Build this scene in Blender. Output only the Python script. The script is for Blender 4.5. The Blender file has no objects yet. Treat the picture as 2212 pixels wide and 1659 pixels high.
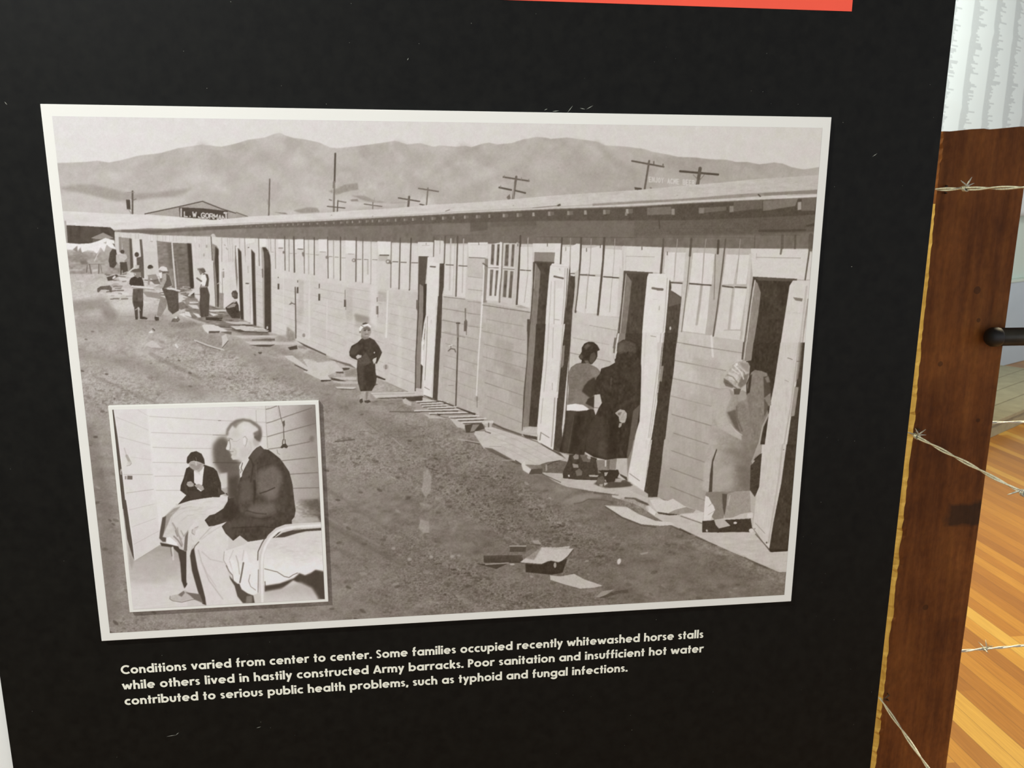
import bpy, bmesh, math, random
import numpy as np
from mathutils import Vector, Matrix
random.seed(7)
SC = bpy.context.scene
COL = SC.collection

# ---------------------------------------------------------------- camera, world, lights, exposure
CAM_LOC = np.array([0.36774191130760875, -0.9320888444622528, 1.5])
# rows: camera right, camera down, camera forward, each in (x, -z, y) of the world
CAM_R = np.array([[0.9924057045690061, -0.003637216622940531, -0.1229540084508526],
                  [-0.023110408637877333, 0.9762498161101915, -0.2154117117461516],
                  [0.12081732719889499, 0.21661732894681945, 0.9687518290297368]])
FOCAL_PX, FRAME_W, FRAME_H = 1783.0, 2212, 1659
# CAM_R maps (x, down, forward) of the world into the camera; its rows are the camera axes
right = Vector((CAM_R[0][0], CAM_R[0][2], -CAM_R[0][1]))
down = Vector((CAM_R[1][0], CAM_R[1][2], -CAM_R[1][1]))
fwd = Vector((CAM_R[2][0], CAM_R[2][2], -CAM_R[2][1]))
cam_data = bpy.data.cameras.new('camera')
cam_data.sensor_fit = 'HORIZONTAL'; cam_data.sensor_width = 36.0
cam_data.lens = 36.0*FOCAL_PX/FRAME_W
cam_data.dof.use_dof = True; cam_data.dof.focus_distance = 0.98; cam_data.dof.aperture_fstop = 18.0
cam_data.clip_start = 0.02; cam_data.clip_end = 60
cam = bpy.data.objects.new('camera', cam_data); COL.objects.link(cam)
M = Matrix.Identity(4)
for i in range(3):
    M[i][0] = right[i]; M[i][1] = -down[i]; M[i][2] = -fwd[i]; M[i][3] = CAM_LOC[i]
cam.matrix_world = M
SC.camera = cam

world = bpy.data.worlds.new('world'); SC.world = world; world.use_nodes = True
world.node_tree.nodes['Background'].inputs[0].default_value = (0.96, 1.0, 1.08, 1)
world.node_tree.nodes['Background'].inputs[1].default_value = 1.0

def aim(o, target):
    d = Vector(target)-o.location
    o.rotation_euler = d.to_track_quat('-Z', 'Y').to_euler()
def lamp(name, kind, loc, target, power, size=0.2, color=(1, 1, 1), **k):
    d = bpy.data.lights.new(name, kind); d.energy = power; d.color = color
    if kind == 'AREA': d.shape = 'DISK'; d.size = size
    else: d.shadow_soft_size = size
    for a, v in k.items(): setattr(d, a, v)
    o = bpy.data.objects.new(name, d); COL.objects.link(o); o.location = loc; aim(o, target)
    return o
lamp('gallery_spotlight', 'AREA', (-1.0, -1.3, 3.1), (0.35, 0, 1.3), 60.0, 0.16, (0.98, 1.0, 1.0))
lamp('floor_spotlight', 'SPOT', (3.2, 1.6, 2.9), (3.0, 2.0, 0.0), 420, 0.15, (1.0, 0.84, 0.56), spot_size=2.2, spot_blend=0.6)
lamp('wall_spotlight', 'SPOT', (4.4, 3.4, 2.9), (5.4, 5.9, 1.8), 150, 0.15, (0.93, 1.0, 0.96), spot_size=2.2, spot_blend=0.6)
lamp('post_spotlight', 'SPOT', (-0.9, 1.3, 2.9), (1.29, 0.55, 0.9), 260, 0.08, (1.0, 0.9, 0.6), spot_size=1.3, spot_blend=0.5)
SC.view_settings.view_transform = 'Standard'
SC.view_settings.look = 'None'
SC.view_settings.gamma = 1.0
SC.view_settings.use_curve_mapping = False
SC.view_settings.exposure = 0.0

# ---------------------------------------------------------------- helpers
def node_mat(name, rough=0.6, spec=0.5, metallic=0.0):
    m = bpy.data.materials.new(name); m.use_nodes = True
    b = m.node_tree.nodes['Principled BSDF']
    b.inputs['Roughness'].default_value = rough
    b.inputs['Specular IOR Level'].default_value = spec
    b.inputs['Metallic'].default_value = metallic
    return m, m.node_tree, b
def coords(t, scale, kind='Object'):
    tc = t.nodes.new('ShaderNodeTexCoord'); mp = t.nodes.new('ShaderNodeMapping')
    mp.inputs['Scale'].default_value = scale
    t.links.new(tc.outputs[kind], mp.inputs['Vector']); return mp.outputs['Vector']
def noise(t, vec, scale, detail=4, rough=0.55):
    n = t.nodes.new('ShaderNodeTexNoise'); n.inputs['Scale'].default_value = scale
    n.inputs['Detail'].default_value = detail; n.inputs['Roughness'].default_value = rough
    t.links.new(vec, n.inputs['Vector']); return n.outputs['Fac']
def ramp(t, fac, stops):
    r = t.nodes.new('ShaderNodeValToRGB'); e = r.color_ramp.elements
    while len(e) < len(stops): e.new(0.5)
    for i, (p, c) in enumerate(stops): e[i].position = p; e[i].color = (*c, 1)
    t.links.new(fac, r.inputs['Fac']); return r.outputs['Color']
def math_node(t, op, a, b=None, c=None):
    n = t.nodes.new('ShaderNodeMath'); n.operation = op
    for i, v in enumerate((a, b, c)):
        if v is None: continue
        if isinstance(v, (int, float)): n.inputs[i].default_value = v
        else: t.links.new(v, n.inputs[i])
    return n.outputs[0]
def mix(t, fac, a, b, mode='MIX'):
    n = t.nodes.new('ShaderNodeMix'); n.data_type = 'RGBA'; n.blend_type = mode
    for s, v in ((n.inputs[0], fac), (n.inputs[6], a), (n.inputs[7], b)):
        if isinstance(v, (int, float)): s.default_value = v
        elif isinstance(v, tuple): s.default_value = (*v, 1)
        else: t.links.new(v, s)
    return n.outputs[2]
def bump(t, b, h, dist=0.002, strength=0.5):
    n = t.nodes.new('ShaderNodeBump'); n.inputs['Distance'].default_value = dist; n.inputs['Strength'].default_value = strength
    t.links.new(h, n.inputs['Height']); t.links.new(n.outputs[0], b.inputs['Normal'])
def lin(c): c /= 255.; return c/12.92 if c <= .04045 else ((c+.055)/1.055)**2.4
def rgb(r, g, b): return (lin(r), lin(g), lin(b))

def simple(name, col, rough=0.6, var=0.12, scale=30, spec=0.5, metallic=0.0, bumpd=0.0):
    m, t, b = node_mat(name, rough, spec, metallic)
    f = noise(t, coords(t, (1, 1, 1)), scale)
    t.links.new(ramp(t, f, [(0.3, tuple(c*(1-var) for c in col)), (0.7, tuple(min(c*(1+var), 1) for c in col))]), b.inputs['Base Color'])
    if bumpd: bump(t, b, f, bumpd, 0.6)
    return m

def mesh_obj(name, bm, mat, parent=None, smooth=False):
    me = bpy.data.meshes.new(name); bm.to_mesh(me); bm.free()
    mats = mat if isinstance(mat, (list, tuple)) else [mat]
    for x in mats: me.materials.append(x)
    if smooth:
        for p in me.polygons: p.use_smooth = True
    o = bpy.data.objects.new(name, me); COL.objects.link(o)
    if parent: o.parent = parent
    return o
def thing(name, label, cat, loc=(0, 0, 0), rz=0.0, group=None):
    o = bpy.data.objects.new(name, None); COL.objects.link(o); o.empty_display_size = 0.1
    o.location = loc; o.rotation_euler = (0, 0, rz); tag(o, label, cat, group); return o
def tag(o, label, cat, group=None):
    o['label'] = label; o['category'] = cat
    if group: o['group'] = group
def box(bm, x0, x1, y0, y1, z0, z1, bevel=0.0, mi=0):
    r = bmesh.ops.create_cube(bm, size=1)
    bmesh.ops.scale(bm, vec=(x1-x0, y1-y0, z1-z0), verts=r['verts'])
    bmesh.ops.translate(bm, vec=((x0+x1)/2, (y0+y1)/2, (z0+z1)/2), verts=r['verts'])
    es = list({e for v in r['verts'] for e in v.link_edges})
    fs = {f for v in r['verts'] for f in v.link_faces}
    for f in fs: f.material_index = mi
    if bevel: bmesh.ops.bevel(bm, geom=es, offset=bevel, segments=2, affect='EDGES', profile=0.5)
    return bm
def tube(bm, pts, rad, sides=8, cap=True):
    """round tube along a list of points; rad is a number or a list"""
    pts = [Vector(p) for p in pts]; n = len(pts); rings = []
    up = Vector((0, 0, 1)); t0 = (pts[1]-pts[0]).normalized()
    if abs(t0.dot(up)) > .95: up = Vector((1, 0, 0))
    u = t0.cross(up).normalized()
    for i, p in enumerate(pts):
        t = (pts[min(i+1, n-1)]-pts[max(i-1, 0)]).normalized()
        u = (u-t*u.dot(t)).normalized(); v = t.cross(u)
        r = rad[i] if isinstance(rad, (list, tuple)) else rad
        rings.append([bm.verts.new(p+(u*math.cos(a)+v*math.sin(a))*r) for a in (2*math.pi*k/sides for k in range(sides))])
    for a, b in zip(rings[:-1], rings[1:]):
        for k in range(sides): bm.faces.new((a[k], a[(k+1) % sides], b[(k+1) % sides], b[k]))
    if cap:
        bm.faces.new(rings[0][::-1]); bm.faces.new(rings[-1])

# ---------------------------------------------------------------- materials of the room
def floor_material():
    m, t, b = node_mat('varnished_floorboards', 0.38, 0.5)
    tc = t.nodes.new('ShaderNodeTexCoord'); sp = t.nodes.new('ShaderNodeSeparateXYZ'); t.links.new(tc.outputs['Object'], sp.inputs[0])
    w = math_node(t, 'MULTIPLY', sp.outputs['X'], 1/0.057); row = math_node(t, 'FLOOR', w); fr = math_node(t, 'FRACT', w)
    off = t.nodes.new('ShaderNodeTexWhiteNoise'); off.noise_dimensions = '1D'; t.links.new(row, off.inputs['W'])
    ly = math_node(t, 'ADD', math_node(t, 'MULTIPLY', sp.outputs['Y'], 0.33), math_node(t, 'MULTIPLY', off.outputs['Value'], 5.0))
    cell = t.nodes.new('ShaderNodeCombineXYZ'); t.links.new(row, cell.inputs[0]); t.links.new(math_node(t, 'FLOOR', ly), cell.inputs[1])
    wn = t.nodes.new('ShaderNodeTexWhiteNoise'); wn.noise_dimensions = '3D'; t.links.new(cell.outputs[0], wn.inputs['Vector'])
    c = ramp(t, wn.outputs['Value'], [(0.0, rgb(160, 108, 42)), (0.35, rgb(176, 122, 46)), (0.7, rgb(186, 132, 50)), (0.88, rgb(202, 154, 66)), (1.0, rgb(216, 182, 92))])
    g = noise(t, coords(t, (70, 3, 1)), 2.2, 6)
    c = mix(t, 0.35, c, ramp(t, g, [(0.3, (0.35, 0.25, 0.16)), (0.7, (1, 1, 1))]), 'MULTIPLY')
    gap = math_node(t, 'LESS_THAN', fr, 0.03)
    c = mix(t, math_node(t, 'MULTIPLY', gap, 0.55), c, (0.06, 0.03, 0.015))
    t.links.new(c, b.inputs['Base Color']); return m
def post_material():
    m, t, b = node_mat('dark_stained_timber', 0.75, 0.25)
    v = coords(t, (26, 26, 2.2)); g = noise(t, v, 2.0, 7, 0.6); f = noise(t, coords(t, (1, 1, 1)), 7, 4); fi = noise(t, coords(t, (1, 1, .5)), 130, 3)
    c = ramp(t, g, [(0.25, rgb(100, 64, 30)), (0.5, rgb(136, 90, 44)), (0.75, rgb(156, 110, 54))])
    c = mix(t, 0.75, c, ramp(t, f, [(0.32, rgb(160, 120, 84)), (0.66, rgb(255, 226, 200))]), 'MULTIPLY')
    c = mix(t, 0.35, c, ramp(t, fi, [(0.35, (0.4, 0.36, 0.3)), (0.65, (1, 1, 1))]), 'MULTIPLY')
    # one dark smudge low on the front face, and small knots
    tc = t.nodes.new('ShaderNodeTexCoord'); sp = t.nodes.new('ShaderNodeSeparateXYZ'); t.links.new(tc.outputs['Object'], sp.inputs[0])
    wob = math_node(t, 'MULTIPLY', math_node(t, 'SUBTRACT', noise(t, coords(t, (1, 1, 1)), 22), 0.5), 0.035)
    dz = math_node(t, 'ABSOLUTE', math_node(t, 'SUBTRACT', math_node(t, 'ADD', sp.outputs['Z'], wob), 0.911))
    dx = math_node(t, 'ADD', math_node(t, 'SUBTRACT', sp.outputs['X'], 0.082), wob)
    s1 = math_node(t, 'MULTIPLY', math_node(t, 'SUBTRACT', 0.026, dz), 120); s2 = math_node(t, 'MULTIPLY', dx, 60)
    k = math_node(t, 'MULTIPLY', math_node(t, 'MINIMUM', math_node(t, 'MAXIMUM', s1, 0), 1), math_node(t, 'MINIMUM', math_node(t, 'MAXIMUM', s2, 0), 1))
    k = math_node(t, 'MULTIPLY', k, 0.8)
    c = mix(t, k, c, rgb(48, 36, 24))
    for x, z, r in ((0.095, 1.345, 0.007), (0.105, 1.29, 0.004), (0.04, 1.21, 0.005), (0.13, 1.1, 0.004), (0.07, 0.72, 0.006)):
        q = math_node(t, 'POWER', math_node(t, 'ADD', math_node(t, 'POWER', math_node(t, 'SUBTRACT', sp.outputs['X'], x), 2.0), math_node(t, 'POWER', math_node(t, 'SUBTRACT', sp.outputs['Z'], z), 2.0)), 0.5)
        q = math_node(t, 'MULTIPLY', math_node(t, 'LESS_THAN', q, r), 0.55); c = mix(t, q, c, rgb(46, 30, 16))
    t.links.new(c, b.inputs['Base Color']); bump(t, b, g, 0.003, 0.5); return m
def raw_wood_material():
    m, t, b = node_mat('raw_yellow_wood', 0.7, 0.3)
    g = noise(t, coords(t, (20, 20, 3)), 3.0, 6)
    t.links.new(ramp(t, g, [(0.3, rgb(176, 140, 66)), (0.6, rgb(206, 172, 92)), (0.8, rgb(196, 150, 96))]), b.inputs['Base Color']); return m
def banner_material():
    """white cloth printed with columns of tiny name lists, too small to read"""
    m, t, b = node_mat('name_banner_cloth', 0.8, 0.2)
    tc = t.nodes.new('ShaderNodeTexCoord'); sp = t.nodes.new('ShaderNodeSeparateXYZ'); t.links.new(tc.outputs['Object'], sp.inputs[0])
    w = math_node(t, 'MULTIPLY', math_node(t, 'ADD', sp.outputs['X'], 5.6454), 1/0.3435); colm = math_node(t, 'FLOOR', w); fr = math_node(t, 'FRACT', w)
    z = math_node(t, 'MULTIPLY', sp.outputs['Z'], 1/0.012); row = math_node(t, 'FLOOR', z)
    cell = t.nodes.new('ShaderNodeCombineXYZ'); t.links.new(colm, cell.inputs[0]); t.links.new(row, cell.inputs[1])
    wn = t.nodes.new('ShaderNodeTexWhiteNoise'); wn.noise_dimensions = '2D'; t.links.new(cell.outputs[0], wn.inputs['Vector'])
    cell2 = t.nodes.new('ShaderNodeCombineXYZ'); t.links.new(colm, cell2.inputs[0]); t.links.new(math_node(t, 'MULTIPLY', row, 0.11), cell2.inputs[1])
    slow = noise(t, cell2.outputs[0], 1.4, 3)
    ln = math_node(t, 'ADD', math_node(t, 'ADD', 0.26, math_node(t, 'MULTIPLY', math_node(t, 'POWER', wn.outputs['Value'], 2.5), 0.34)), math_node(t, 'MULTIPLY', math_node(t, 'SUBTRACT', slow, 0.5), 0.55))
    ink = math_node(t, 'LESS_THAN', fr, ln)
    fine = noise(t, coords(t, (160, 1, 60)), 1.0, 2)
    k = math_node(t, 'MULTIPLY', ink, math_node(t, 'ADD', 0.3, math_node(t, 'MULTIPLY', fine, 0.45)))
    c = mix(t, k, rgb(222, 228, 226), rgb(172, 176, 176))
    t.links.new(c, b.inputs['Base Color']); return m

M_FLOOR = floor_material(); M_POST = post_material(); M_RAW = raw_wood_material(); M_BANNER = banner_material()
M_WALL = simple('pale_green_wall_paint', rgb(206, 220, 206), 0.7, 0.03, 6)
M_PLINTH = simple('pale_blue_panel_paint', rgb(184, 196, 202), 0.5, 0.05, 2.5)
M_CEIL = simple('ceiling_paint', rgb(120, 118, 112), 0.8, 0.04, 4)
M_WIRE = simple('galvanised_wire', (0.66, 0.68, 0.61), 0.36, 0.25, 260, 0.5, 0.55)
M_BARB = simple('galvanised_barb', (0.52, 0.53, 0.46), 0.4, 0.3, 200, 0.5, 0.6)
M_RAIL = simple('black_rail_metal', rgb(70, 68, 62), 0.28, 0.2, 40, 0.5, 0.35)
M_CAP = simple('black_rubber_cap', rgb(26, 26, 24), 0.55, 0.2, 40)
M_PLAT = simple('weathered_grey_green_boards', rgb(150, 144, 118), 0.75, 0.14, 9)
M_PANEL = simple('black_panel_laminate', (0.0052, 0.0052, 0.0040), 0.5, 0.35, 90, 0.14)
M_WHITE = simple('white_mount_board', rgb(232, 232, 224), 0.55, 0.01, 5, 0.3)
M_UPR = simple('white_lacquered_upright', rgb(240, 242, 236), 0.5, 0.02, 5, 0.3)
M_RED = simple('red_header_vinyl', rgb(246, 90, 66), 0.5, 0.03, 14, 0.3)
M_TEXT = simple('cream_caption_ink', rgb(240, 240, 222), 0.55, 0.02, 60, 0.3)
M_DUST = simple('pale_dust', rgb(150, 152, 140), 0.8, 0.1, 200)
M_STEEL = simple('dull_staple_steel', (0.06, 0.05, 0.04), 0.5, 0.3, 100, 0.5, 0.6)

# ---------------------------------------------------------------- the room
def struct(name, bm, mat):
    o = mesh_obj(name, bm, mat); o['kind'] = 'structure'; return o
bm = bmesh.new(); box(bm, -3.2, 9.5, -4.0, 9.2, -0.05, 0.0); struct('floor', bm, M_FLOOR)
bm = bmesh.new(); box(bm, -3.2, 9.5, -4.0, 9.2, 3.6, 3.65); struct('ceiling', bm, M_CEIL)
WA = math.radians(29.9)                       # the back wall stands askew to the floorboards
W0 = Vector((5.9832, 6.1616, 0))
def wall_local(bm, o):
    o.location = W0; o.rotation_euler = (0, 0, WA); return o
bm = bmesh.new(); box(bm, -9.0, 3.6, 0, 0.12, 0, 3.6); wall_local(None, struct('wall_back', bm, M_WALL))
bm = bmesh.new(); box(bm, -9.0, 3.6, -0.045, -0.002, 0.001, 0.785, 0.004); wall_local(None, struct('trim_1', bm, M_PLINTH))
bm = bmesh.new(); box(bm, -9.0, 3.6, -0.055, -0.002, 0.785, 0.812, 0.004); wall_local(None, struct('trim_2', bm, M_WALL))
bm = bmesh.new(); box(bm, -3.3, -3.2, -4.0, 9.2, 0, 3.6); struct('wall_left', bm, M_WALL)

# banner with name lists, hung a little off the back wall
bm = bmesh.new(); nx, nz = 60, 40
X0, X1, Z0, Z1 = -3.4, 1.2, 1.384, 3.5
vs = [[None]*(nz+1) for _ in range(nx+1)]
for i in range(nx+1):
    for j in range(nz+1):
        x = X0+(X1-X0)*i/nx; z = Z0+(Z1-Z0)*j/nz
        d = 0.012*math.sin(x*3.1+z*1.7)+0.010*math.exp(-((z-2.18-0.10*math.cos(x*4.3+1.2))/0.045)**2)+0.008*math.exp(-((z-2.80-0.03*math.sin(x*5))/0.02)**2)
        vs[i][j] = bm.verts.new((x, -0.055-d, z))
for i in range(nx):
    for j in range(nz): bm.faces.new((vs[i][j], vs[i+1][j], vs[i+1][j+1], vs[i][j+1]))
banner_thing = thing('name_banner', 'white cloth banner printed with columns of tiny grey name lists on the back wall', 'banner', W0, WA)
bn = mesh_obj('cloth', bm, M_BANNER, banner_thing, True)
sd = bn.modifiers.new('thickness', 'SOLIDIFY'); sd.thickness = 0.002; sd.offset = -1
bm = bmesh.new(); tube(bm, [(X0-0.03, -0.05, 3.505), (X1+0.03, -0.05, 3.505)], 0.012, 10); mesh_obj('hanging_rod', bm, M_UPR, banner_thing, True)
bm = bmesh.new()
for x in (X0, (X0+X1)/2, X1): box(bm, x-0.015, x+0.015, -0.05, -0.002, 3.495, 3.515)
bm.free()
for x in (X0, (X0+X1)/2, X1):
    bm = bmesh.new(); box(bm, x-0.015, x+0.015, -0.05, -0.002, 3.495, 3.515); mesh_obj('bracket', bm, M_UPR, banner_thing)

# low platform of weathered boards on the floor
pl = thing('low_platform', 'low weathered grey-green wooden platform on the floor behind the timber post', 'platform', (4.2876, 3.9205, 0), math.radians(33.1))
bm = bmesh.new()
for k in range(5):
    y0 = 0.006+k*0.176; box(bm, -0.62, 1.9, y0, y0+0.168, 0.089, 0.115, 0.003)
mesh_obj('deck', bm, M_PLAT, pl)
bm = bmesh.new(); box(bm, -0.60, 1.88, 0.02, 0.06, 0.0, 0.089, 0.003); mesh_obj('runner', bm, M_PLAT, pl)
bm = bmesh.new(); box(bm, -0.60, 1.88, 0.42, 0.46, 0.0, 0.089, 0.003); mesh_obj('runner', bm, M_PLAT, pl)
bm = bmesh.new(); box(bm, -0.60, 1.88, 0.82, 0.86, 0.0, 0.089, 0.003); mesh_obj('runner', bm, M_PLAT, pl)
bm = bmesh.new(); box(bm, -0.62, -0.602, 0.0, 0.88, 0.0, 0.088, 0.003); mesh_obj('end_board', bm, M_PLAT, pl)

# ---------------------------------------------------------------- timber fence post
PX0, PX1, PY0, PY1, PZ = 1.2940, 1.4560, 0.45, 0.612, 1.626
post = thing('timber_post', 'dark brown rough timber fence post with a pale raw left edge and sloping top', 'post', (PX0, PY0, 0))
bm = bmesh.new(); W, D = PX1-PX0, PY1-PY0; nz, nw, nd = 190, 14, 8
rnd = random.Random(3)
loop = [(W*i/nw, 0) for i in range(nw)]+[(W, D*i/nd) for i in range(nd)]+[(W-W*i/nw, D) for i in range(nw)]+[(0, D-D*i/nd) for i in range(nd)]
chip = [0.0]*(nz+1); v = 0.0
for j in range(nz+1):
    v = v*0.72+rnd.gauss(0, 0.0013); chip[j] = max(-0.0008, min(0.0055, abs(v)*1.6))
prev = None
for j in range(nz+1):
    z = PZ*j/nz; ring = []
    for k, (x, y) in enumerate(loop):
        dx = dy = 0.0
        if k == 0: dx = chip[j]; dy = chip[j]*0.5
        elif k in (nw, nw+nd, 2*nw+nd): dx = -0.002 if k != 2*nw+nd else 0.002
        r = math.sin(z*31+k*1.7)*0.0006+rnd.uniform(-.0004, .0004)
        if x < 0.001: dx -= 0.006*min(max((z-1.05)/0.5, 0), 1)
        zz = z
        if j == nz: zz = z-0.006+0.0095*(x/W)-0.0014*math.sin(x*80)+rnd.uniform(-.0008, .0008)
        ring.append(bm.verts.new((x+dx+(r if k > 0 else 0), y+dy+r, zz)))
    if prev:
        for k in range(len(loop)):
            f = bm.faces.new((prev[k], prev[(k+1) % len(loop)], ring[(k+1) % len(loop)], ring[k]))
            if k >= 2*nw+nd and z < 1.5: f.material_index = 1
    prev = ring
bm.faces.new(prev)
mesh_obj('shaft', bm, [M_POST, M_RAW], post)

# ---------------------------------------------------------------- barbed wire
def wire_part(name, parent, a, b, phase, twist, amp, rad, mat, slack=0.0):
    a, b = Vector(a), Vector(b); d = b-a; L = d.length; t = d.normalized()
    u = t.cross(Vector((0, 0, 1))).normalized(); v = u.cross(t)
    n = max(int(L/0.0045), 12); pts = []
    for i in range(n+1):
        s = i/n; k = s*L*twist*2*math.pi+phase
        w = amp*(0.75+0.25*math.sin(s*L*9+phase*.3))
        pts.append(a+d*s+(u*math.cos(k)+v*math.sin(k))*w-Vector((0, 0, 1))*slack*4*s*(1-s))
    bm = bmesh.new(); tube(bm, pts, rad, 7); return mesh_obj(name, bm, mat, parent, True)
def barb(parent, a, b, s, rot, ln=0.017, rad=0.0013, coil=0.0038, slack=0.0):
    a, b = Vector(a), Vector(b); d = b-a; t = d.normalized(); p = a+d*s-Vector((0, 0, 1))*slack*4*s*(1-s)
    u = t.cross(Vector((0, 0, 1))).normalized(); v = u.cross(t); bm = bmesh.new()
    for q in (0, 1):
        pts = []; turns = 2.1; n = 30; sg = 1 if q == 0 else -1
        for i in range(n+1):
            k = i/n*turns*2*math.pi*sg+rot+q*1.4
            pts.append(p+t*((i/n-.5)*0.008+(q-.5)*0.003)+(u*math.cos(k)+v*math.sin(k))*coil)
        e0 = (pts[0]-p-t*(pts[0]-p).dot(t)).normalized(); e1 = (pts[-1]-p-t*(pts[-1]-p).dot(t)).normalized()
        tan0 = (pts[0]-pts[1]).normalized(); tan1 = (pts[-1]-pts[-2]).normalized()
        pts = [pts[0]+(tan0*.8+e0*.6).normalized()*ln, pts[0]+(tan0*.8+e0*.6).normalized()*ln*.5]+pts+[pts[-1]+(tan1*.8+e1*.6).normalized()*ln*.5, pts[-1]+(tan1*.8+e1*.6).normalized()*ln]
        tube(bm, pts, [rad*.35, rad]+[rad]*(len(pts)-4)+[rad, rad*.35], 6)
    return mesh_obj('barb', bm, M_BARB, parent, True)
def barbed(label, a, b, barbs, twist=22, amp=0.0020, rad=0.00155, slack=0.0):
    a, b = Vector(a), Vector(b); root = thing('barbed_wire', label, 'wire', a, 0, 'barbed wire strands on the timber post')
    o = Vector((0, 0, 0)); e = b-a
    wire_part('strand', root, o, e, 0.3, twist, amp, rad, M_WIRE, slack)
    wire_part('strand', root, o, e, 0.3+math.pi, twist, amp, rad, M_WIRE, slack)
    for s, r in barbs: barb(root, o, e, s, r, slack=slack)
    return root
XW = PX0-0.004
# ---------------------------------------------------------------- print painter
# The two mounted photographs are flat prints.  Their tones are painted here as
# plain pigment values (0-255 grey) in the frame the prints were traced in, and
# rectified onto the flat sheets further down.
class Art:
    def __init__(s, x0, y0, x1, y1, ss=2, seed=1):
        s.x0, s.y0, s.ss = x0, y0, ss
        s.w, s.h = int((x1-x0)*ss), int((y1-y0)*ss)
        s.a = np.full((s.h, s.w), 128., np.float32)
        s.rng = np.random.default_rng(seed)
        s.F(0, 0, 1.)
    def F(s, ox, oy, sc):
        s.ox, s.oy, s.sc = ox, oy, sc
    def T(s, pts):
        p = np.asarray(pts, float).reshape(-1, 2)/s.sc
        return (p+[s.ox-s.x0, s.oy-s.y0])*s.ss
    def mask(s, P, pad=0):
        xa = max(int(P[:, 0].min())-pad-1, 0); xb = min(int(P[:, 0].max())+pad+2, s.w)
        ya = max(int(P[:, 1].min())-pad-1, 0); yb = min(int(P[:, 1].max())+pad+2, s.h)
        if xb <= xa or yb <= ya: return None
        m = np.zeros((yb-ya, xb-xa), np.float32)
        Q = np.roll(P, -1, 0)
        for y in range(ya, yb):
            c = y+.5
            k = (P[:, 1] <= c) != (Q[:, 1] <= c)
            if not k.any(): continue
            xs = np.sort(P[k, 0]+(c-P[k, 1])*(Q[k, 0]-P[k, 0])/(Q[k, 1]-P[k, 1]))
            for i in range(0, len(xs)-1, 2):
                u, v = xs[i]-xa, xs[i+1]-xa
                u = max(u, 0.); v = min(v, xb-xa)
                if v <= u: continue
                iu, iv = int(u), int(v)
                if iu == iv: m[y-ya, iu] += v-u; continue
                m[y-ya, iu] += 1-(u-iu); m[y-ya, iu+1:iv] = 1
                if iv < xb-xa: m[y-ya, iv] += v-iv
        return m, xa, ya
    def put(s, m, xa, ya, L, a, g=None, tex=0, ta=(3, 3)):
        h, w = m.shape
        if g is not None:
            (p, La), (q, Lb) = g
            p, q = s.T([p])[0], s.T([q])[0]; d = q-p
            yy, xx = np.mgrid[ya:ya+h, xa:xa+w]
            t = np.clip(((xx-p[0])*d[0]+(yy-p[1])*d[1])/(d@d), 0, 1)
            L = La+(Lb-La)*t
        if tex:
            L = L+tex*(s.noise(h, w, ta[0]*.6, ta[1]*.6)+.5*s.noise(h, w, ta[0]*1.9, ta[1]*1.9))
        r = s.a[ya:ya+h, xa:xa+w]
        m = np.clip(m, 0, 1)*a
        r += (L-r)*m
    def noise(s, h, w, cx, cy):
        cx, cy = cx*s.ss, cy*s.ss
        gh, gw = int(h/cy)+3, int(w/cx)+3
        g = s.rng.standard_normal((gh, gw)).astype(np.float32)
        y = np.arange(h)/cy; x = np.arange(w)/cx
        iy, ix = y.astype(int), x.astype(int)
        fy, fx = (y-iy)[:, None].astype(np.float32), (x-ix)[None].astype(np.float32)
        fy, fx = fy*fy*(3-2*fy), fx*fx*(3-2*fx)
        A, B = g[iy][:, ix], g[iy][:, ix+1]; C, D = g[iy+1][:, ix], g[iy+1][:, ix+1]
        return (A*(1-fx)+B*fx)*(1-fy)+(C*(1-fx)+D*fx)*fy
    def P(s, pts, L, a=1., soft=0, g=None, tex=0, ta=(3, 3)):
        Q = s.T(pts); pad = int(soft*s.ss*2.2)+1
        r = s.mask(Q, pad)
        if r is None: return
        m, xa, ya = r
        if soft: m = boxblur(m, soft*s.ss)
        s.put(m, xa, ya, L, a, g, tex, ta)
    def R(s, x0, y0, x1, y1, L, **k):
        s.P([(x0, y0), (x1, y0), (x1, y1), (x0, y1)], L, **k)
    def L(s, pts, w, L, a=1., soft=0.):
        Q = s.T(pts); hw = w/s.sc*s.ss/2
        pad = int(hw+soft*s.ss+2)
        xa = max(int(Q[:, 0].min())-pad, 0); xb = min(int(Q[:, 0].max())+pad+1, s.w)
        ya = max(int(Q[:, 1].min())-pad, 0); yb = min(int(Q[:, 1].max())+pad+1, s.h)
        if xb <= xa or yb <= ya: return
        best = None
        yy, xx = np.mgrid[ya:yb, xa:xb].astype(np.float32)
        for p, q in zip(Q[:-1], Q[1:]):
            d = q-p; n = d@d+1e-9
            t = np.clip(((xx-p[0])*d[0]+(yy-p[1])*d[1])/n, 0, 1)
            D = np.hypot(xx-p[0]-t*d[0], yy-p[1]-t*d[1])
            best = D if best is None else np.minimum(best, D)
        e = .5+soft*s.ss
        m = np.clip((hw-best)/(2*e)+.5, 0, 1)
        if hw < .5: m = m*hw*2
        s.put(m, xa, ya, L, a)
    def E(s, cx, cy, rx, ry, L, a=1., soft=0, rot=0., tex=0, **k):
        t = np.linspace(0, 2*math.pi, 25)[:-1]; c, n = math.cos(math.radians(rot)), math.sin(math.radians(rot))
        x, y = rx*np.cos(t), ry*np.sin(t)
        s.P(np.stack([cx+x*c-y*n, cy+x*n+y*c], 1), L, a, soft, tex=tex, **k)
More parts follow.
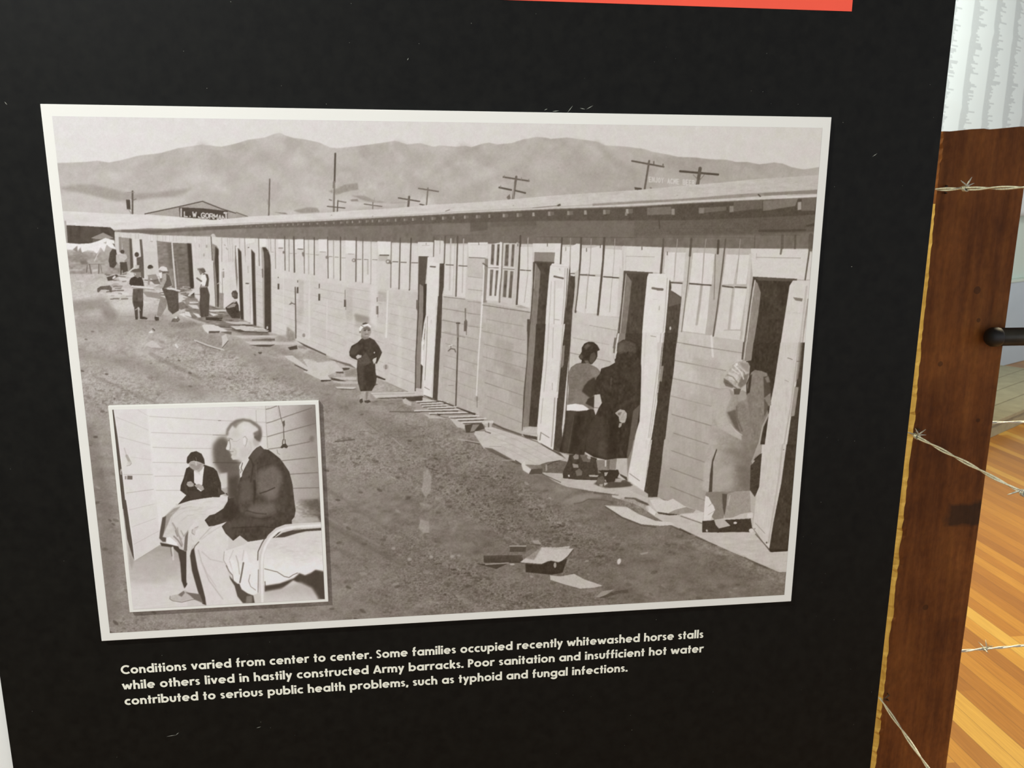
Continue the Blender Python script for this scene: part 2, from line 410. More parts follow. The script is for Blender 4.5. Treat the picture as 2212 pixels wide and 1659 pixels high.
    def sample(s, px, py):
        x = np.clip((px-s.x0)*s.ss-.5, 0, s.w-1.01); y = np.clip((py-s.y0)*s.ss-.5, 0, s.h-1.01)
        ix, iy = x.astype(int), y.astype(int); fx, fy = x-ix, y-iy; a = s.a
        return (a[iy, ix]*(1-fx)+a[iy, ix+1]*fx)*(1-fy)+(a[iy+1, ix]*(1-fx)+a[iy+1, ix+1]*fx)*fy

def boxblur(m, r):
    n = max(int(r), 1)
    for ax in (0, 1):
        for _ in range(2):
            p = np.concatenate([np.repeat(np.take(m, [0], ax)*0, n+1, ax), m, np.repeat(np.take(m, [0], ax)*0, n, ax)], ax)
            c = np.cumsum(p, ax, dtype=np.float64)
            k = 2*n+1
            m = ((c[k:]-c[:-k]) if ax == 0 else (c[:, k:]-c[:, :-k])).astype(np.float32)/k
            m = m[:, :]
    return m

# simple capital strokes for the lettering that stands inside the old photograph
CAPS = {'E': [(1, 0, 0, 0, 0, 1, 1, 1), (0, .5, .8, .5)], 'N': [(0, 1, 0, 0, 1, 1, 1, 0)], 'J': [(.9, 0, .9, .8, .6, 1, .2, 1, 0, .75)],
        'O': [(.5, 0, .1, .2, 0, .5, .1, .85, .5, 1, .9, .85, 1, .5, .9, .2, .5, 0)], 'Y': [(0, 0, .5, .5, 1, 0), (.5, .5, .5, 1)],
        'A': [(0, 1, .5, 0, 1, 1), (.2, .65, .8, .65)], 'C': [(1, .15, .5, 0, .1, .2, 0, .5, .1, .85, .5, 1, 1, .85)],
        'M': [(0, 1, 0, 0, .5, .6, 1, 0, 1, 1)], 'B': [(0, 0, 0, 1, .8, 1, 1, .75, .8, .5, 0, .5), (.8, .5, .9, .25, .7, 0, 0, 0)],
        'R': [(0, 1, 0, 0, .8, 0, 1, .25, .8, .5, 0, .5), (.5, .5, 1, 1)], 'L': [(0, 0, 0, 1, .9, 1)],
        'W': [(0, 0, .25, 1, .5, .3, .75, 1, 1, 0)], 'G': [(1, .15, .5, 0, .1, .2, 0, .5, .1, .85, .5, 1, 1, .85, 1, .55, .6, .55)], '.': [(.4, .9, .5, 1)]}
def caps(A, txt, p0, dx, dy, gap, w, L, a=1., arc=0):
    x, y = p0; n = len(txt)
    for i, ch in enumerate(txt):
        if ch in CAPS:
            t = i/(n-1.)*2-1; oy = arc*(t*t)
            for st in CAPS[ch]:
                q = np.array(st).reshape(-1, 2)
                A.L(np.stack([x+q[:, 0]*dx, y+oy+q[:, 1]*dy+q[:, 0]*gap[1]*.7], 1), w, L, a)
        x += gap[0]; y += gap[1]
# ---------------------------------------------------------------- the large photograph
def paint_main():
    A = Art(86, 222, 1800, 1388, 2, 5)
    P, L, E, R, F = A.P, A.L, A.E, A.R, A.F
    N = A.noise
    # sky
    P([(80, 220), (1810, 220), (1810, 520), (80, 520)], 0, g=(((100, 300), 225), ((1790, 300), 205)))
    # hills
    hill = [(80, 354), (122, 352), (160, 351), (183, 350), (210, 347), (235, 351), (262, 346), (300, 336), (345, 331), (385, 320), (437, 312), (478, 317), (510, 310), (535, 302), (572, 297), (590, 290), (604, 287), (618, 293), (635, 298), (658, 301), (690, 308), (714, 319), (728, 320), (760, 317), (800, 312), (835, 307), (852, 304), (862, 306), (879, 312), (908, 309), (925, 314), (937, 317), (950, 314), (985, 317), (1005, 315), (1018, 318), (1040, 311), (1056, 308), (1075, 312), (1105, 309), (1130, 301), (1158, 296), (1178, 297), (1190, 300), (1225, 297), (1270, 303), (1290, 306), (1308, 314), (1345, 316), (1370, 319), (1393, 322), (1410, 328), (1440, 333), (1465, 339), (1500, 340), (1535, 344), (1570, 345), (1590, 350), (1615, 350), (1640, 355), (1672, 351), (1690, 353), (1710, 361), (1735, 366), (1757, 363), (1800, 356)]
    P(hill+[(1800, 560), (80, 560)], 0, soft=.5, g=(((700, 300), 184), ((1790, 400), 166)))
    m, xa, ya = A.mask(A.T(hill+[(1800, 560), (80, 560)]))
    h, w = m.shape
    A.a[ya:ya+h, xa:xa+w] += m*(N(h, w, 55, 30)*5+N(h, w, 20, 16)*3+N(h, w, 5, 5)*1.3)
    # folds on the slopes
    for p, wd, v, a in (([(560, 330), (600, 360), (640, 400)], 26, 168, .35), ([(604, 292), (560, 320), (520, 350)], 14, 192, .4), ([(860, 312), (900, 340), (880, 380), (930, 410)], 22, 164, .3),
                        ([(1000, 322), (1060, 350), (1090, 380), (1030, 410)], 26, 164, .4), ([(1160, 302), (1120, 340), (1060, 370), (980, 400)], 20, 192, .35), ([(1290, 310), (1330, 350), (1370, 375)], 14, 156, .4),
                        ([(1250, 305), (1200, 340), (1150, 365)], 18, 190, .35), ([(345, 345), (300, 370), (330, 400)], 24, 170, .3), ([(437, 318), (470, 350), (505, 400)], 26, 170, .35), ([(120, 370), (200, 380), (260, 400)], 26, 190, .3),
                        ([(700, 330), (760, 345), (820, 380)], 24, 190, .3), ([(1420, 345), (1500, 370), (1600, 372)], 16, 158, .35), ([(1180, 330), (1230, 345), (1290, 400)], 24, 166, .35), ([(640, 310), (690, 350), (720, 380)], 18, 172, .35)):
        L(p, wd, v, a, 5)
    F(90, 240, 5.027)
    P([(190, 830), (400, 790), (560, 800), (820, 860), (1000, 900), (1200, 890), (1500, 850), (1640, 830), (1540, 900), (1400, 940), (1000, 960), (800, 990), (560, 920), (380, 880), (260, 860)], 158, a=.75, soft=2.5, tex=3)
    P([(170, 900), (400, 890), (760, 970), (900, 1000), (1200, 945), (1400, 935), (1600, 960), (1900, 1080), (1100, 1160), (200, 1110)], 196, a=.8, soft=2.5, tex=2, ta=(30, 12))
    P([(1550, 950), (1800, 850), (2300, 900), (2300, 1200), (1700, 1100)], 178, a=.6, soft=5)
    # second roof, pole with box, warehouse gable and its name board
    P([(200, 1085), (350, 1088), (800, 1115), (1120, 1125), (1510, 1150), (1870, 1180), (2060, 1170), (2212, 1160), (2300, 1160), (2300, 1300), (150, 1300)], 0, g=(((300, 1150), 205), ((2200, 1200), 218)), tex=1.5, ta=(40, 20))
    L([(985, 870), (985, 1110)], 20, 105); P([(915, 960), (965, 965), (970, 1070), (925, 1065)], 88); L([(965, 960), (970, 1060)], 10, 200)
    L([(945, 1070), (970, 1110)], 5, 120); L([(930, 882), (1010, 880)], 8, 150); L([(990, 965), (1025, 955)], 8, 120)
    P([(1120, 1115), (1745, 975), (2212, 1140), (2212, 1160), (1870, 1182), (1500, 1150)], 165, tex=3)
    L([(1120, 1115), (1520, 1030), (1745, 978), (1950, 1060), (2212, 1140)], 11, 88)
    P([(1490, 1045), (1745, 1055), (2020, 1085), (2020, 1170), (1830, 1180), (1500, 1150)], 84)
    P([(1560, 1140), (1700, 1120), (1900, 1150), (1980, 1175), (1860, 1184)], 74)
    P([(1700, 1150), (1850, 1175), (1700, 1165)], 190)
    caps(A, 'L.W.GORMAN', (1548, 1082), 36, 50, (46, 5), 11, 205, arc=10)
    L([(1513, 1060), (1513, 1140)], 16, 195); E(1995, 1105, 22, 10, 225); L([(2000, 1105), (2003, 1165)], 18, 190)
    # poles on the ridge
    F(510, 240, 5.027)
    P([(1070, 850), (1180, 800), (1320, 780), (1330, 850), (1180, 880), (1090, 910), (1000, 870)], 150, a=.8, soft=1, tex=4)
    P([(1250, 915), (1400, 920), (1500, 970), (1640, 990), (1500, 1005), (1360, 960)], 152, a=.8, soft=1, tex=3)
    P([(1240, 960), (1320, 955), (1330, 980), (1250, 980)], 148); P([(1160, 990), (1500, 990), (1800, 1020), (1300, 1040)], 198, a=.7, soft=2)
    P([(620, 1080), (780, 1045), (880, 1050), (910, 1095), (700, 1110)], 146, a=.8, soft=1, tex=5); P([(410, 1098), (540, 1105), (560, 1122), (480, 1112)], 128, soft=.6)
    P([(0, 1100), (120, 1140), (0, 1160)], 160); L([(0, 1098), (120, 1142)], 8, 100)
    L([(364, 738), (354, 1132)], 15, 112); L([(338, 960), (342, 1010)], 12, 160, .7)
    L([(1076, 460), (1068, 770)], 20, 92); L([(1062, 770), (1056, 1095)], 26, 130); L([(1052, 840), (1046, 1095)], 7, 190)
    L([(1104, 970), (1098, 1090)], 12, 98); L([(1010, 960), (1035, 968)], 10, 110); L([(1105, 975), (1190, 990)], 12, 120); L([(990, 1033), (1180, 1052)], 12, 104)
    L([(1390, 1008), (1582, 1035)], 12, 118); L([(1484, 990), (1483, 1060)], 12, 130); L([(1500, 940), (1500, 990)], 10, 165)
    L([(1762, 942), (1992, 980)], 14, 98); L([(1878, 930), (1868, 1038)], 24, 108); L([(1980, 838), (2195, 872)], 14, 112); L([(2082, 835), (2066, 1022)], 15, 125)
    L([(1995, 1010), (2040, 1020)], 14, 100); L([(1680, 997), (1860, 993)], 8, 165)
    F(930, 240, 5.027)
    L([(790, 715), (1068, 758)], 17, 104); L([(930, 712), (893, 960)], 26, 112); L([(745, 828), (875, 855)], 20, 95); L([(920, 862), (1028, 888)], 18, 95)
    for x, y in ((800, 698), (985, 722), (1066, 738), (760, 808)): L([(x, y), (x, y+22)], 8, 130)
    L([(905, 790), (895, 950)], 8, 160); P([(825, 935), (860, 900), (870, 955), (840, 962)], 120)
    F(1350, 240, 5.027)
    L([(75, 540), (418, 604)], 19, 100); L([(262, 540), (212, 848)], 21, 108); L([(312, 548), (312, 575)], 14, 110); L([(412, 575), (412, 605)], 12, 110)
    P([(100, 825), (180, 835), (190, 858), (110, 855)], 92); L([(272, 830), (285, 835)], 12, 130)
    L([(598, 652), (1010, 688)], 24, 88); L([(815, 620), (786, 805)], 36, 98); L([(740, 690), (780, 730), (790, 800)], 7, 120); L([(860, 690), (800, 760)], 7, 120)
    caps(A, 'ENJOY ACME BEER', (262, 715), 20, 50, (33.5, 2.6), 9, 203, .95)
    # foreground roof, fascia
    F(0, 0, 1)
    top = [(133, 456), (160, 457), (250, 462), (310, 464), (390, 469), (460, 475), (500, 472), (550, 467), (600, 465), (680, 461), (760, 455), (850, 450), (917, 443.5), (1040, 436), (1110, 430), (1200, 422), (1370, 411), (1480, 401), (1560, 394), (1620, 388), (1800, 376)]
    low = [(1800, 423), (1766, 426), (1600, 433), (1480, 439), (1370, 445), (1200, 450), (1100, 455), (1000, 460), (930, 464), (850, 468), (780, 472), (700, 477), (600, 482), (510, 487), (450, 489), (400, 491), (360, 494), (320, 493), (275, 496), (240, 494), (144, 488)]
    P(top+low, 0, g=(((400, 400), 216), ((1760, 400), 184)), tex=2.2, ta=(14, 4))
    m, xa, ya = A.mask(A.T(top+low)); h, w = m.shape; A.a[ya:ya+h, xa:xa+w] += m*(N(h, w, 40, 6)*2.5)
    L([(400, 489), (450, 486), (530, 482), (600, 479.5), (700, 474.5), (780, 470), (850, 466), (930, 461), (1000, 456.5), (1100, 451.5), (1200, 446.5), (1370, 437.5)], 1.6, 168, .8, .3)
    L([(930, 462.5), (1200, 448.5), (1370, 440)], 1.3, 190, .8)
    P([(1280, 440), (1370, 434.5), (1480, 429), (1600, 419), (1800, 408), (1800, 417), (1700, 419), (1600, 427), (1480, 434), (1370, 440), (1280, 445)], 150, soft=.5, tex=4, ta=(20, 3))
    P([(1280, 445.5), (1480, 435), (1600, 428), (1700, 421), (1700, 429), (1600, 433.5), (1480, 438.5), (1280, 447.5)], 196, soft=.4, tex=5, ta=(16, 3))
    P([(1650, 417), (1780, 409), (1780, 418), (1740, 419), (1650, 423)], 138, soft=.5); L([(1700, 427), (1766, 422)], 5, 205)
    P([(1203, 443), (1210, 440), (1212, 444), (1205, 446)], 95); L([(1150, 449), (1204, 444)], 1.2, 120); L([(962, 456), (971, 453)], 2, 140); L([(1638, 420), (1642, 424)], 3, 90)
    for x, y in ((716, 465), (805, 467), (1109, 444), (1463, 422)): E(x, y, 1.6, 1.2, 165)
    # ---- ground
    P([(130, 540), (300, 560), (640, 640), (1300, 900), (1800, 1200), (1800, 1400), (80, 1400), (80, 540)], 150)
    H, W = A.a.shape; yy, xx = np.mgrid[0:H, 0:W].astype(np.float32); X = xx/2+86; Y = yy/2+222
    base = 187-44*np.clip((Y-620)/480, 0, 1)-24*np.clip((X-420)/800, 0, 1)*np.clip((Y-640)/200, 0, 1)
    base = np.where(X < 520, base+14*np.exp(-((X-290)/190)**2-((Y-650)/45)**2), base)
    n1 = N(H, W, 60, 22); n2 = N(H, W, 22, 9); n3 = N(H, W, 8.5, 4.2); n4 = N(H, W, 4, 2.6); n5 = N(H, W, 1.8, 1.6)
    def blob(cx, cy, rx, ry, rot=0.):
        c, s_ = math.cos(rot), math.sin(rot); u = (X-cx)*c+(Y-cy)*s_; v = -(X-cx)*s_+(Y-cy)*c
        return np.exp(-((u/rx)**2+(v/ry)**2)**1.3)
    rough = .34+.9*blob(560, 830, 130, 42, .35)+1.0*blob(1010, 1030, 190, 75, .55)+.9*blob(1200, 1160, 190, 60, .55)+.8*blob(800, 1000, 120, 60, .5)+.9*blob(950, 1230, 150, 50, .5)+.8*blob(250, 850, 110, 50, .2)+.7*blob(1080, 1300, 260, 50, .1)+.8*blob(1560, 1170, 190, 24, .5)+.6*blob(450, 780, 130, 50, .4)+.6*blob(330, 1360, 300, 26)
    smooth = blob(1190, 1040, 110, 45, .5)+blob(840, 1080, 60, 60)+blob(1440, 1260, 180, 50, .2)+blob(1000, 1160, 60, 40)+.8*blob(560, 790, 60, 20, .6)
    rough = np.clip(rough-.6*smooth, .12, 1.25)
    tex = n1*4+n2*5+rough*(n3*9+n4*11+n5*5)+n5*2.2+n3*2+n4*2
    spk = np.clip(n3*.8+n4*.8+n2*.4-.8, 0, 1.2)
    lit = np.clip(-n3*.7-n4*.8+n2*.2-.95, 0, 1)
    g = base+tex-rough*46*spk+rough*40*lit
    gp = [(80, 545), (148, 540), (250, 560), (310, 608), (400, 640), (520, 690), (584, 717), (641, 736), (700, 765), (772, 797), (838, 826), (880, 845), (933, 861.4), (981, 877), (1027, 892), (1062, 915), (1125, 939.5), (1163, 954), (1250, 993), (1358, 1041.7), (1420, 1072), (1520, 1108), (1627, 1141), (1661, 1188), (1704, 1191), (1800, 1200), (1800, 1400), (80, 1400)]
    m, xa, ya = A.mask(A.T(gp)); m = np.clip(m, 0, 1); h, w = m.shape
    r = A.a[ya:ya+h, xa:xa+w]; r += (g[ya:ya+h, xa:xa+w]-r)*m
    # wheel ruts and damp streaks
    for p, wd, v, a, sf in (([(180, 700), (330, 690), (520, 760), (700, 850), (900, 960), (1080, 1080), (1240, 1200), (1400, 1330)], 40, 112, .30, 12), ([(160, 760), (300, 790), (430, 850)], 24, 134, .35, 8),
                        ([(190, 930), (230, 1100), (240, 1330)], 30, 118, .45, 8), ([(700, 1130), (860, 1200), (1040, 1290)], 34, 108, .3, 10), ([(155, 665), (220, 655), (240, 680)], 26, 124, .55, 6),
                        ([(480, 700), (560, 735), (640, 770)], 14, 130, .4, 4), ([(720, 900), (860, 1000), (960, 1050)], 18, 136, .3, 6)):
        L(p, wd, v, a, sf)
    rr = A.rng
    for k in range(26):
        x, y = rr.uniform(170, 1250), 0; y = 700+(x-170)*.52+rr.uniform(-70, 330)
        if y > 1330: continue
        l = rr.uniform(50, 190); sl = .42+.25*(x/1300.)
        L([(x, y), (x+l*.5, y+l*.5*sl+rr.uniform(-6, 6)), (x+l, y+l*sl)], rr.uniform(3, 12), rr.choice([104, 112, 150, 96]), rr.uniform(.2, .45), rr.uniform(1, 4))
    for k in range(420):
        x, y = rr.uniform(160, 1690), rr.uniform(700, 1370)
        if y < 560+x*.42 and x > 560: continue
        w_ = rr.uniform(2, 6)*(.5+(y-600)/700.); E(x, y, w_, w_*.45, rr.choice([84, 92, 100, 160]), rr.uniform(.35, .8), .7, rr.uniform(-20, 40))
    for p, v in (([(915, 1018), (925, 1012), (932, 1030), (930, 1060), (920, 1075), (910, 1060), (914, 1040)], 158), ([(908, 1122), (926, 1126), (928, 1150), (914, 1152), (904, 1140)], 160), ([(968, 1126), (985, 1122), (990, 1140), (975, 1158)], 138), ([(905, 1085), (935, 1092), (930, 1096), (908, 1092)], 150)):
        P(p, v, a=.8, soft=1.2, tex=6)
    # ---- long facade
    gl = [(255, 590), (310, 608), (345, 620), (400, 640), (465, 664), (520, 690), (584, 717), (641, 736), (700, 765), (772, 797), (838, 826), (880, 845), (933, 861.4), (981, 877), (1027, 892), (1062, 915), (1125, 939.5), (1163, 954), (1250, 993), (1358, 1041.7), (1420, 1072), (1520, 1108), (1627, 1141), (1661, 1188), (1704, 1191), (1800, 1192)]
    up = [(1800, 424), (1766, 426), (1600, 433), (1480, 439), (1370, 446), (1200, 451), (1100, 456), (1000, 460), (930, 464), (850, 468), (780, 472), (700, 477), (600, 481), (510, 486), (450, 488.5), (400, 491), (360, 494), (320, 493), (275, 496), (247, 497)]
    P(gl+up, 0, g=(((560, 600), 210), ((1700, 900), 176)), tex=1.5, ta=(6, 20))
    # shaded band under the eaves
    P([(247, 497)]+up[::-1]+[(1800, 538), (1745, 537), (1620, 537), (1430, 534), (1300, 530), (1140, 527), (1010, 526), (930, 526), (850, 524), (760, 520), (620, 517), (510, 514), (440, 511), (340, 508), (247, 501)], 0, g=(((300, 500), 142), ((900, 500), 118)), soft=.4, tex=3, ta=(8, 14))
    P([(1100, 458), (1370, 448), (1600, 436), (1800, 427), (1800, 500), (1640, 507), (1370, 510), (1100, 508)], 0, a=.9, soft=2, g=(((1100, 500), 116), ((1640, 500), 98)), tex=3)
    # rafter feet zone
    P([(440, 490), (510, 487), (600, 483), (700, 478), (780, 474), (850, 470), (930, 466), (1000, 462), (1100, 457.5), (1200, 452.5), (1370, 448), (1480, 441), (1600, 435), (1800, 427), (1800, 462), (1640, 470), (1480, 476), (1370, 476), (1160, 477), (1050, 480), (930, 483), (850, 487), (700, 489.5), (510, 494), (440, 497)], 0, g=(((500, 480), 112), ((1700, 460), 86)), soft=.5, tex=3)
    P([(262, 496), (330, 497), (420, 492), (520, 488), (520, 493), (420, 499), (330, 505), (262, 501)], 104, a=.7, soft=1)
    xs = [519, 530, 541, 553, 566, 580, 594, 609, 620, 632, 642, 654, 668, 684, 702, 720, 735, 748, 760, 775, 790, 803, 817, 835, 853, 872, 890, 912, 932, 955, 978, 1002, 1028, 1055, 1086, 1116, 1150, 1184, 1225, 1262, 1303, 1352]
    for i, x in enumerate(xs):
        t = (x-519)/833.; y0 = np.interp(x, [510, 700, 930, 1200, 1370], [488, 479, 468, 455.5, 450]); hh = 4+7*t; ww = 1.4+3.6*t
        P([(x, y0+1), (x+ww, y0+1), (x+ww+1.5*t, y0+hh), (x, y0+hh)], 150+10*t+(i*37 % 23)-12, a=.85)
        if i % 3: P([(x+ww, y0+1), (x+ww+8*t+2, y0+1), (x+ww+8*t+2, y0+hh-1), (x+ww, y0+hh)], 128, a=.6)
    F(1350, 240, 5.027)
    for q, v in (([(240, 1050), (500, 1035), (500, 1120), (240, 1130)], 128), ([(505, 1060), (540, 1060), (540, 1125), (505, 1125)], 158), ([(800, 1050), (1100, 1035), (1100, 1080), (800, 1110)], 118),
                 ([(805, 1050), (860, 1050), (860, 1110), (805, 1112)], 138), ([(1135, 1030), (1180, 1030), (1180, 1095), (1135, 1100)], 150), ([(1180, 985), (1490, 970), (1490, 1060), (1180, 1090)], 112),
                 ([(1500, 975), (1880, 945), (1850, 1030), (1500, 1085)], 132), ([(1875, 990), (1915, 985), (1915, 1070), (1875, 1075)], 178), ([(1920, 950), (2090, 935), (2060, 1080), (1915, 1080)], 120), ([(0, 1100), (25, 1095), (25, 1135), (0, 1135)], 150)):
        P(q, v, a=.8, soft=.5, tex=3)
    L([(370, 1180), (375, 1275)], 14, 90); L([(0, 1370), (700, 1368), (1400, 1375)], 6, 100, .6); L([(500, 1275), (1450, 1275)], 8, 96, .5); L([(1460, 1300), (1700, 1298), (1950, 1290)], 26, 84, .9); P([(1965, 1240), (2060, 1215), (2060, 1250), (1970, 1255)], 82)
    L([(1480, 1345), (1900, 1345)], 8, 96, .7)
    # battens in shade on the right
    for x, wd in ((1710, 30), (1850, 22), (2020, 50), (1410, 10)): L([(x, 1350), (x-6, 1500)], wd, 92, .7)
    F(930, 240, 5.027)
    P([(430, 1180), (620, 1180), (620, 1290), (430, 1310)], 98, a=.7, soft=.4); P([(650, 1150), (1150, 1150), (1150, 1240), (650, 1260)], 98, a=.5, soft=1)
    P([(20, 1240), (430, 1220), (430, 1340), (20, 1350)], 130, a=.5, soft=.5); P([(1150, 1200), (2212, 1190), (2212, 1360), (1150, 1360)], 122, a=.5, soft=.5); L([(1150, 1365), (2212, 1372)], 5, 92, .7); L([(0, 1345), (600, 1345)], 5, 98, .6)
    P([(0, 1450), (40, 1350), (40, 1425), (0, 1425)], 112, a=.7)
    return A

VPX, VPY = 104., 508.
def seams(A, x0, x1, off, kmin, kmax, v, step=.0292, a=.8):
    r = A.rng; A.F(0, 0, 1)
    n = math.ceil((kmin-off)/step)
    while off+n*step < kmax:
        k = off+n*step; n += 1
        u0 = x0+r.uniform(0, .12)*(x1-x0); u1 = x1-r.uniform(0, .1)*(x1-x0)
        A.L([(u0, VPY+k*(u0-VPX)), (u1, VPY+k*(u1-VPX))], .9+.5*(x0 > 900)+.4*(x0 > 1200), v+r.uniform(-8, 10), a*r.uniform(.6, 1), .3)
        # board tone patches
        for _ in range(3):
            p = r.uniform(x0, x1); q = min(p+r.uniform(.1, .4)*(x1-x0), x1)
            A.P([(p, VPY+k*(p-VPX)), (q, VPY+k*(q-VPX)), (q, VPY+(k+step)*(q-VPX)), (p, VPY+(k+step)*(p-VPX))], v+45+r.uniform(-14, 14), a=.22)
def paint_facade(A):
    P, L, E, R, F = A.P, A.L, A.E, A.R, A.F
    r = A.rng
    # lower boarding of every bay, a little darker than the whitewashed battens
    F(0, 0, 1)
    P([(584, 598), (700, 610), (760, 618), (905, 632), (905, 855), (838, 826), (700, 765), (584, 717)], 0, a=.8, soft=.6, g=(((590, 640), 202), ((900, 720), 192)), tex=2, ta=(10, 10))
    P([(958, 640), (1035, 650), (1150, 674), (1145, 945), (1062, 915), (1027, 892), (933, 862)], 0, g=(((960, 700), 184), ((1150, 800), 174)), soft=.5, tex=2.5, ta=(5, 18))
    P([(1240, 672), (1335, 686), (1322, 1010), (1215, 985)], 0, g=(((1240, 690), 200), ((1330, 800), 188)), soft=.4, tex=2, ta=(6, 18))
    P([(1465, 716), (1605, 734), (1600, 900), (1520, 1108), (1419, 1073)], 0, g=(((1470, 730), 196), ((1500, 1080), 160)), soft=.4, tex=2, ta=(6, 18))
    P([(1395, 1000), (1560, 1020), (1530, 1112), (1419, 1073)], 160, a=.5, soft=12)
    seams(A, 586, 668, .171, .21, .46, 168); seams(A, 671, 745, .168, .17, .46, 160); seams(A, 747, 831, .176, .17, .42, 158)
    seams(A, 835, 903, .171, .18, .43, 150); seams(A, 955, 1035, .214-.0292, .17, .42, 138); seams(A, 1040, 1140, .2206, .19, .425, 132)
    seams(A, 1232, 1324, .1953, .16, .2, 150); seams(A, 1228, 1322, .2251, .21, .27, 138); seams(A, 1462, 1604, .1706, .165, .18, 138)
    seams(A, 1452, 1580, .1999, .19, .24, 120); seams(A, 1444, 1540, .258, .25, .41, 120)
    for x0, y0, x1, y1, v in ((1070, 730, 1110, 790, 152), (1110, 830, 1136, 880, 160), (1050, 880, 1085, 905, 172), (1090, 790, 1130, 812, 150), (1452, 780, 1500, 812, 204), (1500, 770, 1560, 800, 170), (1490, 850, 1530, 890, 166), (770, 680, 800, 705, 150), (860, 660, 870, 840, 214), (640, 660, 655, 700, 172)):
        P([(x0, y0), (x1, y0+(x1-x0)*.25), (x1-3, y1+(x1-x0)*.25), (x0-3, y1)], v, a=.4, soft=2.5, tex=3)
    # ---- far bays (a2 frame)
    F(400, 480, 6.9125)
    P([(100, 230), (400, 200), (440, 330), (440, 1260), (330, 1260), (150, 1130), (90, 330)], 208, a=.6, soft=2)
    for x in (150, 165, 200, 230, 250, 275, 300, 335, 355, 375): L([(x, 225), (x+8, 540)], 6, 168, .6, .3)
    for q in ((205, 350, 12, 30), (320, 360, 10, 25), (280, 490, 8, 25)): E(*q, 130, .7, .6)
    L([(385, 210), (405, 565)], 14, 95); L([(415, 200), (480, 330)], 60, 208, .8)
    P([(405, 318), (470, 350), (500, 400), (510, 1268), (450, 1262), (430, 800)], 148, tex=3); P([(450, 360), (500, 410), (508, 1268), (480, 1268), (470, 900), (440, 600)], 80, soft=.3)
    L([(420, 600), (455, 1260)], 10, 100, .8); L([(510, 500), (545, 1100)], 26, 218)
    L([(480, 920), (520, 890), (540, 930)], 10, 190); P([(510, 1055), (575, 1060), (570, 1290), (500, 1270)], 150, tex=5); L([(550, 740), (555, 1060)], 8, 140); L([(572, 740), (572, 820)], 18, 135)
    for x, x2, w, v in ((545, 545, 8, 140), (628, 655, 7, 160), (660, 680, 7, 165), (690, 705, 6, 175), (705, 715, 6, 165), (810, 815, 8, 150), (885, 900, 10, 120), (925, 930, 6, 178), (955, 955, 6, 180)):
        L([(x, 225), (x2, 590)], w, v, .8, .2)
    L([(580, 335), (600, 345)], 8, 130); L([(610, 380), (630, 410)], 10, 150); E(570, 705, 14, 10, 160)
    P([(745, 345), (770, 360), (785, 820), (775, 1010), (755, 800), (742, 600)], 130); P([(755, 360), (790, 370), (830, 1445), (800, 1440), (790, 900)], 224)
    P([(785, 380), (838, 440), (850, 700), (876, 1462), (826, 1450), (805, 1000)], 78, soft=.2)
    P([(860, 500), (985, 500), (1005, 1500), (900, 1480)], 206, a=.7, soft=1); L([(935, 660), (940, 750)], 16, 170, .7); L([(905, 912), (945, 914)], 14, 70); L([(965, 900), (975, 1490)], 8, 150, .7); E(945, 378, 10, 10, 110)
    P([(955, 380), (985, 400), (1010, 1530), (975, 1500), (990, 900)], 216); P([(985, 400), (1042, 465), (1045, 650), (1066, 1555), (1018, 1545), (1000, 1000)], 82, soft=.2)
    L([(1095, 235), (1106, 650)], 12, 118); L([(1060, 520), (1060, 640)], 20, 222, .7); P([(1055, 650), (1140, 700), (1180, 1600), (1075, 1560)], 194, a=.7, tex=3)
    for i in range(8): L([(1060, 780+i*100), (1170, 800+i*104)], 5, 165, .6)
    P([(1135, 385), (1165, 370), (1190, 900), (1188, 1600), (1165, 1600), (1150, 800)], 168); L([(1150, 700), (1155, 820)], 16, 110)
    P([(1150, 372), (1200, 372), (1240, 420), (1268, 500), (1280, 640), (1287, 1640), (1240, 1640), (1186, 1605), (1180, 600), (1170, 450)], 80, soft=.2)
    P([(1185, 430), (1240, 450), (1250, 700), (1200, 640)], 110, a=.5, soft=2); E(1226, 1575, 12, 22, 200)
    P([(900, 250), (1040, 240), (1035, 300), (905, 330)], 226, a=.8); P([(1110, 250), (1210, 250), (1210, 360), (1115, 370)], 228, a=.9); P([(1380, 255), (1475, 255), (1475, 370), (1385, 375)], 226, a=.9)
    P([(1640, 260), (1765, 255), (1765, 395), (1640, 400)], 226, a=.9)
    for x0, x1, y in ((1220, 1255, 437), (1280, 1315, 442), (1560, 1600, 461), (1640, 1660, 465), (1800, 1850, 470), (1870, 1910, 476), (1940, 1990, 486)): L([(x0, y), (x1, y+3)], 7, 140, .8)
    for x, w, v, y1 in ((1275, 8, 140, 430), (1345, 12, 140, 690), (1487, 14, 92, 715), (1550, 8, 130, 730), (1625, 18, 92, 745), (1245, 6, 170, 430)): L([(x-4, 215), (x+3, y1)], w, v, .85)
    L([(1395, 384), (1455, 386)], 10, 110); L([(1680, 396), (1755, 402)], 12, 95); E(1468, 450, 14, 22, 130)
    for x, y, w, h in ((1393, 960, 26, 90), (1390, 825, 12, 25), (1680, 1015, 26, 95), (1680, 885, 12, 30)): P([(x-w/2, y-h/2), (x+w/2, y-h/2+4), (x+w/2, y+h/2), (x-w/2, y+h/2-4)], 88)
    L([(1643, 975), (1652, 1659)], 17, 98); L([(1560, 1225), (1600, 1210), (1630, 1225)], 10, 110); L([(1580, 1185), (1600, 1215)], 8, 120)
    L([(1465, 700), (1468, 1560)], 14, 214, .7, .5)
    # ---- bays b1
    F(620, 490, 6.9125)
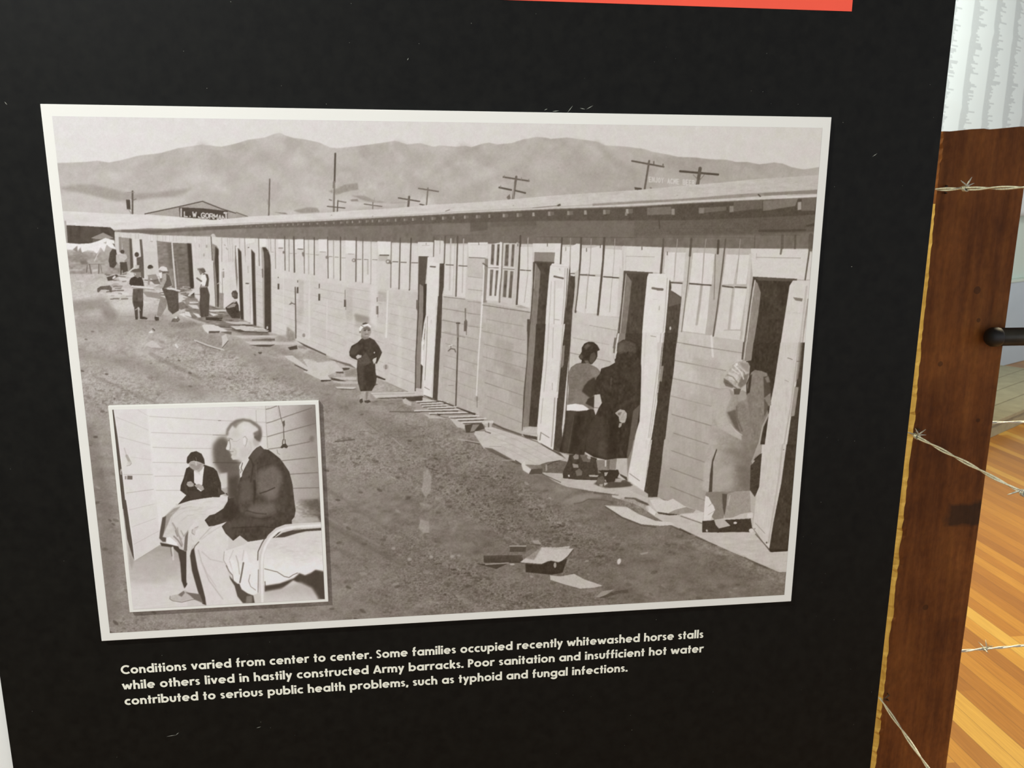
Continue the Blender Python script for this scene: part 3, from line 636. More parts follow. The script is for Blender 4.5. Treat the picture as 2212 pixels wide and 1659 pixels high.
    for q in ([(145, 185), (245, 185), (245, 325), (145, 330)], [(470, 185), (600, 188), (600, 372), (475, 370)], [(870, 205), (1022, 208), (1020, 402), (872, 400)], [(1350, 215), (1550, 222), (1545, 415), (1365, 412)], [(1955, 230), (2185, 232), (2185, 440), (1960, 438)]):
        P(q, 224, soft=.2)
    for x, x2, y0, y1, w, v in ((30, 30, 150, 665, 10, 140), (98, 113, 150, 672, 16, 96), (252, 258, 150, 690, 13, 105), (320, 324, 190, 700, 9, 150), (405, 405, 160, 715, 15, 88), (604, 612, 150, 765, 14, 98), (692, 697, 190, 770, 9, 135), (797, 797, 150, 795, 17, 92), (1033, 1026, 160, 815, 17, 98), (1130, 1127, 160, 830, 13, 108), (1255, 1248, 200, 850, 10, 145), (1557, 1547, 160, 905, 14, 122), (1690, 1670, 170, 925, 18, 98), (1852, 1824, 170, 940, 20, 88)):
        L([(x, y0), (x2, y1)], w, v, .92, .15)
    for x0, x1, y0, y1 in ((265, 315, 200, 690), (335, 395, 200, 700), (625, 685, 230, 760), (705, 790, 230, 780), (810, 870, 240, 790), (1045, 1120, 240, 820), (1140, 1250, 250, 840), (1262, 1345, 245, 850), (1565, 1665, 260, 905), (1700, 1830, 255, 930), (1860, 1950, 270, 940)):
        P([(x0, y0), (x1, y0+5), (x1-4, y1), (x0-2, y1)], 214, a=.8, soft=.6)
        for _ in range(2):
            x = r.uniform(x0, x1); L([(x, y0), (x-4, y1)], 10, r.uniform(190, 226), .5, .5)
    for x0, x1, y in ((40, 75, 393), (110, 140, 398), (270, 320, 403), (340, 395, 408), (425, 475, 414)): L([(x0, y), (x1, y+2)], 5, 150, .8)
    for x0, x1, y, w, v in ((630, 675, 441, 8, 120), (712, 765, 450, 7, 122), (815, 872, 460, 7, 128), (1045, 1105, 483, 9, 105), (1150, 1210, 486, 9, 110), (1275, 1345, 488, 8, 115), (1575, 1655, 519, 12, 88), (1700, 1780, 528, 12, 92), (1860, 1950, 534, 12, 95)): L([(x0, y), (x1, y+3)], w, v)
    L([(160, 328), (235, 332)], 11, 92); L([(490, 371), (575, 375)], 8, 140); L([(910, 402), (995, 406)], 7, 145); L([(1385, 422), (1515, 424)], 17, 84); P([(1365, 430), (1500, 430), (1500, 510), (1365, 512)], 176, a=.7, soft=.6)
    L([(1205, 500), (1205, 700)], 20, 150, .6, 1); L([(2000, 275), (2120, 275)], 6, 150, .7); L([(2070, 235), (2070, 270)], 7, 130)
    E(243, 412, 18, 38, 120, .9, .3, -15); E(600, 455, 26, 24, 128, .9, .5); E(998, 500, 30, 27, 128, .9, .3); E(995, 500, 14, 13, 205); E(1512, 520, 38, 34, 124, .9, .3); E(1505, 518, 17, 15, 208); E(1550, 540, 16, 20, 120)
    for x, y0, y1, w in ((158, 900, 992, 24), (160, 800, 832, 10), (481, 1000, 1102, 28), (482, 850, 916, 14), (867, 1085, 1196, 32), (867, 940, 1080, 8), (878, 1196, 1240, 6), (1345, 1182, 1306, 36), (1345, 1050, 1120, 16), (1358, 1306, 1355, 6)): R(x-w/2, y0, x+w/2, y1, 86, a=.95)
    P([(340, 720), (320, 1150), (325, 1659), (345, 1659), (345, 1150)], 220, a=.6, soft=.8); L([(598, 1100), (590, 1659)], 16, 214, .7, .6); L([(985, 980), (985, 1659)], 8, 210, .6, .5); P([(1500, 950), (1515, 950), (1490, 1659), (1468, 1659)], 224, a=.95, soft=.2)
    P([(1245, 900), (1350, 900), (1340, 1500), (1240, 1420)], 218, a=.7, soft=2.5); P([(1000, 1290), (1230, 1350), (1200, 1450), (1020, 1400)], 148, a=.8, soft=2); P([(370, 1500), (580, 1400), (580, 1650), (380, 1659)], 186, a=.4, soft=5)
    P([(870, 900), (990, 930), (985, 1400), (880, 1400)], 176, a=.5, soft=2); P([(1360, 960), (1480, 980), (1480, 1120), (1360, 1110)], 166, a=.55, soft=1); P([(170, 780), (250, 800), (250, 1300), (165, 1300)], 178, a=.5, soft=1)
    L([(122, 900), (130, 1659)], 17, 104); L([(35, 1155), (65, 1130), (110, 1150)], 9, 112); E(250, 1620, 22, 30, 135, .8, .4)
    # ---- door one (b2)
    F(780, 640, 6.9125)
    F(620, 490, 6.9125); P([(1965, 440), (2100, 450), (2080, 700), (1990, 1659), (1940, 1659), (1960, 700)], 95)
    F(780, 640, 6.9125)
    P([(850, -200), (925, -150), (935, 0), (925, 500), (895, 1380), (825, 1370), (800, 1420), (815, 900), (840, 200)], 138, tex=3, ta=(4, 20)); L([(862, -200), (850, 300), (815, 900), (808, 1410)], 14, 78); P([(935, -180), (990, -190), (975, 200), (900, 1380), (884, 1380), (900, 700), (925, 300)], 76)
    P([(825, 50), (845, 60), (840, 220), (822, 180)], 110); P([(975, 240), (940, 400), (900, 700), (892, 1010), (930, 1050), (950, 500)], 226)
    L([(945, 560), (940, 640)], 12, 100, .8); L([(935, 720), (925, 800)], 8, 130, .6)
    F(900, 490, 6.9125); P([(165, 450), (340, 455), (335, 600), (285, 1659), (130, 1659), (150, 900)], 222); L([(205, 592), (275, 597)], 22, 108); L([(340, 460), (340, 510)], 8, 90); P([(255, 200), (255, 440), (400, 545), (415, 300), (400, 210)], 206)
    P([(18, 228), (252, 230), (245, 440), (30, 438)], 214); L([(80, 275), (190, 277)], 6, 150); L([(140, 240), (140, 265)], 8, 120); L([(40, 440), (175, 445)], 8, 88)
    P([(415, 545), (345, 545), (335, 900), (320, 1200), (285, 1659), (365, 1659), (385, 1010), (405, 900)], 88, tex=4)
    F(780, 640, 6.9125); P([(975, 0), (1140, 0), (1120, 400), (1090, 1000), (1065, 1530), (930, 1470), (925, 1200), (960, 600)], 220); L([(990, 300), (975, 800), (950, 1250)], 8, 130); L([(1125, 100), (1100, 700), (1050, 1500)], 6, 160, .8); L([(1140, 50), (1115, 500), (1085, 1100), (1062, 1520)], 8, 225)
    P([(1148, 0), (1215, 0), (1195, 480), (1140, 1545), (1068, 1530), (1085, 1100), (1120, 480)], 86, tex=3, ta=(4, 10)); L([(945, 1355), (1020, 1395)], 8, 110); L([(1045, 350), (1045, 400)], 8, 160, .6)
    # window bay to the right of door one (b3)
    F(900, 490, 6.9125)
    for x0, x1, x2, y0, y1, v in ((258, 398, 375, 270, 545, 212), (430, 590, 560, 275, 1025, 214), (625, 760, 725, 275, 1050, 214)):
        P([(x0, y0), (x1, y0), (x2, y1), (x0-20 if y1 > 900 else x0, y1-15)], v, a=.9)
    for x, x2, y0, y1, w, v in ((258, 250, 140, 440, 14, 100), (425, 410, 140, 545, 18, 96), (612, 585, 140, 1035, 19, 92), (575, 540, 160, 1020, 6, 165), (350, 345, 160, 400, 8, 150), (510, 490, 180, 940, 24, 186), (700, 680, 180, 980, 16, 178), (1550, 1490, 130, 1155, 22, 90), (1665, 1610, 160, 1110, 10, 172), (1290, 1235, 130, 1120, 24, 100)):
        L([(x, y0), (x2, y1)], w, v, .92, .15)
    P([(765, 235), (1062, 232), (1062, 430), (1020, 465), (780, 450)], 216); L([(780, 455), (1020, 465)], 10, 102); L([(800, 266), (1050, 268)], 5, 165); L([(925, 235), (928, 268)], 10, 100); P([(760, 470), (1015, 475), (1000, 750), (760, 740)], 190, tex=2)
    for y in (740, 930, 1110, 1290, 1480): L([(765, y), (985, y+25)], 7, 135, .8)
    for x0, x1, y in ((435, 545, 565), (628, 750, 580), (1545, 1700, 645)): L([(x0, y-2), (x1, y+6)], 13, 92)
    L([(400, 1042), (720, 1078)], 9, 115, .9); L([(380, 1218), (710, 1268)], 7, 135); L([(370, 1392), (600, 1430)], 7, 130); L([(365, 1570), (720, 1650)], 7, 130)
    P([(1020, 470), (1080, 480), (1050, 1130), (985, 1130), (1005, 700)], 142, soft=.4); L([(1000, 560), (1000, 640)], 14, 232); L([(990, 545), (1100, 620)], 20, 110); L([(1005, 640), (985, 1100), (945, 1659)], 14, 228)
    P([(1075, 265), (1250, 235), (1280, 235), (1260, 700), (1215, 1110), (1035, 1100), (1060, 700)], 212)
    P([(1290, 240), (1535, 250), (1500, 700), (1460, 1160), (1235, 1110), (1265, 700)], 198)
    for q in ([(1120, 260), (1165, 260), (1150, 570), (1105, 560)], [(1205, 260), (1245, 260), (1225, 580), (1190, 575)], [(1330, 265), (1380, 260), (1365, 590), (1310, 580)], [(1425, 260), (1465, 260), (1445, 595), (1405, 590)], [(1100, 640), (1145, 640), (1120, 1030), (1085, 1030)], [(1185, 650), (1225, 650), (1195, 1035), (1160, 1030)], [(1310, 650), (1360, 655), (1335, 1055), (1285, 1045)], [(1400, 660), (1445, 665), (1415, 1065), (1370, 1060)]):
        P(q, 108, soft=.5, tex=9, ta=(6, 12))
    L([(1070, 605), (1225, 612)], 12, 108); L([(1070, 598), (1225, 600)], 10, 222); L([(1295, 622), (1455, 632)], 12, 112); L([(1295, 612), (1455, 620)], 12, 220)
    L([(1290, 140), (1268, 700), (1235, 1115)], 18, 128, .9); L([(1500, 250), (1485, 700), (1440, 1140)], 40, 190, .8); L([(1510, 255), (1510, 285)], 10, 80); L([(1255, 235), (1238, 600), (1190, 1090)], 26, 222, .8)
    P([(1550, 305), (1730, 305), (1690, 1210), (1500, 1150)], 214, a=.9); L([(1665, 300), (1610, 1110)], 9, 178); L([(1545, 642), (1620, 648)], 15, 95); L([(1640, 650), (1700, 655)], 15, 95)
    L([(1550, 130), (1540, 600), (1490, 1155)], 22, 92); P([(1470, 1190), (1560, 1170), (1670, 1220), (1560, 1215)], 172); L([(985, 1165), (1300, 1215), (1690, 1275)], 10, 112)
    P([(740, 1380), (755, 1410), (745, 1560), (705, 1560), (708, 1410)], 112); L([(733, 1215), (727, 1400)], 9, 118); L([(738, 1560), (740, 1610)], 8, 120); P([(1650, 1380), (1690, 1380), (1690, 1600), (1645, 1560)], 100)
    # stand pipe with tap
    F(780, 640, 6.9125)
    L([(1445, 390), (1440, 800), (1415, 1640)], 42, 176, .8, .6); L([(1448, 400), (1440, 800), (1412, 1640)], 21, 96); L([(1425, 400), (1470, 400)], 22, 95); L([(1440, 420), (1445, 600)], 30, 130)
    L([(1410, 830), (1395, 790), (1340, 780), (1300, 815)], 16, 110); L([(1340, 770), (1335, 735)], 14, 130); L([(1310, 740), (1360, 725)], 12, 214); L([(1300, 1330), (1380, 1330)], 8, 140); L([(1550, 180), (1555, 370)], 10, 118); P([(1545, 372), (1588, 372), (1578, 525), (1535, 520)], 108); L([(1572, 525), (1572, 575)], 7, 120)
    P([(1808, 0), (1815, 0), (1790, 500), (1740, 1100), (1725, 1480), (1715, 1480), (1745, 900), (1775, 500)], 224, soft=.2); L([(1800, 0), (1780, 500), (1745, 1050), (1722, 1480)], 13, 218, .9)
    for x, y in ((370, 1055), (1730, 1530)): E(x, y, 38, 36, 160, .8, .3); L([(x, y-30), (x, y+30)], 9, 100)
    L([(1730, 1560), (1730, 1659)], 8, 110)
    P([(1865, 0), (2060, 0), (2060, 90), (1870, 90)], 206, a=.4, soft=1)
    # ---- door two (b4) and the bay to its right
    F(1100, 500, 6.506)
    for q, v in (([(330, 170), (725, 165), (720, 290), (335, 290)], 214), ([(640, 165), (725, 165), (715, 450), (600, 460), (640, 300)], 220), ([(355, 290), (645, 295), (630, 430), (350, 425)], 140), ([(350, 415), (635, 430), (630, 450), (350, 440)], 96)): P(q, v, tex=1.5)
    L([(535, 170), (535, 205)], 12, 100); L([(155, 60), (145, 400), (105, 1020)], 24, 92); P([(160, 215), (330, 215), (320, 600), (290, 1060), (120, 1000), (145, 600)], 214, a=.9); L([(260, 100), (260, 600), (210, 1000)], 9, 170); L([(155, 540), (225, 545)], 13, 92); L([(240, 546), (300, 549)], 13, 95)
    P([(335, 430), (600, 450), (575, 520), (490, 1659), (270, 1659), (330, 700)], 84, tex=4, ta=(6, 10)); P([(350, 440), (375, 450), (438, 560), (430, 700), (400, 1100), (360, 1659), (275, 1659), (310, 1050), (335, 700)], 130, tex=4, ta=(3, 14)); L([(358, 440), (335, 800), (300, 1200), (262, 1659)], 12, 84); L([(368, 450), (345, 800)], 7, 190, .8)
    P([(262, 1235), (290, 1240), (280, 1440), (250, 1440)], 95)
    P([(575, 490), (600, 455), (835, 465), (835, 520), (790, 1000), (735, 1659), (490, 1659), (520, 1100), (560, 620)], 221); L([(590, 480), (830, 500)], 8, 190, .7); L([(632, 630), (755, 658)], 26, 106, .95)
    L([(590, 700), (570, 1100), (530, 1659)], 10, 176, .8); L([(640, 700), (620, 1659)], 16, 172, .7, .4); P([(650, 680), (755, 690), (745, 800), (650, 800)], 208, a=.7); L([(635, 1235), (705, 1242)], 9, 160); L([(785, 520), (770, 900), (740, 1300), (700, 1659)], 14, 176, .8); L([(818, 520), (800, 900), (765, 1300)], 11, 112); L([(835, 520), (815, 900), (785, 1250)], 9, 226); L([(705, 520), (710, 540)], 14, 180)
    P([(855, 480), (860, 610), (925, 625), (925, 760), (895, 1100), (850, 1659), (735, 1659), (770, 1250), (805, 1000), (840, 550)], 86, tex=5, ta=(5, 10)); P([(865, 600), (920, 605), (918, 630), (865, 620)], 214); L([(855, 590), (915, 592)], 12, 95); P([(755, 1580), (785, 1590), (780, 1659), (750, 1659)], 150)
    P([(745, 210), (860, 215), (850, 480), (730, 450)], 218); P([(870, 215), (950, 170), (995, 175), (985, 560), (860, 580)], 216); L([(860, 90), (850, 480)], 10, 150); L([(740, 90), (720, 450)], 22, 92); L([(795, 215), (793, 270)], 7, 110); L([(1010, 90), (1000, 400), (960, 800), (930, 1135)], 26, 96); L([(960, 560), (930, 900), (900, 1130)], 34, 190, .9)
    P([(1020, 235), (1140, 235), (1130, 590), (1000, 600)], 214); P([(1150, 235), (1310, 190), (1300, 600), (1130, 605)], 214); P([(1000, 625), (1100, 620), (1060, 1160), (940, 1110)], 213); P([(1110, 625), (1290, 640), (1240, 1150), (1070, 1150)], 216)
    L([(1150, 100), (1140, 420), (1100, 760), (1075, 1080)], 9, 160, .9); L([(1000, 606), (1095, 612)], 17, 92); L([(1115, 612), (1200, 620)], 17, 95); L([(1335, 90), (1320, 400), (1275, 850), (1243, 1180)], 30, 94); L([(1085, 235), (1085, 280)], 12, 100); L([(1280, 180), (1280, 225)], 12, 100)
    P([(1345, 245), (1585, 260), (1590, 600), (1530, 1200), (1260, 1180), (1310, 700)], 214); L([(1485, 100), (1470, 420), (1430, 850), (1410, 1130)], 9, 168, .9); L([(1325, 635), (1440, 642)], 18, 92); L([(1450, 645), (1545, 652)], 18, 90); P([(1550, 500), (1610, 560), (1560, 1200), (1510, 1200)], 196, a=.8, soft=.6)
    P([(890, 1140), (1540, 1215), (1520, 1380), (880, 1290)], 200, a=.8, soft=.5); L([(1130, 1318), (1510, 1390)], 6, 150, .9)
    P([(1590, 205), (2155, 225), (2120, 580), (1610, 550)], 212); L([(1640, 346), (2040, 356)], 8, 168); L([(1863, 215), (1863, 255)], 12, 98); L([(2165, 200), (2135, 590)], 20, 96); L([(1610, 205), (1600, 560)], 14, 198); L([(1640, 210), (1635, 560)], 5, 180)
    # door three (b4)
    P([(1610, 552), (1965, 575), (1940, 640), (1850, 1659), (1520, 1659), (1590, 900)], 84, tex=4, ta=(6, 10)); P([(1615, 550), (2020, 575), (2020, 590), (1640, 590)], 96); P([(1640, 590), (1720, 700), (1690, 1000), (1630, 1500), (1540, 1560), (1590, 1000)], 128, tex=4, ta=(3, 14)); L([(1615, 580), (1580, 1000), (1520, 1500)], 16, 98); L([(1640, 590), (1600, 1000), (1545, 1540)], 7, 212, .9)
    P([(1480, 1490), (1520, 1500), (1490, 1659), (1455, 1640)], 122)
    P([(1965, 590), (2212, 595), (2212, 1659), (1850, 1659), (1890, 1150), (1940, 640)], 224); L([(2012, 795), (2150, 820)], 32, 118, .95); L([(2020, 950), (2130, 965)], 5, 185); L([(2112, 1040), (2110, 1110)], 10, 130, .8); L([(1990, 1468), (2070, 1480)], 6, 160); L([(2200, 800), (2160, 1200), (2100, 1659)], 14, 186, .8); P([(2150, 1500), (2170, 1500), (2140, 1659), (2120, 1659)], 140, a=.6)
    # ---- right bays and last door (b5)
    F(1420, 500, 6.144)
    P([(0, 590), (170, 570), (150, 700), (135, 1100), (58, 1659), (0, 1659)], 221, a=.95); L([(0, 765), (65, 768)], 34, 120); L([(130, 620), (100, 1100), (40, 1659)], 14, 178, .8); L([(150, 620), (125, 1000), (55, 1659)], 8, 226, .8); L([(25, 990), (22, 1040)], 10, 130, .7)
    P([(165, 570), (190, 780), (330, 880), (310, 1000), (270, 1400), (230, 1659), (60, 1659), (100, 1350), (150, 800)], 88, tex=5, ta=(5, 10)); E(172, 1285, 12, 24, 190); P([(165, 770), (310, 880), (320, 850), (330, 950), (150, 1000)], 116, a=.6)
    for q, v in (([(110, 275), (235, 275), (215, 660), (175, 660), (85, 540)], 220), ([(250, 280), (375, 280), (350, 660), (225, 660)], 218), ([(380, 225), (428, 225), (400, 760), (340, 1300), (275, 1330), (330, 800)], 196), ([(475, 285), (610, 285), (590, 690), (430, 680)], 220), ([(630, 285), (765, 300), (745, 700), (600, 700)], 219),
                 ([(200, 690), (325, 695), (315, 860), (180, 780)], 216), ([(430, 705), (575, 715), (520, 1240), (640, 1360), (330, 1320), (390, 900)], 217), ([(600, 715), (700, 720), (650, 1300), (630, 1365), (520, 1240)], 216),
                 ([(765, 235), (875, 240), (860, 600), (745, 1380), (630, 1370), (700, 900), (740, 500)], 178), ([(915, 305), (1080, 310), (1010, 700), (860, 700)], 214), ([(1090, 310), (1225, 310), (1180, 700), (1050, 700)], 217),
                 ([(860, 745), (1000, 755), (960, 1100), (940, 1300), (770, 1320)], 208), ([(1010, 755), (1190, 760), (1100, 1300), (950, 1300)], 217), ([(770, 1310), (1110, 1320), (1090, 1440), (750, 1400)], 206)):
        P(q, v, a=.92, tex=2, ta=(4, 16))
    for p, w, v in (([(265, 100), (250, 280), (225, 600)], 9, 168), ([(430, 320), (395, 700), (320, 1330)], 12, 110), ([(450, 100), (430, 320)], 30, 94), ([(645, 100), (620, 300), (590, 680)], 9, 160), ([(1100, 100), (1080, 310), (1040, 700)], 9, 160), ([(905, 100), (860, 500), (790, 1050), (740, 1385)], 20, 98), ([(80, 100), (65, 300), (42, 550)], 26, 98), ([(810, 120), (800, 290)], 30, 86), ([(770, 300), (750, 900)], 12, 130)):
        L(p, w, v, .9, .2)
    L([(585, 715), (560, 950), (520, 1230)], 34, 160, .75, 1); L([(1010, 760), (980, 1000), (950, 1290)], 36, 170, .75, 1.2); L([(1050, 560), (1020, 740)], 34, 188, .6, 1)
    for x0, x1, y0, y1 in ((185, 325, 677, 686), (425, 570, 690, 702), (580, 710, 704, 712), (862, 1005, 722, 742), (1030, 1180, 735, 745)): L([(x0, y0), (x1, y1)], 18, 90)
    L([(130, 270), (130, 310)], 12, 105)
    L([(715, 1385), (735, 1659)], 26, 220, .8, .5); P([(755, 1400), (1150, 1450), (1130, 1659), (740, 1560)], 184, a=.8, soft=.5); L([(260, 1470), (450, 1500), (700, 1545), (1120, 1610)], 7, 135)
    P([(1240, 228), (2005, 238), (1950, 640), (1265, 600)], 208, tex=2); L([(1310, 342), (1900, 352)], 9, 158); L([(1315, 290), (1315, 370)], 10, 172, .7); L([(1645, 235), (1635, 295)], 26, 120); P([(2010, 240), (2050, 285), (2020, 640), (1960, 640)], 206); L([(2035, 60), (2010, 300), (1960, 640)], 20, 104); L([(1235, 310), (1190, 900), (1140, 1440)], 36, 200, .9)
    P([(1270, 600), (1855, 630), (1780, 700), (1615, 1659), (1250, 1659), (1160, 1659), (1220, 1000)], 74, tex=4, ta=(6, 10)); P([(1270, 600), (1855, 630), (1850, 665), (1350, 650)], 96, soft=.4); P([(1290, 640), (1330, 690), (1372, 810), (1340, 1100), (1250, 1659), (1150, 1659), (1200, 1200), (1255, 800)], 140, tex=4, ta=(3, 14)); L([(1270, 640), (1220, 1000), (1130, 1659)], 14, 92); L([(1295, 645), (1240, 1000), (1160, 1659)], 10, 206)
    P([(1800, 650), (2025, 650), (1990, 1100), (1950, 1659), (1610, 1659), (1680, 1200), (1755, 720)], 206, tex=2, ta=(4, 20)); P([(1800, 872), (1930, 890), (1920, 930), (1830, 915)], 130); L([(1980, 730), (1950, 1000), (1870, 1659)], 26, 180, .8); L([(2000, 900), (1930, 1400), (1905, 1659)], 24, 140, .7); L([(1950, 1100), (1900, 1659)], 8, 205); L([(1800, 1078), (1890, 1085)], 4, 175)
    F(0, 0, 1); P([(1745, 770), (1760, 600), (1765, 640), (1752, 780)], 110, a=.8)
    # doors two and three, lower halves (b6, c2)
    F(920, 700, 6.9125)
    P([(1515, 0), (1560, 0), (1545, 300), (1510, 700), (1445, 1560), (1430, 1640), (1460, 1000), (1510, 500)], 92)
    P([(1560, 0), (1645, 0), (1630, 300), (1580, 900), (1535, 1530), (1450, 1540), (1490, 900)], 134, tex=3, ta=(3, 14)); P([(1645, 0), (1790, 0), (1750, 600), (1660, 1540), (1535, 1530), (1580, 900), (1630, 300)], 78, tex=3, ta=(5, 9))
    P([(1430, 1600), (1540, 1530), (1665, 1540), (1665, 1600), (1540, 1620), (1430, 1640)], 186, soft=.5, tex=4)
    P([(1790, 0), (2075, 0), (2040, 400), (1960, 1200), (1900, 1720), (1660, 1640), (1690, 1200), (1750, 600)], 216, tex=1.5, ta=(3, 20))
    L([(1835, 0), (1800, 600), (1740, 1200), (1720, 1450)], 11, 172, .8, .2); L([(1900, 50), (1890, 500)], 9, 160, .7, .2); L([(1885, 880), (1885, 980)], 14, 165, .8); L([(2050, 0), (2000, 600), (1930, 1300), (1885, 1659)], 12, 168, .9); L([(2070, 0), (2020, 600), (1950, 1300), (1905, 1659)], 9, 224)
    P([(2080, 0), (2175, 0), (2150, 300), (2090, 1000), (2020, 1659), (1910, 1659), (1960, 1200), (2040, 300)], 80, tex=4, ta=(5, 9)); P([(2045, 320), (2075, 330), (2040, 660), (2005, 640)], 132)
    L([(1705, 1659), (1705, 1615), (1780, 1659)], 9, 130)
    F(1140, 860, 7.373)
    P([(202, -100), (487, -100), (466, 200), (405, 825), (165, 700), (170, 400)], 217); L([(240, 0), (205, 400)], 14, 176, .8); L([(430, 0), (400, 450), (375, 770)], 20, 150, .8, .2); L([(462, 0), (430, 450), (408, 800)], 9, 222); L([(205, 545), (340, 628)], 10, 118); L([(208, 545), (190, 665)], 20, 150)
    P([(470, 0), (590, 0), (550, 400), (560, 700), (600, 880), (500, 860), (408, 820), (440, 450)], 80, tex=3)
    P([(590, 0), (640, 0), (600, 250), (555, 520), (545, 430), (560, 220)], 186)
    P([(200, 710), (410, 830), (520, 880), (600, 940), (500, 910), (300, 830)], 96)
    P([(1795, -100), (2055, -100), (2030, 200), (1960, 800), (1860, 1500), (1610, 1340), (1600, 1200), (1720, 500)], 216, tex=1.5, ta=(3, 20))
    L([(2050, -50), (2010, 250), (1940, 800), (1870, 1350)], 10, 150, .8); L([(2075, -60), (2035, 200), (1960, 850), (1850, 1480)], 13, 222); L([(1960, -50), (1900, 500), (1880, 800)], 16, 196, .6); L([(1620, 1200), (1780, 1315)], 10, 128)
    P([(2055, 0), (2212, 0), (2200, 300), (2110, 1200), (2060, 1565), (1880, 1575), (1850, 1500), (1900, 1200), (1990, 600)], 78, tex=4, ta=(5, 9))
    P([(1610, 1340), (1850, 1500), (1890, 1570), (1760, 1530), (1580, 1370)], 92)
    F(1140, 720, 7.373)
    P([(1560, 0), (1830, 0), (1790, 900), (1720, 1700), (1560, 1700), (1380, 400)], 76, tex=3); P([(1460, 0), (1558, 0), (1548, 130), (1470, 200), (1440, 140)], 132); P([(1430, 0), (1460, 0), (1440, 130), (1400, 400), (1380, 420), (1400, 200)], 206); P([(1385, 70), (1412, 75), (1385, 320), (1358, 310)], 118); L([(1425, 0), (1410, 80)], 10, 100)
    P([(1825, -10), (2185, -10), (2140, 450), (2080, 1000), (1960, 1700), (1700, 1700), (1790, 800)], 218, tex=1.5, ta=(3, 20)); P([(2180, -10), (2380, -10), (2190, 1690), (1965, 1700), (2070, 1100), (2140, 400)], 78, tex=4); P([(2140, 520), (2165, 520), (2135, 760), (2095, 740)], 140)
    L([(2120, 0), (2070, 500), (2010, 1000), (1920, 1659)], 13, 170, .8, .2); L([(2165, 0), (2100, 560), (2030, 1100), (1945, 1659)], 12, 160, .7); L([(1880, 0), (1830, 700), (1780, 1400)], 22, 200, .5, .6); L([(1955, 38), (2040, 55)], 9, 140); L([(2085, 220), (2080, 270)], 9, 150, .8)
    P([(650, 20), (690, 20), (670, 300), (640, 800), (600, 1659), (430, 1659), (520, 800), (560, 200)], 80, tex=3); P([(660, 330), (640, 640), (620, 1000), (590, 1400), (550, 1659), (545, 1500), (600, 900), (640, 500)], 200)
    P([(560, 200), (590, 190), (570, 500), (540, 560)], 140)
    # doors near the right edge lower (c3, c4)
    F(1420, 740, 6.506)
    P([(75, 0), (265, 0), (230, 400), (150, 950), (60, 1659), (0, 1659), (0, 400)], 76, tex=4, ta=(5, 9)); P([(0, 0), (70, 0), (40, 280), (0, 700)], 200); L([(80, 0), (50, 300), (5, 700)], 8, 214); P([(55, 330), (88, 330), (60, 550), (30, 540)], 140)
    P([(1210, 0), (1350, 0), (1320, 250), (1200, 260)], 140); L([(1215, 0), (1190, 230)], 20, 92); L([(1245, 0), (1215, 250)], 10, 205)
    P([(1350, 0), (1730, 0), (1640, 600), (1480, 1659), (1250, 1659), (1250, 260), (1320, 250)], 70, tex=4, ta=(5, 9))
    P([(1730, 0), (2075, 0), (2050, 300), (1960, 900), (1800, 1659), (1480, 1659), (1580, 900), (1640, 600)], 198, tex=2.5, ta=(4, 20)); L([(1990, 0), (1950, 300), (1880, 850), (1740, 1659)], 18, 168, .8, .3); P([(2020, 0), (2078, 0), (1960, 1659), (1790, 1659), (1900, 900), (1980, 400)], 76, tex=3); P([(2000, 0), (2040, 0), (2010, 300), (1980, 500), (1940, 560)], 130, a=.7)
    P([(1930, 620), (1985, 630), (1925, 1030), (1870, 1040)], 150); L([(1830, 213), (1895, 237)], 9, 120); L([(1790, 525), (1840, 548)], 7, 150); L([(1960, 262), (2010, 265)], 8, 100); L([(1920, 100), (1860, 700), (1760, 1400)], 8, 205, .8)
    F(1400, 960, 6.506)
    P([(0, 0), (40, 0), (0, 330)], 205); P([(45, 0), (215, 0), (190, 280), (130, 740), (0, 735), (0, 330)], 74, tex=3)
    P([(1600, 0), (1940, 0), (1860, 600), (1700, 1480), (1470, 1170), (1500, 900)], 196, tex=2.5, ta=(4, 20)); L([(1890, 0), (1830, 500), (1690, 1380)], 24, 176, .8, .3); L([(1930, 50), (1860, 560), (1760, 1100), (1700, 1470)], 12, 196)
    P([(1945, 0), (2100, 0), (2060, 600), (1975, 1500), (1740, 1515), (1700, 1480), (1760, 1100), (1870, 550)], 72, tex=4, ta=(5, 9)); L([(1505, 1105), (1640, 1250)], 7, 140); L([(1510, 1260), (1710, 1490)], 12, 92); E(1665, 1380, 12, 14, 95); E(1500, 1185, 7, 9, 120); E(1905, 75, 9, 7, 120)

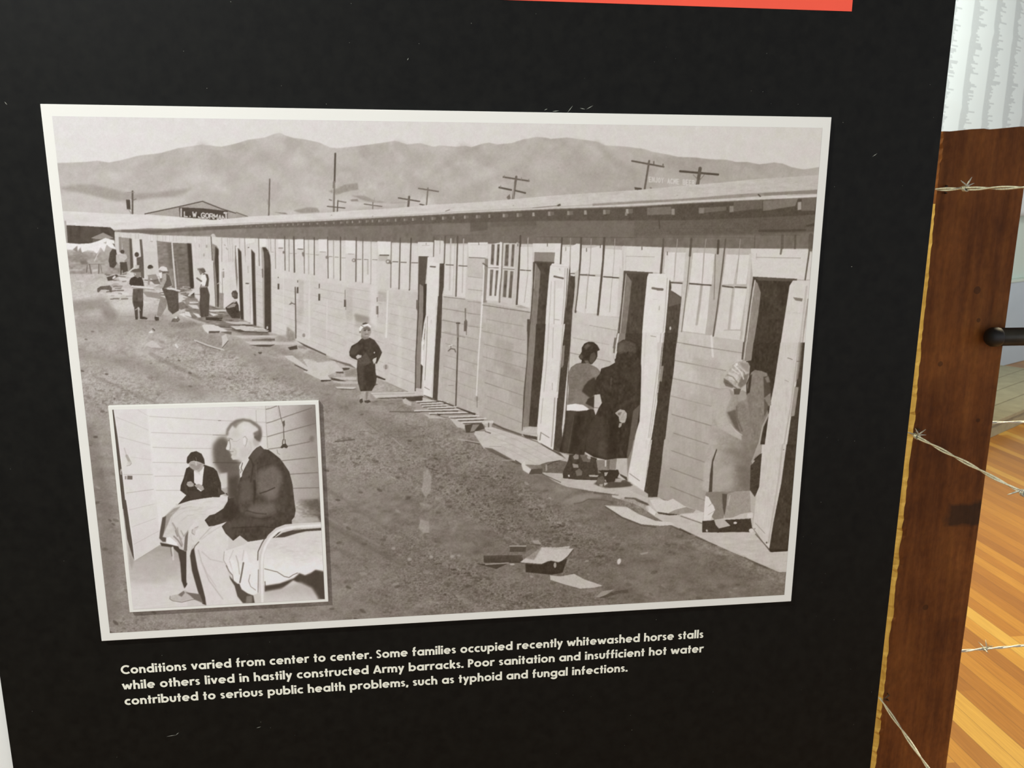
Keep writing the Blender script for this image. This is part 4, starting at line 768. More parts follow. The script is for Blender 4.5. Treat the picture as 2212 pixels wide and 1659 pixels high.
def paint_ground_things(A):
    P, L, E, R, F = A.P, A.L, A.E, A.R, A.F
    r = A.rng
    # left end: sheds, washing line, doorways, people
    F(130, 470, 7.373)
    P([(100, 120), (800, 155), (870, 215), (870, 420), (120, 420)], 86, tex=4, ta=(8, 14)); L([(80, 60), (105, 400)], 26, 170); P([(215, 85), (240, 75), (280, 100), (215, 105)], 228); P([(360, 150), (620, 160), (620, 380), (360, 390)], 98, a=.5)
    P([(490, 325), (685, 240), (855, 325), (740, 345), (600, 350)], 152); P([(520, 345), (860, 335), (860, 380), (520, 400)], 110)
    P([(85, 520), (330, 540), (600, 560), (880, 480), (900, 560), (1100, 900), (90, 900)], 160, soft=1, tex=8, ta=(9, 6)); P([(640, 420), (860, 460), (860, 600), (660, 680)], 172, a=.8, soft=1.5)
    P([(80, 402), (300, 420), (480, 410), (600, 375), (720, 325), (862, 365), (880, 500), (800, 480), (740, 430), (700, 545), (650, 480), (580, 575), (530, 530), (440, 520), (350, 556), (320, 480), (275, 525), (270, 445), (200, 512), (90, 505)], 234, tex=3)
    P([(830, 410), (870, 420), (875, 480)], 110); P([(690, 400), (740, 380), (730, 420)], 170)
    P([(200, 510), (275, 448), (275, 550)], 130, a=.8, soft=.5); P([(290, 540), (325, 470), (345, 560)], 140, a=.8, soft=.5); L([(640, 480), (545, 690)], 14, 198)
    P([(110, 600), (400, 570), (500, 640), (380, 700), (140, 690)], 140, a=.7, soft=2, tex=8, ta=(6, 4)); P([(310, 690), (420, 680), (450, 740), (340, 750)], 115, a=.8, soft=1)
    P([(450, 700), (760, 690), (780, 860), (480, 880)], 176, a=.5, soft=2); L([(420, 742), (700, 738)], 12, 140); L([(465, 745), (492, 885)], 22, 120); L([(430, 760), (420, 870)], 11, 100); L([(615, 745), (612, 885)], 20, 118); L([(640, 750), (665, 880)], 10, 120); P([(510, 830), (600, 820), (600, 850), (520, 870)], 200, a=.8)
    P([(140, 820), (330, 825), (340, 845), (150, 850)], 196, a=.6, soft=.5)
    P([(865, 235), (1300, 250), (1540, 290), (2090, 300), (2212, 310), (2212, 1300), (1900, 1200), (1560, 780), (1340, 900), (1180, 800), (880, 560)], 206, a=.9, tex=2)
    for x in range(900, 2200, 43): L([(x, 250+(x-900)*.045), (x+2, 330+(x-900)*.05)], 9, r.uniform(165, 235), .8, .2)
    P([(930, 310), (975, 305), (985, 560), (940, 550)], 130, a=.8); P([(975, 315), (1130, 330), (1165, 700), (1165, 880), (1060, 860), (1000, 600)], 150, tex=3); P([(1100, 330), (1140, 340), (1168, 860), (1120, 860)], 96, soft=.6)
    P([(1262, 345), (1302, 345), (1325, 600), (1340, 985), (1300, 950), (1285, 600)], 108); P([(1150, 340), (1255, 340), (1275, 780), (1180, 760)], 214)
    P([(1430, 370), (1475, 375), (1475, 390), (1440, 385)], 165); P([(1340, 540), (1520, 540), (1560, 560), (1570, 900), (1360, 1000)], 200, a=.8)
    P([(1535, 368), (1785, 400), (1840, 1135), (1590, 1050), (1565, 780)], 136, tex=6, ta=(10, 5)); P([(1700, 400), (1785, 400), (1800, 800), (1740, 780)], 106, a=.7, soft=2)
    P([(1790, 400), (2085, 412), (2150, 1310), (1860, 1200)], 120, tex=6, ta=(10, 5)); P([(2020, 410), (2090, 415), (2155, 1310), (2080, 1300)], 76, soft=1.2); L([(1778, 395), (1800, 700), (1842, 1140)], 20, 212); L([(1850, 700), (1890, 1080)], 6, 170, .7); L([(2110, 420), (2160, 1310)], 36, 212, .9)
    # heap of boards round the workers
    for _ in range(150):
        x = r.uniform(700, 2150); y = r.uniform(900, 1330) if x < 1500 else r.uniform(1100, 1560)
        if x > 1150 and x < 1900 and y > 1340: continue
        l = r.uniform(30, 150); d = r.uniform(-.15, .15); v = r.choice([200, 190, 180, 96, 110, 212, 150])
        L([(x, y), (x+l, y+l*d)], r.uniform(8, 22), v, .8, .2)
    for q, v in (([(750, 1215), (960, 1215), (970, 1240), (760, 1235)], 212), ([(960, 1180), (1100, 1200), (1090, 1240), (990, 1225)], 214), ([(790, 1290), (950, 1285), (940, 1300), (800, 1305)], 110), ([(740, 950), (900, 905), (930, 930), (830, 1000), (760, 1010)], 90), ([(830, 960), (870, 920), (890, 950), (840, 985)], 214), ([(930, 940), (1100, 980), (1080, 1000), (940, 1000)], 210),
                 ([(245, 1005), (370, 1005), (370, 1020), (245, 1020)], 205), ([(1320, 1325), (1420, 1350), (1330, 1365)], 212), ([(1310, 1180), (1600, 1200), (1600, 1300), (1380, 1260)], 150), ([(1330, 1270), (1550, 1290), (1540, 1300), (1340, 1285)], 205), ([(1890, 1540), (1980, 1520), (2090, 1600), (2000, 1590)], 218), ([(2100, 1500), (2212, 1560), (2212, 1600)], 220), ([(1920, 1440), (2030, 1440), (2040, 1455), (1930, 1450)], 214), ([(2040, 1400), (2180, 1380), (2212, 1420), (2150, 1430)], 205), ([(1000, 1330), (980, 1325), (1010, 1335)], 150)):
        P(q, v)
    P([(590, 1130), (640, 1095), (790, 1080), (825, 1120), (825, 1190), (790, 1190), (775, 1150), (650, 1150), (610, 1195), (590, 1180)], 108, tex=5)
    # couple by the far doorway
    P([(790, 560), (830, 500), (890, 510), (905, 600), (900, 740), (850, 810), (790, 785), (770, 690)], 88, tex=4); P([(890, 590), (960, 580), (1050, 585), (1070, 640), (1010, 700), (945, 760), (890, 700)], 188, tex=4); E(990, 545, 34, 32, 88); P([(950, 710), (1060, 705), (1080, 850), (1030, 870), (960, 900)], 88); L([(985, 840), (985, 900)], 12, 180); P([(830, 800), (950, 810), (940, 870)], 130, a=.7)
    E(1220, 590, 36, 40, 86); P([(1215, 640), (1310, 615), (1332, 760), (1335, 965), (1290, 945), (1240, 830), (1220, 740)], 102, tex=4); L([(1075, 880), (1170, 800), (1240, 790)], 22, 205); P([(1200, 750), (1260, 760), (1255, 810), (1200, 800)], 185)
    # boy crouching
    P([(1388, 790), (1410, 755), (1450, 750), (1485, 785), (1470, 820), (1400, 815)], 84); P([(1430, 815), (1475, 800), (1470, 830), (1435, 835)], 170); P([(1405, 845), (1520, 795), (1545, 870), (1510, 905), (1420, 905)], 200); P([(1400, 915), (1525, 900), (1570, 990), (1500, 1020), (1440, 960), (1420, 1080), (1395, 1060)], 150); P([(1440, 1000), (1560, 980), (1600, 1060), (1500, 1060)], 105, a=.8)
    # bent figure in white
    P([(1780, 1285), (1830, 1245), (1930, 1248), (1975, 1300), (1900, 1360), (1815, 1370)], 204, tex=3); P([(1810, 1370), (1960, 1340), (2040, 1430), (1930, 1470), (1830, 1440)], 128, tex=5); L([(2050, 1240), (2212, 1110)], 24, 208)
    # worker in hat
    P([(1600, 1250), (1720, 1300), (1690, 1430), (1600, 1580), (1540, 1560), (1560, 1430)], 146, tex=4); P([(1620, 1130), (1800, 1140), (1880, 1190), (1890, 1480), (1790, 1540), (1720, 1470), (1700, 1330)], 94, tex=5)
    P([(1595, 900), (1700, 885), (1760, 940), (1795, 1080), (1720, 1135), (1620, 1120), (1500, 1140), (1500, 1105), (1600, 1060), (1630, 980)], 168, tex=5); P([(1690, 890), (1740, 925), (1785, 1080), (1690, 1120), (1630, 1130), (1690, 1000)], 106, tex=4)
    P([(1570, 880), (1620, 870), (1620, 960), (1590, 970)], 228); P([(1620, 850), (1700, 860), (1670, 890), (1630, 890)], 110); P([(1555, 835), (1600, 782), (1640, 775), (1695, 795), (1715, 850), (1650, 862), (1600, 838)], 216, tex=3); L([(1650, 858), (1725, 868)], 14, 104)
    L([(1710, 1130), (1800, 1140), (1900, 1165)], 24, 212); P([(1515, 1550), (1570, 1570), (1575, 1640), (1520, 1645), (1500, 1600)], 84); L([(1520, 1565), (1560, 1575)], 14, 214)
    # man holding a plank
    P([(1160, 1130), (1320, 1135), (1325, 1400), (1240, 1380), (1165, 1400), (1150, 1300)], 98, tex=6, ta=(6, 10)); P([(1150, 1330), (1325, 1340), (1320, 1430), (1170, 1420)], 86)
    P([(1175, 1400), (1235, 1400), (1240, 1590), (1195, 1600)], 90); P([(1255, 1400), (1320, 1400), (1310, 1580), (1270, 1590)], 84); L([(1195, 1468), (1240, 1440), (1250, 1480)], 10, 190); L([(1250, 1430), (1275, 1480)], 8, 190); P([(1195, 1580), (1240, 1580), (1235, 1628), (1200, 1625)], 82); P([(1270, 1570), (1340, 1580), (1395, 1600), (1380, 1622), (1270, 1615)], 80)
    P([(1130, 960), (1200, 930), (1300, 950), (1325, 1020), (1335, 1090), (1160, 1110), (1100, 1060), (1105, 1000)], 76, tex=3); P([(1165, 865), (1285, 865), (1285, 930), (1235, 965), (1180, 925)], 140); P([(1175, 880), (1210, 900), (1200, 920)], 212); P([(1150, 850), (1180, 818), (1240, 812), (1308, 845), (1290, 868), (1165, 870)], 104, tex=4)
    P([(1135, 1080), (1300, 1090), (1520, 1120), (1580, 1150), (1500, 1145), (1135, 1105)], 214); L([(1140, 1112), (1500, 1148)], 8, 90, .7); P([(1480, 1110), (1600, 1120), (1600, 1160), (1500, 1140)], 185)
    L([(1250, 1640), (1600, 1650)], 8, 100, .5, 1); L([(950, 1570), (1180, 1575)], 14, 140, .4, 1)
    # strip of rubbish below (a2, a3)
    F(400, 480, 6.9125)
    P([(0, 1140), (120, 1080), (200, 1180), (460, 1270), (620, 1290), (830, 1440), (1060, 1550), (1240, 1640), (1300, 1800), (300, 1500), (0, 1400)], 120, a=.75, soft=1, tex=12, ta=(12, 5))
    for q, v in (([(350, 1310), (610, 1305), (620, 1330), (380, 1335)], 206), ([(600, 1290), (830, 1330), (820, 1440), (700, 1420)], 92), ([(350, 1350), (500, 1380), (420, 1400)], 214), ([(60, 1190), (200, 1190), (190, 1205), (70, 1210)], 212), ([(40, 1230), (180, 1240), (210, 1300), (110, 1280)], 206), ([(0, 1330), (60, 1340), (100, 1420), (0, 1390)], 214), ([(110, 1350), (200, 1370), (240, 1420), (190, 1420)], 212), ([(305, 1415), (560, 1425), (540, 1475), (310, 1460)], 76),
                 ([(600, 1490), (950, 1490), (1010, 1525), (760, 1520)], 200), ([(750, 1520), (1000, 1530), (1060, 1560), (900, 1545)], 92), ([(670, 1550), (1100, 1560), (1230, 1610), (760, 1600)], 204), ([(730, 1600), (1220, 1622), (1240, 1650), (800, 1640)], 92), ([(560, 1440), (820, 1445), (860, 1475), (600, 1470)], 150), ([(480, 1550), (650, 1560), (700, 1590), (520, 1570)], 96)):
        P(q, v, tex=3)
    for _ in range(40):
        x = r.uniform(350, 1150); y = 1300+(x-350)*.42+r.uniform(-30, 90); l = r.uniform(40, 150); L([(x, y), (x+l, y+l*.08)], r.uniform(6, 14), r.choice([92, 104, 196, 160]), .6, .2)
    F(140, 640, 6.144)
    P([(1820, 385), (1850, 375), (2000, 380), (2160, 460), (2050, 480), (1910, 465), (1905, 500), (1850, 450)], 210, tex=2); P([(1915, 460), (2060, 462), (2050, 485), (1910, 490)], 96); P([(2060, 470), (2212, 470), (2212, 510), (2120, 490)], 96, a=.8); L([(2000, 385), (2212, 385)], 14, 110, .7, .3); L([(2080, 420), (2212, 425)], 12, 190, .7, .3)
    P([(2080, 530), (2140, 500), (2170, 590), (2085, 680), (2090, 600)], 196); L([(2090, 680), (2165, 590)], 10, 100); L([(1720, 580), (1900, 650), (2110, 712)], 17, 196); L([(1740, 605), (1900, 668), (2060, 712)], 8, 108); P([(1755, 670), (1800, 665), (1830, 700), (1810, 720), (1760, 700)], 180)
    P([(1060, 640), (1160, 585), (1200, 610), (1290, 685), (1150, 680)], 196, soft=.6, tex=3); P([(1120, 545), (1240, 500), (1350, 540), (1330, 580), (1230, 550)], 178, a=.8, soft=1, tex=4); P([(1110, 480), (1150, 450), (1180, 480), (1130, 492)], 222); L([(1165, 430), (1190, 450)], 14, 90); P([(1450, 640), (1480, 625), (1510, 680), (1490, 690)], 212); P([(1230, 560), (1320, 600), (1330, 640), (1260, 620)], 150, a=.7, soft=1)
    P([(1430, 300), (1500, 270), (1530, 310), (1500, 345), (1410, 340)], 112, tex=8); P([(1450, 285), (1470, 270), (1500, 280), (1480, 300)], 212); P([(1380, 360), (1700, 330), (1830, 380), (1560, 430), (1400, 410)], 128, a=.6, soft=2, tex=10)
    # centre strip (a4)
    F(480, 640, 6.144)
    for q, v in (([(150, 520), (700, 520), (800, 515), (700, 545), (250, 560)], 190), ([(250, 560), (400, 580), (730, 545), (700, 560)], 176), ([(300, 600), (1000, 605), (1080, 640), (380, 645)], 194), ([(360, 645), (700, 640), (640, 670), (480, 668)], 92), ([(390, 575), (700, 560), (700, 590), (400, 590)], 112), ([(200, 545), (260, 570), (400, 700), (640, 800), (760, 830), (560, 790), (340, 680)], 168), ([(640, 795), (760, 820), (690, 815)], 186),
                 ([(100, 395), (300, 390), (420, 450), (620, 455), (600, 470), (300, 460)], 196), ([(30, 340), (300, 335), (400, 375), (150, 370)], 192), ([(820, 790), (930, 785), (1150, 950), (1130, 985), (880, 840)], 198), ([(1070, 835), (1200, 830), (1260, 880), (1490, 855), (1600, 985), (1590, 1000), (1500, 1010), (1400, 1050), (1440, 1105), (1310, 1110), (1080, 1000), (1150, 960)], 197), ([(1310, 1110), (1440, 1108), (1450, 1125), (1310, 1135)], 88),
                 ([(1500, 1000), (1610, 1000), (1610, 1025), (1520, 1020)], 94), ([(1550, 925), (1700, 925), (1700, 945), (1560, 950)], 186), ([(1590, 950), (1700, 948), (1680, 975), (1610, 985)], 92), ([(1450, 1075), (1780, 1075), (1780, 1110), (1560, 1105)], 190), ([(1440, 1075), (1550, 1100), (1700, 1140), (1560, 1130), (1450, 1110)], 92), ([(1460, 1125), (1800, 1130), (1800, 1160), (1620, 1165), (1480, 1140)], 186), ([(1500, 1200), (1780, 1205), (1740, 1230), (1530, 1220)], 198), ([(1540, 1225), (1800, 1230), (1700, 1245), (1580, 1240)], 110),
                 ([(870, 680), (990, 650), (1000, 700), (900, 715)], 90), ([(1000, 660), (1090, 650), (1190, 720), (1120, 700), (1020, 690)], 150), ([(980, 585), (1100, 640), (1380, 770), (1380, 790), (1090, 660)], 94), ([(1080, 670), (1190, 715), (1180, 725)], 210), ([(960, 900), (1140, 985), (1120, 995), (960, 915)], 98), ([(470, 740), (530, 740), (520, 765), (490, 765)], 95), ([(1380, 820), (1600, 900), (1780, 960), (1700, 900), (1480, 840)], 120)):
        P(q, v, tex=2.5)
    P([(860, 400), (960, 480), (970, 590), (880, 590), (850, 520)], 128, a=.6, soft=1.5, tex=10, ta=(2, 5)); P([(730, 520), (960, 500), (960, 600), (720, 600)], 140, a=.5, soft=2)
    P([(1180, 700), (1500, 850), (1200, 860), (1050, 780)], 150, a=.6, soft=2, tex=8); P([(1620, 1000), (1780, 960), (1780, 1060), (1640, 1060)], 140, a=.7, soft=1, tex=8)
    P([(2040, 1050), (2170, 1110), (2150, 1115), (2040, 1075)], 84); P([(2000, 1180), (2120, 1170), (2212, 1160), (2212, 1280), (1990, 1270)], 170, a=.8, soft=1, tex=8); P([(2060, 1090), (2180, 1120), (2120, 1140)], 200, a=.8)
    L([(660, 60), (660, 10)], 2, 150)
    F(780, 640, 6.9125)
    P([(210, 1170), (365, 1235), (360, 1255), (230, 1210)], 80); L([(385, 1295), (690, 1420)], 9, 100); P([(220, 1215), (700, 1420), (140, 1420)], 172, a=.8, soft=.5, tex=9, ta=(7, 5)); P([(190, 1300), (260, 1310), (200, 1340)], 90, a=.8, soft=.5)
    P([(140, 1440), (820, 1425), (930, 1450), (930, 1480), (220, 1520)], 192, tex=3, ta=(20, 4)); L([(150, 1465), (800, 1450)], 5, 150); P([(230, 1520), (780, 1500), (930, 1485), (915, 1560), (760, 1570), (600, 1520), (300, 1530)], 84, soft=.3)
    P([(810, 1385), (850, 1375), (930, 1420), (930, 1445), (850, 1420)], 190); P([(620, 1550), (660, 1520), (750, 1590), (750, 1640), (640, 1600)], 182); P([(120, 1560), (600, 1540), (640, 1600), (400, 1640), (150, 1620)], 140, a=.8, soft=.8, tex=12, ta=(10, 4)); P([(915, 1510), (1000, 1530), (1080, 1550), (920, 1560)], 186)
    L([(940, 1480), (1130, 1545), (1390, 1640)], 14, 96)
    # slatted duckboard (b6/c5)
    F(920, 700, 6.9125)
    P([(0, 1150), (230, 1150), (450, 1240), (700, 1320), (1000, 1460), (860, 1520), (580, 1500), (580, 1590), (460, 1520), (360, 1400), (20, 1370), (-150, 1330), (-160, 1180)], 160, soft=.4)
    for y0, x0, x1 in ((1150, -150, 230), (1182, -90, 330), (1215, -60, 340), (1245, 20, 460), (1285, -180, 520), (1325, 40, 700), (1380, 340, 790), (1420, 440, 900), (1462, 500, 1000)):
        P([(x0, y0), (x1, y0-20), (x1+15, y0-2), (x0+5, y0+18)], 205); P([(x0+20, y0+18), (x1-30, y0+4), (x1-40, y0+20), (x0+20, y0+32)], 88, a=.9)
    P([(0, 1080), (100, 1125), (250, 1150), (415, 1215), (410, 1235), (230, 1165), (80, 1130)], 92); P([(450, 1235), (640, 1300), (745, 1335), (735, 1362), (680, 1345), (460, 1255)], 82); P([(170, 1335), (220, 1340), (215, 1370), (175, 1370)], 84)
    P([(0, 1360), (170, 1370), (340, 1400), (200, 1400), (40, 1385)], 80, a=.7); P([(350, 1400), (450, 1430), (580, 1500), (580, 1560), (470, 1540)], 188)
    P([(580, 1510), (700, 1490), (850, 1490), (880, 1560), (700, 1620), (600, 1620)], 84); P([(700, 1500), (800, 1500), (720, 1600), (660, 1610)], 150, a=.8); P([(830, 1470), (1010, 1460), (1000, 1480), (860, 1500)], 200); P([(860, 1490), (990, 1480), (980, 1540), (900, 1540)], 180); L([(935, 1480), (935, 1540)], 16, 95); L([(1010, 1490), (1160, 1560), (1420, 1650)], 26, 96, .9, .3)
    F(900, 860, 5.53)
    P([(810, 350), (900, 345), (1250, 460), (1440, 530), (1770, 720), (1640, 760), (1450, 800), (1250, 790), (800, 600), (690, 430), (700, 395), (830, 400)], 190, tex=3, ta=(26, 4))
    for p in ([(720, 430), (1000, 560), (1270, 700), (1440, 790)], [(860, 440), (1130, 550), (1500, 740)], [(850, 370), (1200, 500), (1620, 720)]): L(p, 4, 160, .7, .2)
    L([(690, 430), (900, 500), (1000, 560)], 16, 205, .5, .5); L([(820, 398), (880, 418)], 12, 92); P([(1250, 415), (1440, 410), (1440, 440), (1270, 440)], 178, a=.8); P([(1260, 430), (1440, 460), (1440, 500), (1300, 470)], 88); P([(750, 530), (870, 500), (1010, 560), (1010, 580), (860, 575), (770, 550)], 196, a=.8, soft=.4); L([(870, 575), (1010, 578)], 6, 110, .8)
    L([(500, 490), (750, 535)], 20, 168, .8, .4); L([(580, 515), (750, 545)], 12, 96); P([(800, 590), (900, 600), (1120, 720), (1240, 790), (1200, 790), (880, 640)], 90, a=.8, soft=.5); L([(1020, 740), (1160, 740)], 10, 175, .8, .3); L([(1180, 745), (1250, 790)], 14, 92)
    P([(690, 395), (830, 400), (960, 500), (1050, 580), (840, 590), (700, 430)], 192, a=.5, soft=1)
    P([(1250, 790), (1290, 755), (1300, 800), (1370, 850), (1340, 905), (1270, 860)], 205, soft=.3); P([(1370, 850), (1510, 840), (1500, 905), (1340, 910)], 92); P([(1500, 890), (1740, 900), (1760, 960), (2212, 980), (2300, 1060), (2212, 1130), (1800, 1060), (1640, 1000)], 182, tex=3, ta=(26, 4)); P([(1400, 915), (1560, 940), (1740, 1040), (1600, 1010), (1380, 930)], 116, a=.7, soft=.6); L([(1500, 905), (1720, 1005)], 9, 96)
    P([(1480, 790), (1560, 765), (1740, 735), (1800, 745), (1750, 890), (1520, 890)], 112, tex=6); L([(1560, 800), (1640, 760), (1740, 740)], 12, 90); P([(1540, 790), (1560, 800), (1560, 860), (1540, 880)], 150)
    P([(1700, 640), (1830, 690), (1800, 760), (1700, 740), (1780, 720)], 186, a=.9)
    # right boardwalk (c4, c7)
    F(1340, 1060, 5.821)
    P([(-120, 20), (60, -30), (330, 90), (480, 80), (560, 130), (840, 200), (1040, 270), (1660, 270), (1660, 470), (1880, 770), (2120, 760), (2090, 1020), (1990, 1025), (1850, 960), (1400, 770), (1200, 680), (900, 540), (560, 400), (440, 330), (220, 180), (-100, 80)], 186, tex=2.5, ta=(30, 5))
    P([(1030, 380), (1640, 350), (1660, 480), (1640, 520), (1030, 525)], 72, tex=4); P([(1180, 370), (1300, 360), (1385, 440), (1240, 475), (1200, 430)], 178); P([(1600, 290), (1670, 280), (1665, 345), (1590, 335)], 205); E(1445, 405, 22, 14, 200); E(1088, 500, 10, 14, 215)
    for p, w, v in (([(760, 318), (1020, 408)], 10, 104), ([(540, 395), (720, 480), (900, 550)], 14, 98), ([(750, 480), (880, 545)], 22, 84), ([(940, 580), (1210, 690)], 12, 92), ([(1560, 840), (1720, 920), (1870, 985)], 18, 88), ([(1880, 985), (1990, 1025)], 8, 110), ([(60, 90), (200, 100), (350, 180)], 22, 86), ([(1700, 545), (1870, 735)], 12, 92)): L(p, w, v, .9, .4)
    P([(1870, 730), (1890, 775), (2110, 760), (2110, 740)], 62); P([(620, 640), (900, 600), (1200, 720), (1500, 800), (1800, 960), (2080, 1050), (2060, 1170), (1700, 1060), (1400, 880), (1000, 720)], 142, a=.4, soft=3, tex=16, ta=(8, 5))
    for q, v in (([(370, 120), (430, 110), (600, 125), (660, 100), (830, 205), (690, 240), (600, 280), (460, 260)], 200), ([(610, 280), (690, 240), (830, 205), (950, 240), (920, 275), (600, 305)], 150), ([(460, 265), (600, 285), (760, 300), (620, 312), (480, 290)], 84), ([(310, 200), (350, 180), (450, 270), (430, 310), (330, 250)], 212), ([(260, 290), (330, 260), (430, 330), (350, 330)], 128), ([(770, 300), (1040, 275), (1030, 400), (790, 310)], 200)):
        P(q, v, tex=2.5)
    F(1000, 1040, 5.53)
    P([(1690, 285), (1960, 305), (2100, 390), (2300, 470), (2500, 490), (2520, 520), (2350, 530), (2130, 510), (1900, 420)], 197, tex=2.5); L([(1700, 300), (1900, 430), (2130, 522), (2300, 545)], 14, 92, .9, .3); L([(1700, 285), (1940, 297)], 12, 150)
    P([(1880, 200), (2212, 200), (2212, 400), (2100, 385), (1980, 310), (1800, 270)], 140, a=.55, soft=2.5, tex=16, ta=(4, 4))
    P([(1180, 240), (1330, 170), (1550, 130), (1700, 190), (1560, 200), (1400, 250)], 150, a=.7, soft=2.5); L([(1330, 265), (1420, 250), (1500, 210), (1600, 215), (1740, 230)], 12, 104, .9, .6); L([(1570, 135), (1850, 155)], 22, 100, .9, .6); L([(1440, 110), (1500, 125)], 14, 110, .8, .5)
    P([(1200, 0), (1950, -30), (2212, 150), (2212, 260), (2050, 190), (1850, 160), (1500, 110)], 186, a=.9, tex=2.5, ta=(26, 4)); P([(1600, 0), (2000, 10), (2010, 60), (1700, 80), (1560, 30)], 92, a=.85, soft=1); P([(2030, 200), (2212, 260), (2212, 290), (2080, 240)], 88, a=.8, soft=.5)
    # rubbish in the foreground
    P([(245, 885), (710, 880), (720, 975), (250, 970)], 0, g=(((400, 885), 88), ((400, 975), 76)), tex=3); P([(560, 780), (755, 780), (750, 840), (560, 840)], 88, tex=3); L([(560, 770), (750, 770)], 16, 158); P([(170, 985), (540, 980), (400, 1045), (300, 1020)], 78); L([(270, 990), (540, 972)], 14, 150)
    P([(680, 965), (940, 785), (1120, 810), (1320, 800), (1250, 890), (1130, 990), (1020, 950), (940, 985)], 190, tex=3); P([(690, 900), (780, 830), (940, 790), (850, 940)], 132, a=.7, soft=1, tex=8); L([(1320, 815), (1250, 900), (1150, 985)], 12, 92)
    P([(745, 985), (940, 990), (1050, 945), (1140, 965), (1250, 920), (1190, 1090), (1060, 1115), (750, 1085)], 66, soft=.3, tex=3); E(1100, 1000, 16, 32, 158); L([(1260, 900), (1440, 920)], 12, 104, .8, .4); P([(1160, 740), (1230, 730), (1250, 760), (1190, 770)], 104, a=.8, soft=.6); P([(940, 780), (1120, 790), (1280, 770), (1270, 800), (1100, 815)], 176)
    P([(1040, 1120), (1160, 1135), (1330, 1105), (1450, 1170), (1670, 1245), (1560, 1270), (1400, 1280), (1200, 1225), (1045, 1175)], 184, tex=3); L([(1060, 1185), (1250, 1250), (1400, 1290), (1560, 1278)], 10, 112, .6, .6)
    P([(1590, 1380), (1660, 1310), (1810, 1290), (1700, 1360), (1620, 1385)], 150, tex=3); P([(1620, 1390), (1720, 1350), (1820, 1310), (1970, 1290), (1980, 1330), (1860, 1340), (1700, 1390)], 92, tex=4); E(1865, 955, 22, 36, 205, .9, .4, 15); P([(2110, 860), (2212, 840), (2212, 860), (2130, 875)], 160, a=.8, soft=.4)
    P([(820, 705), (900, 700), (940, 750), (860, 745)], 172, a=.7, soft=.8); E(590, 990, 30, 10, 175)
    F(690, 860, 3.19)
    L([(110, 298), (240, 285)], 9, 108); L([(485, 92), (690, 96)], 7, 104, .9); L([(500, 270), (580, 340)], 8, 172, .6, .6); L([(320, 165), (410, 235)], 7, 118, .7, .6); P([(720, 110), (820, 125), (880, 140), (760, 140)], 180)
    for x, y in ((770, 1095), (915, 1090), (510, 1035), (620, 1110), (205, 355)): E(x, y, 14, 11, 168, .8, 1)
    for x, y in ((890, 715), (610, 682), (820, 790), (900, 745), (310, 1005), (540, 545), (440, 975)): E(x, y, 20, 9, 92, .6, 1.4)

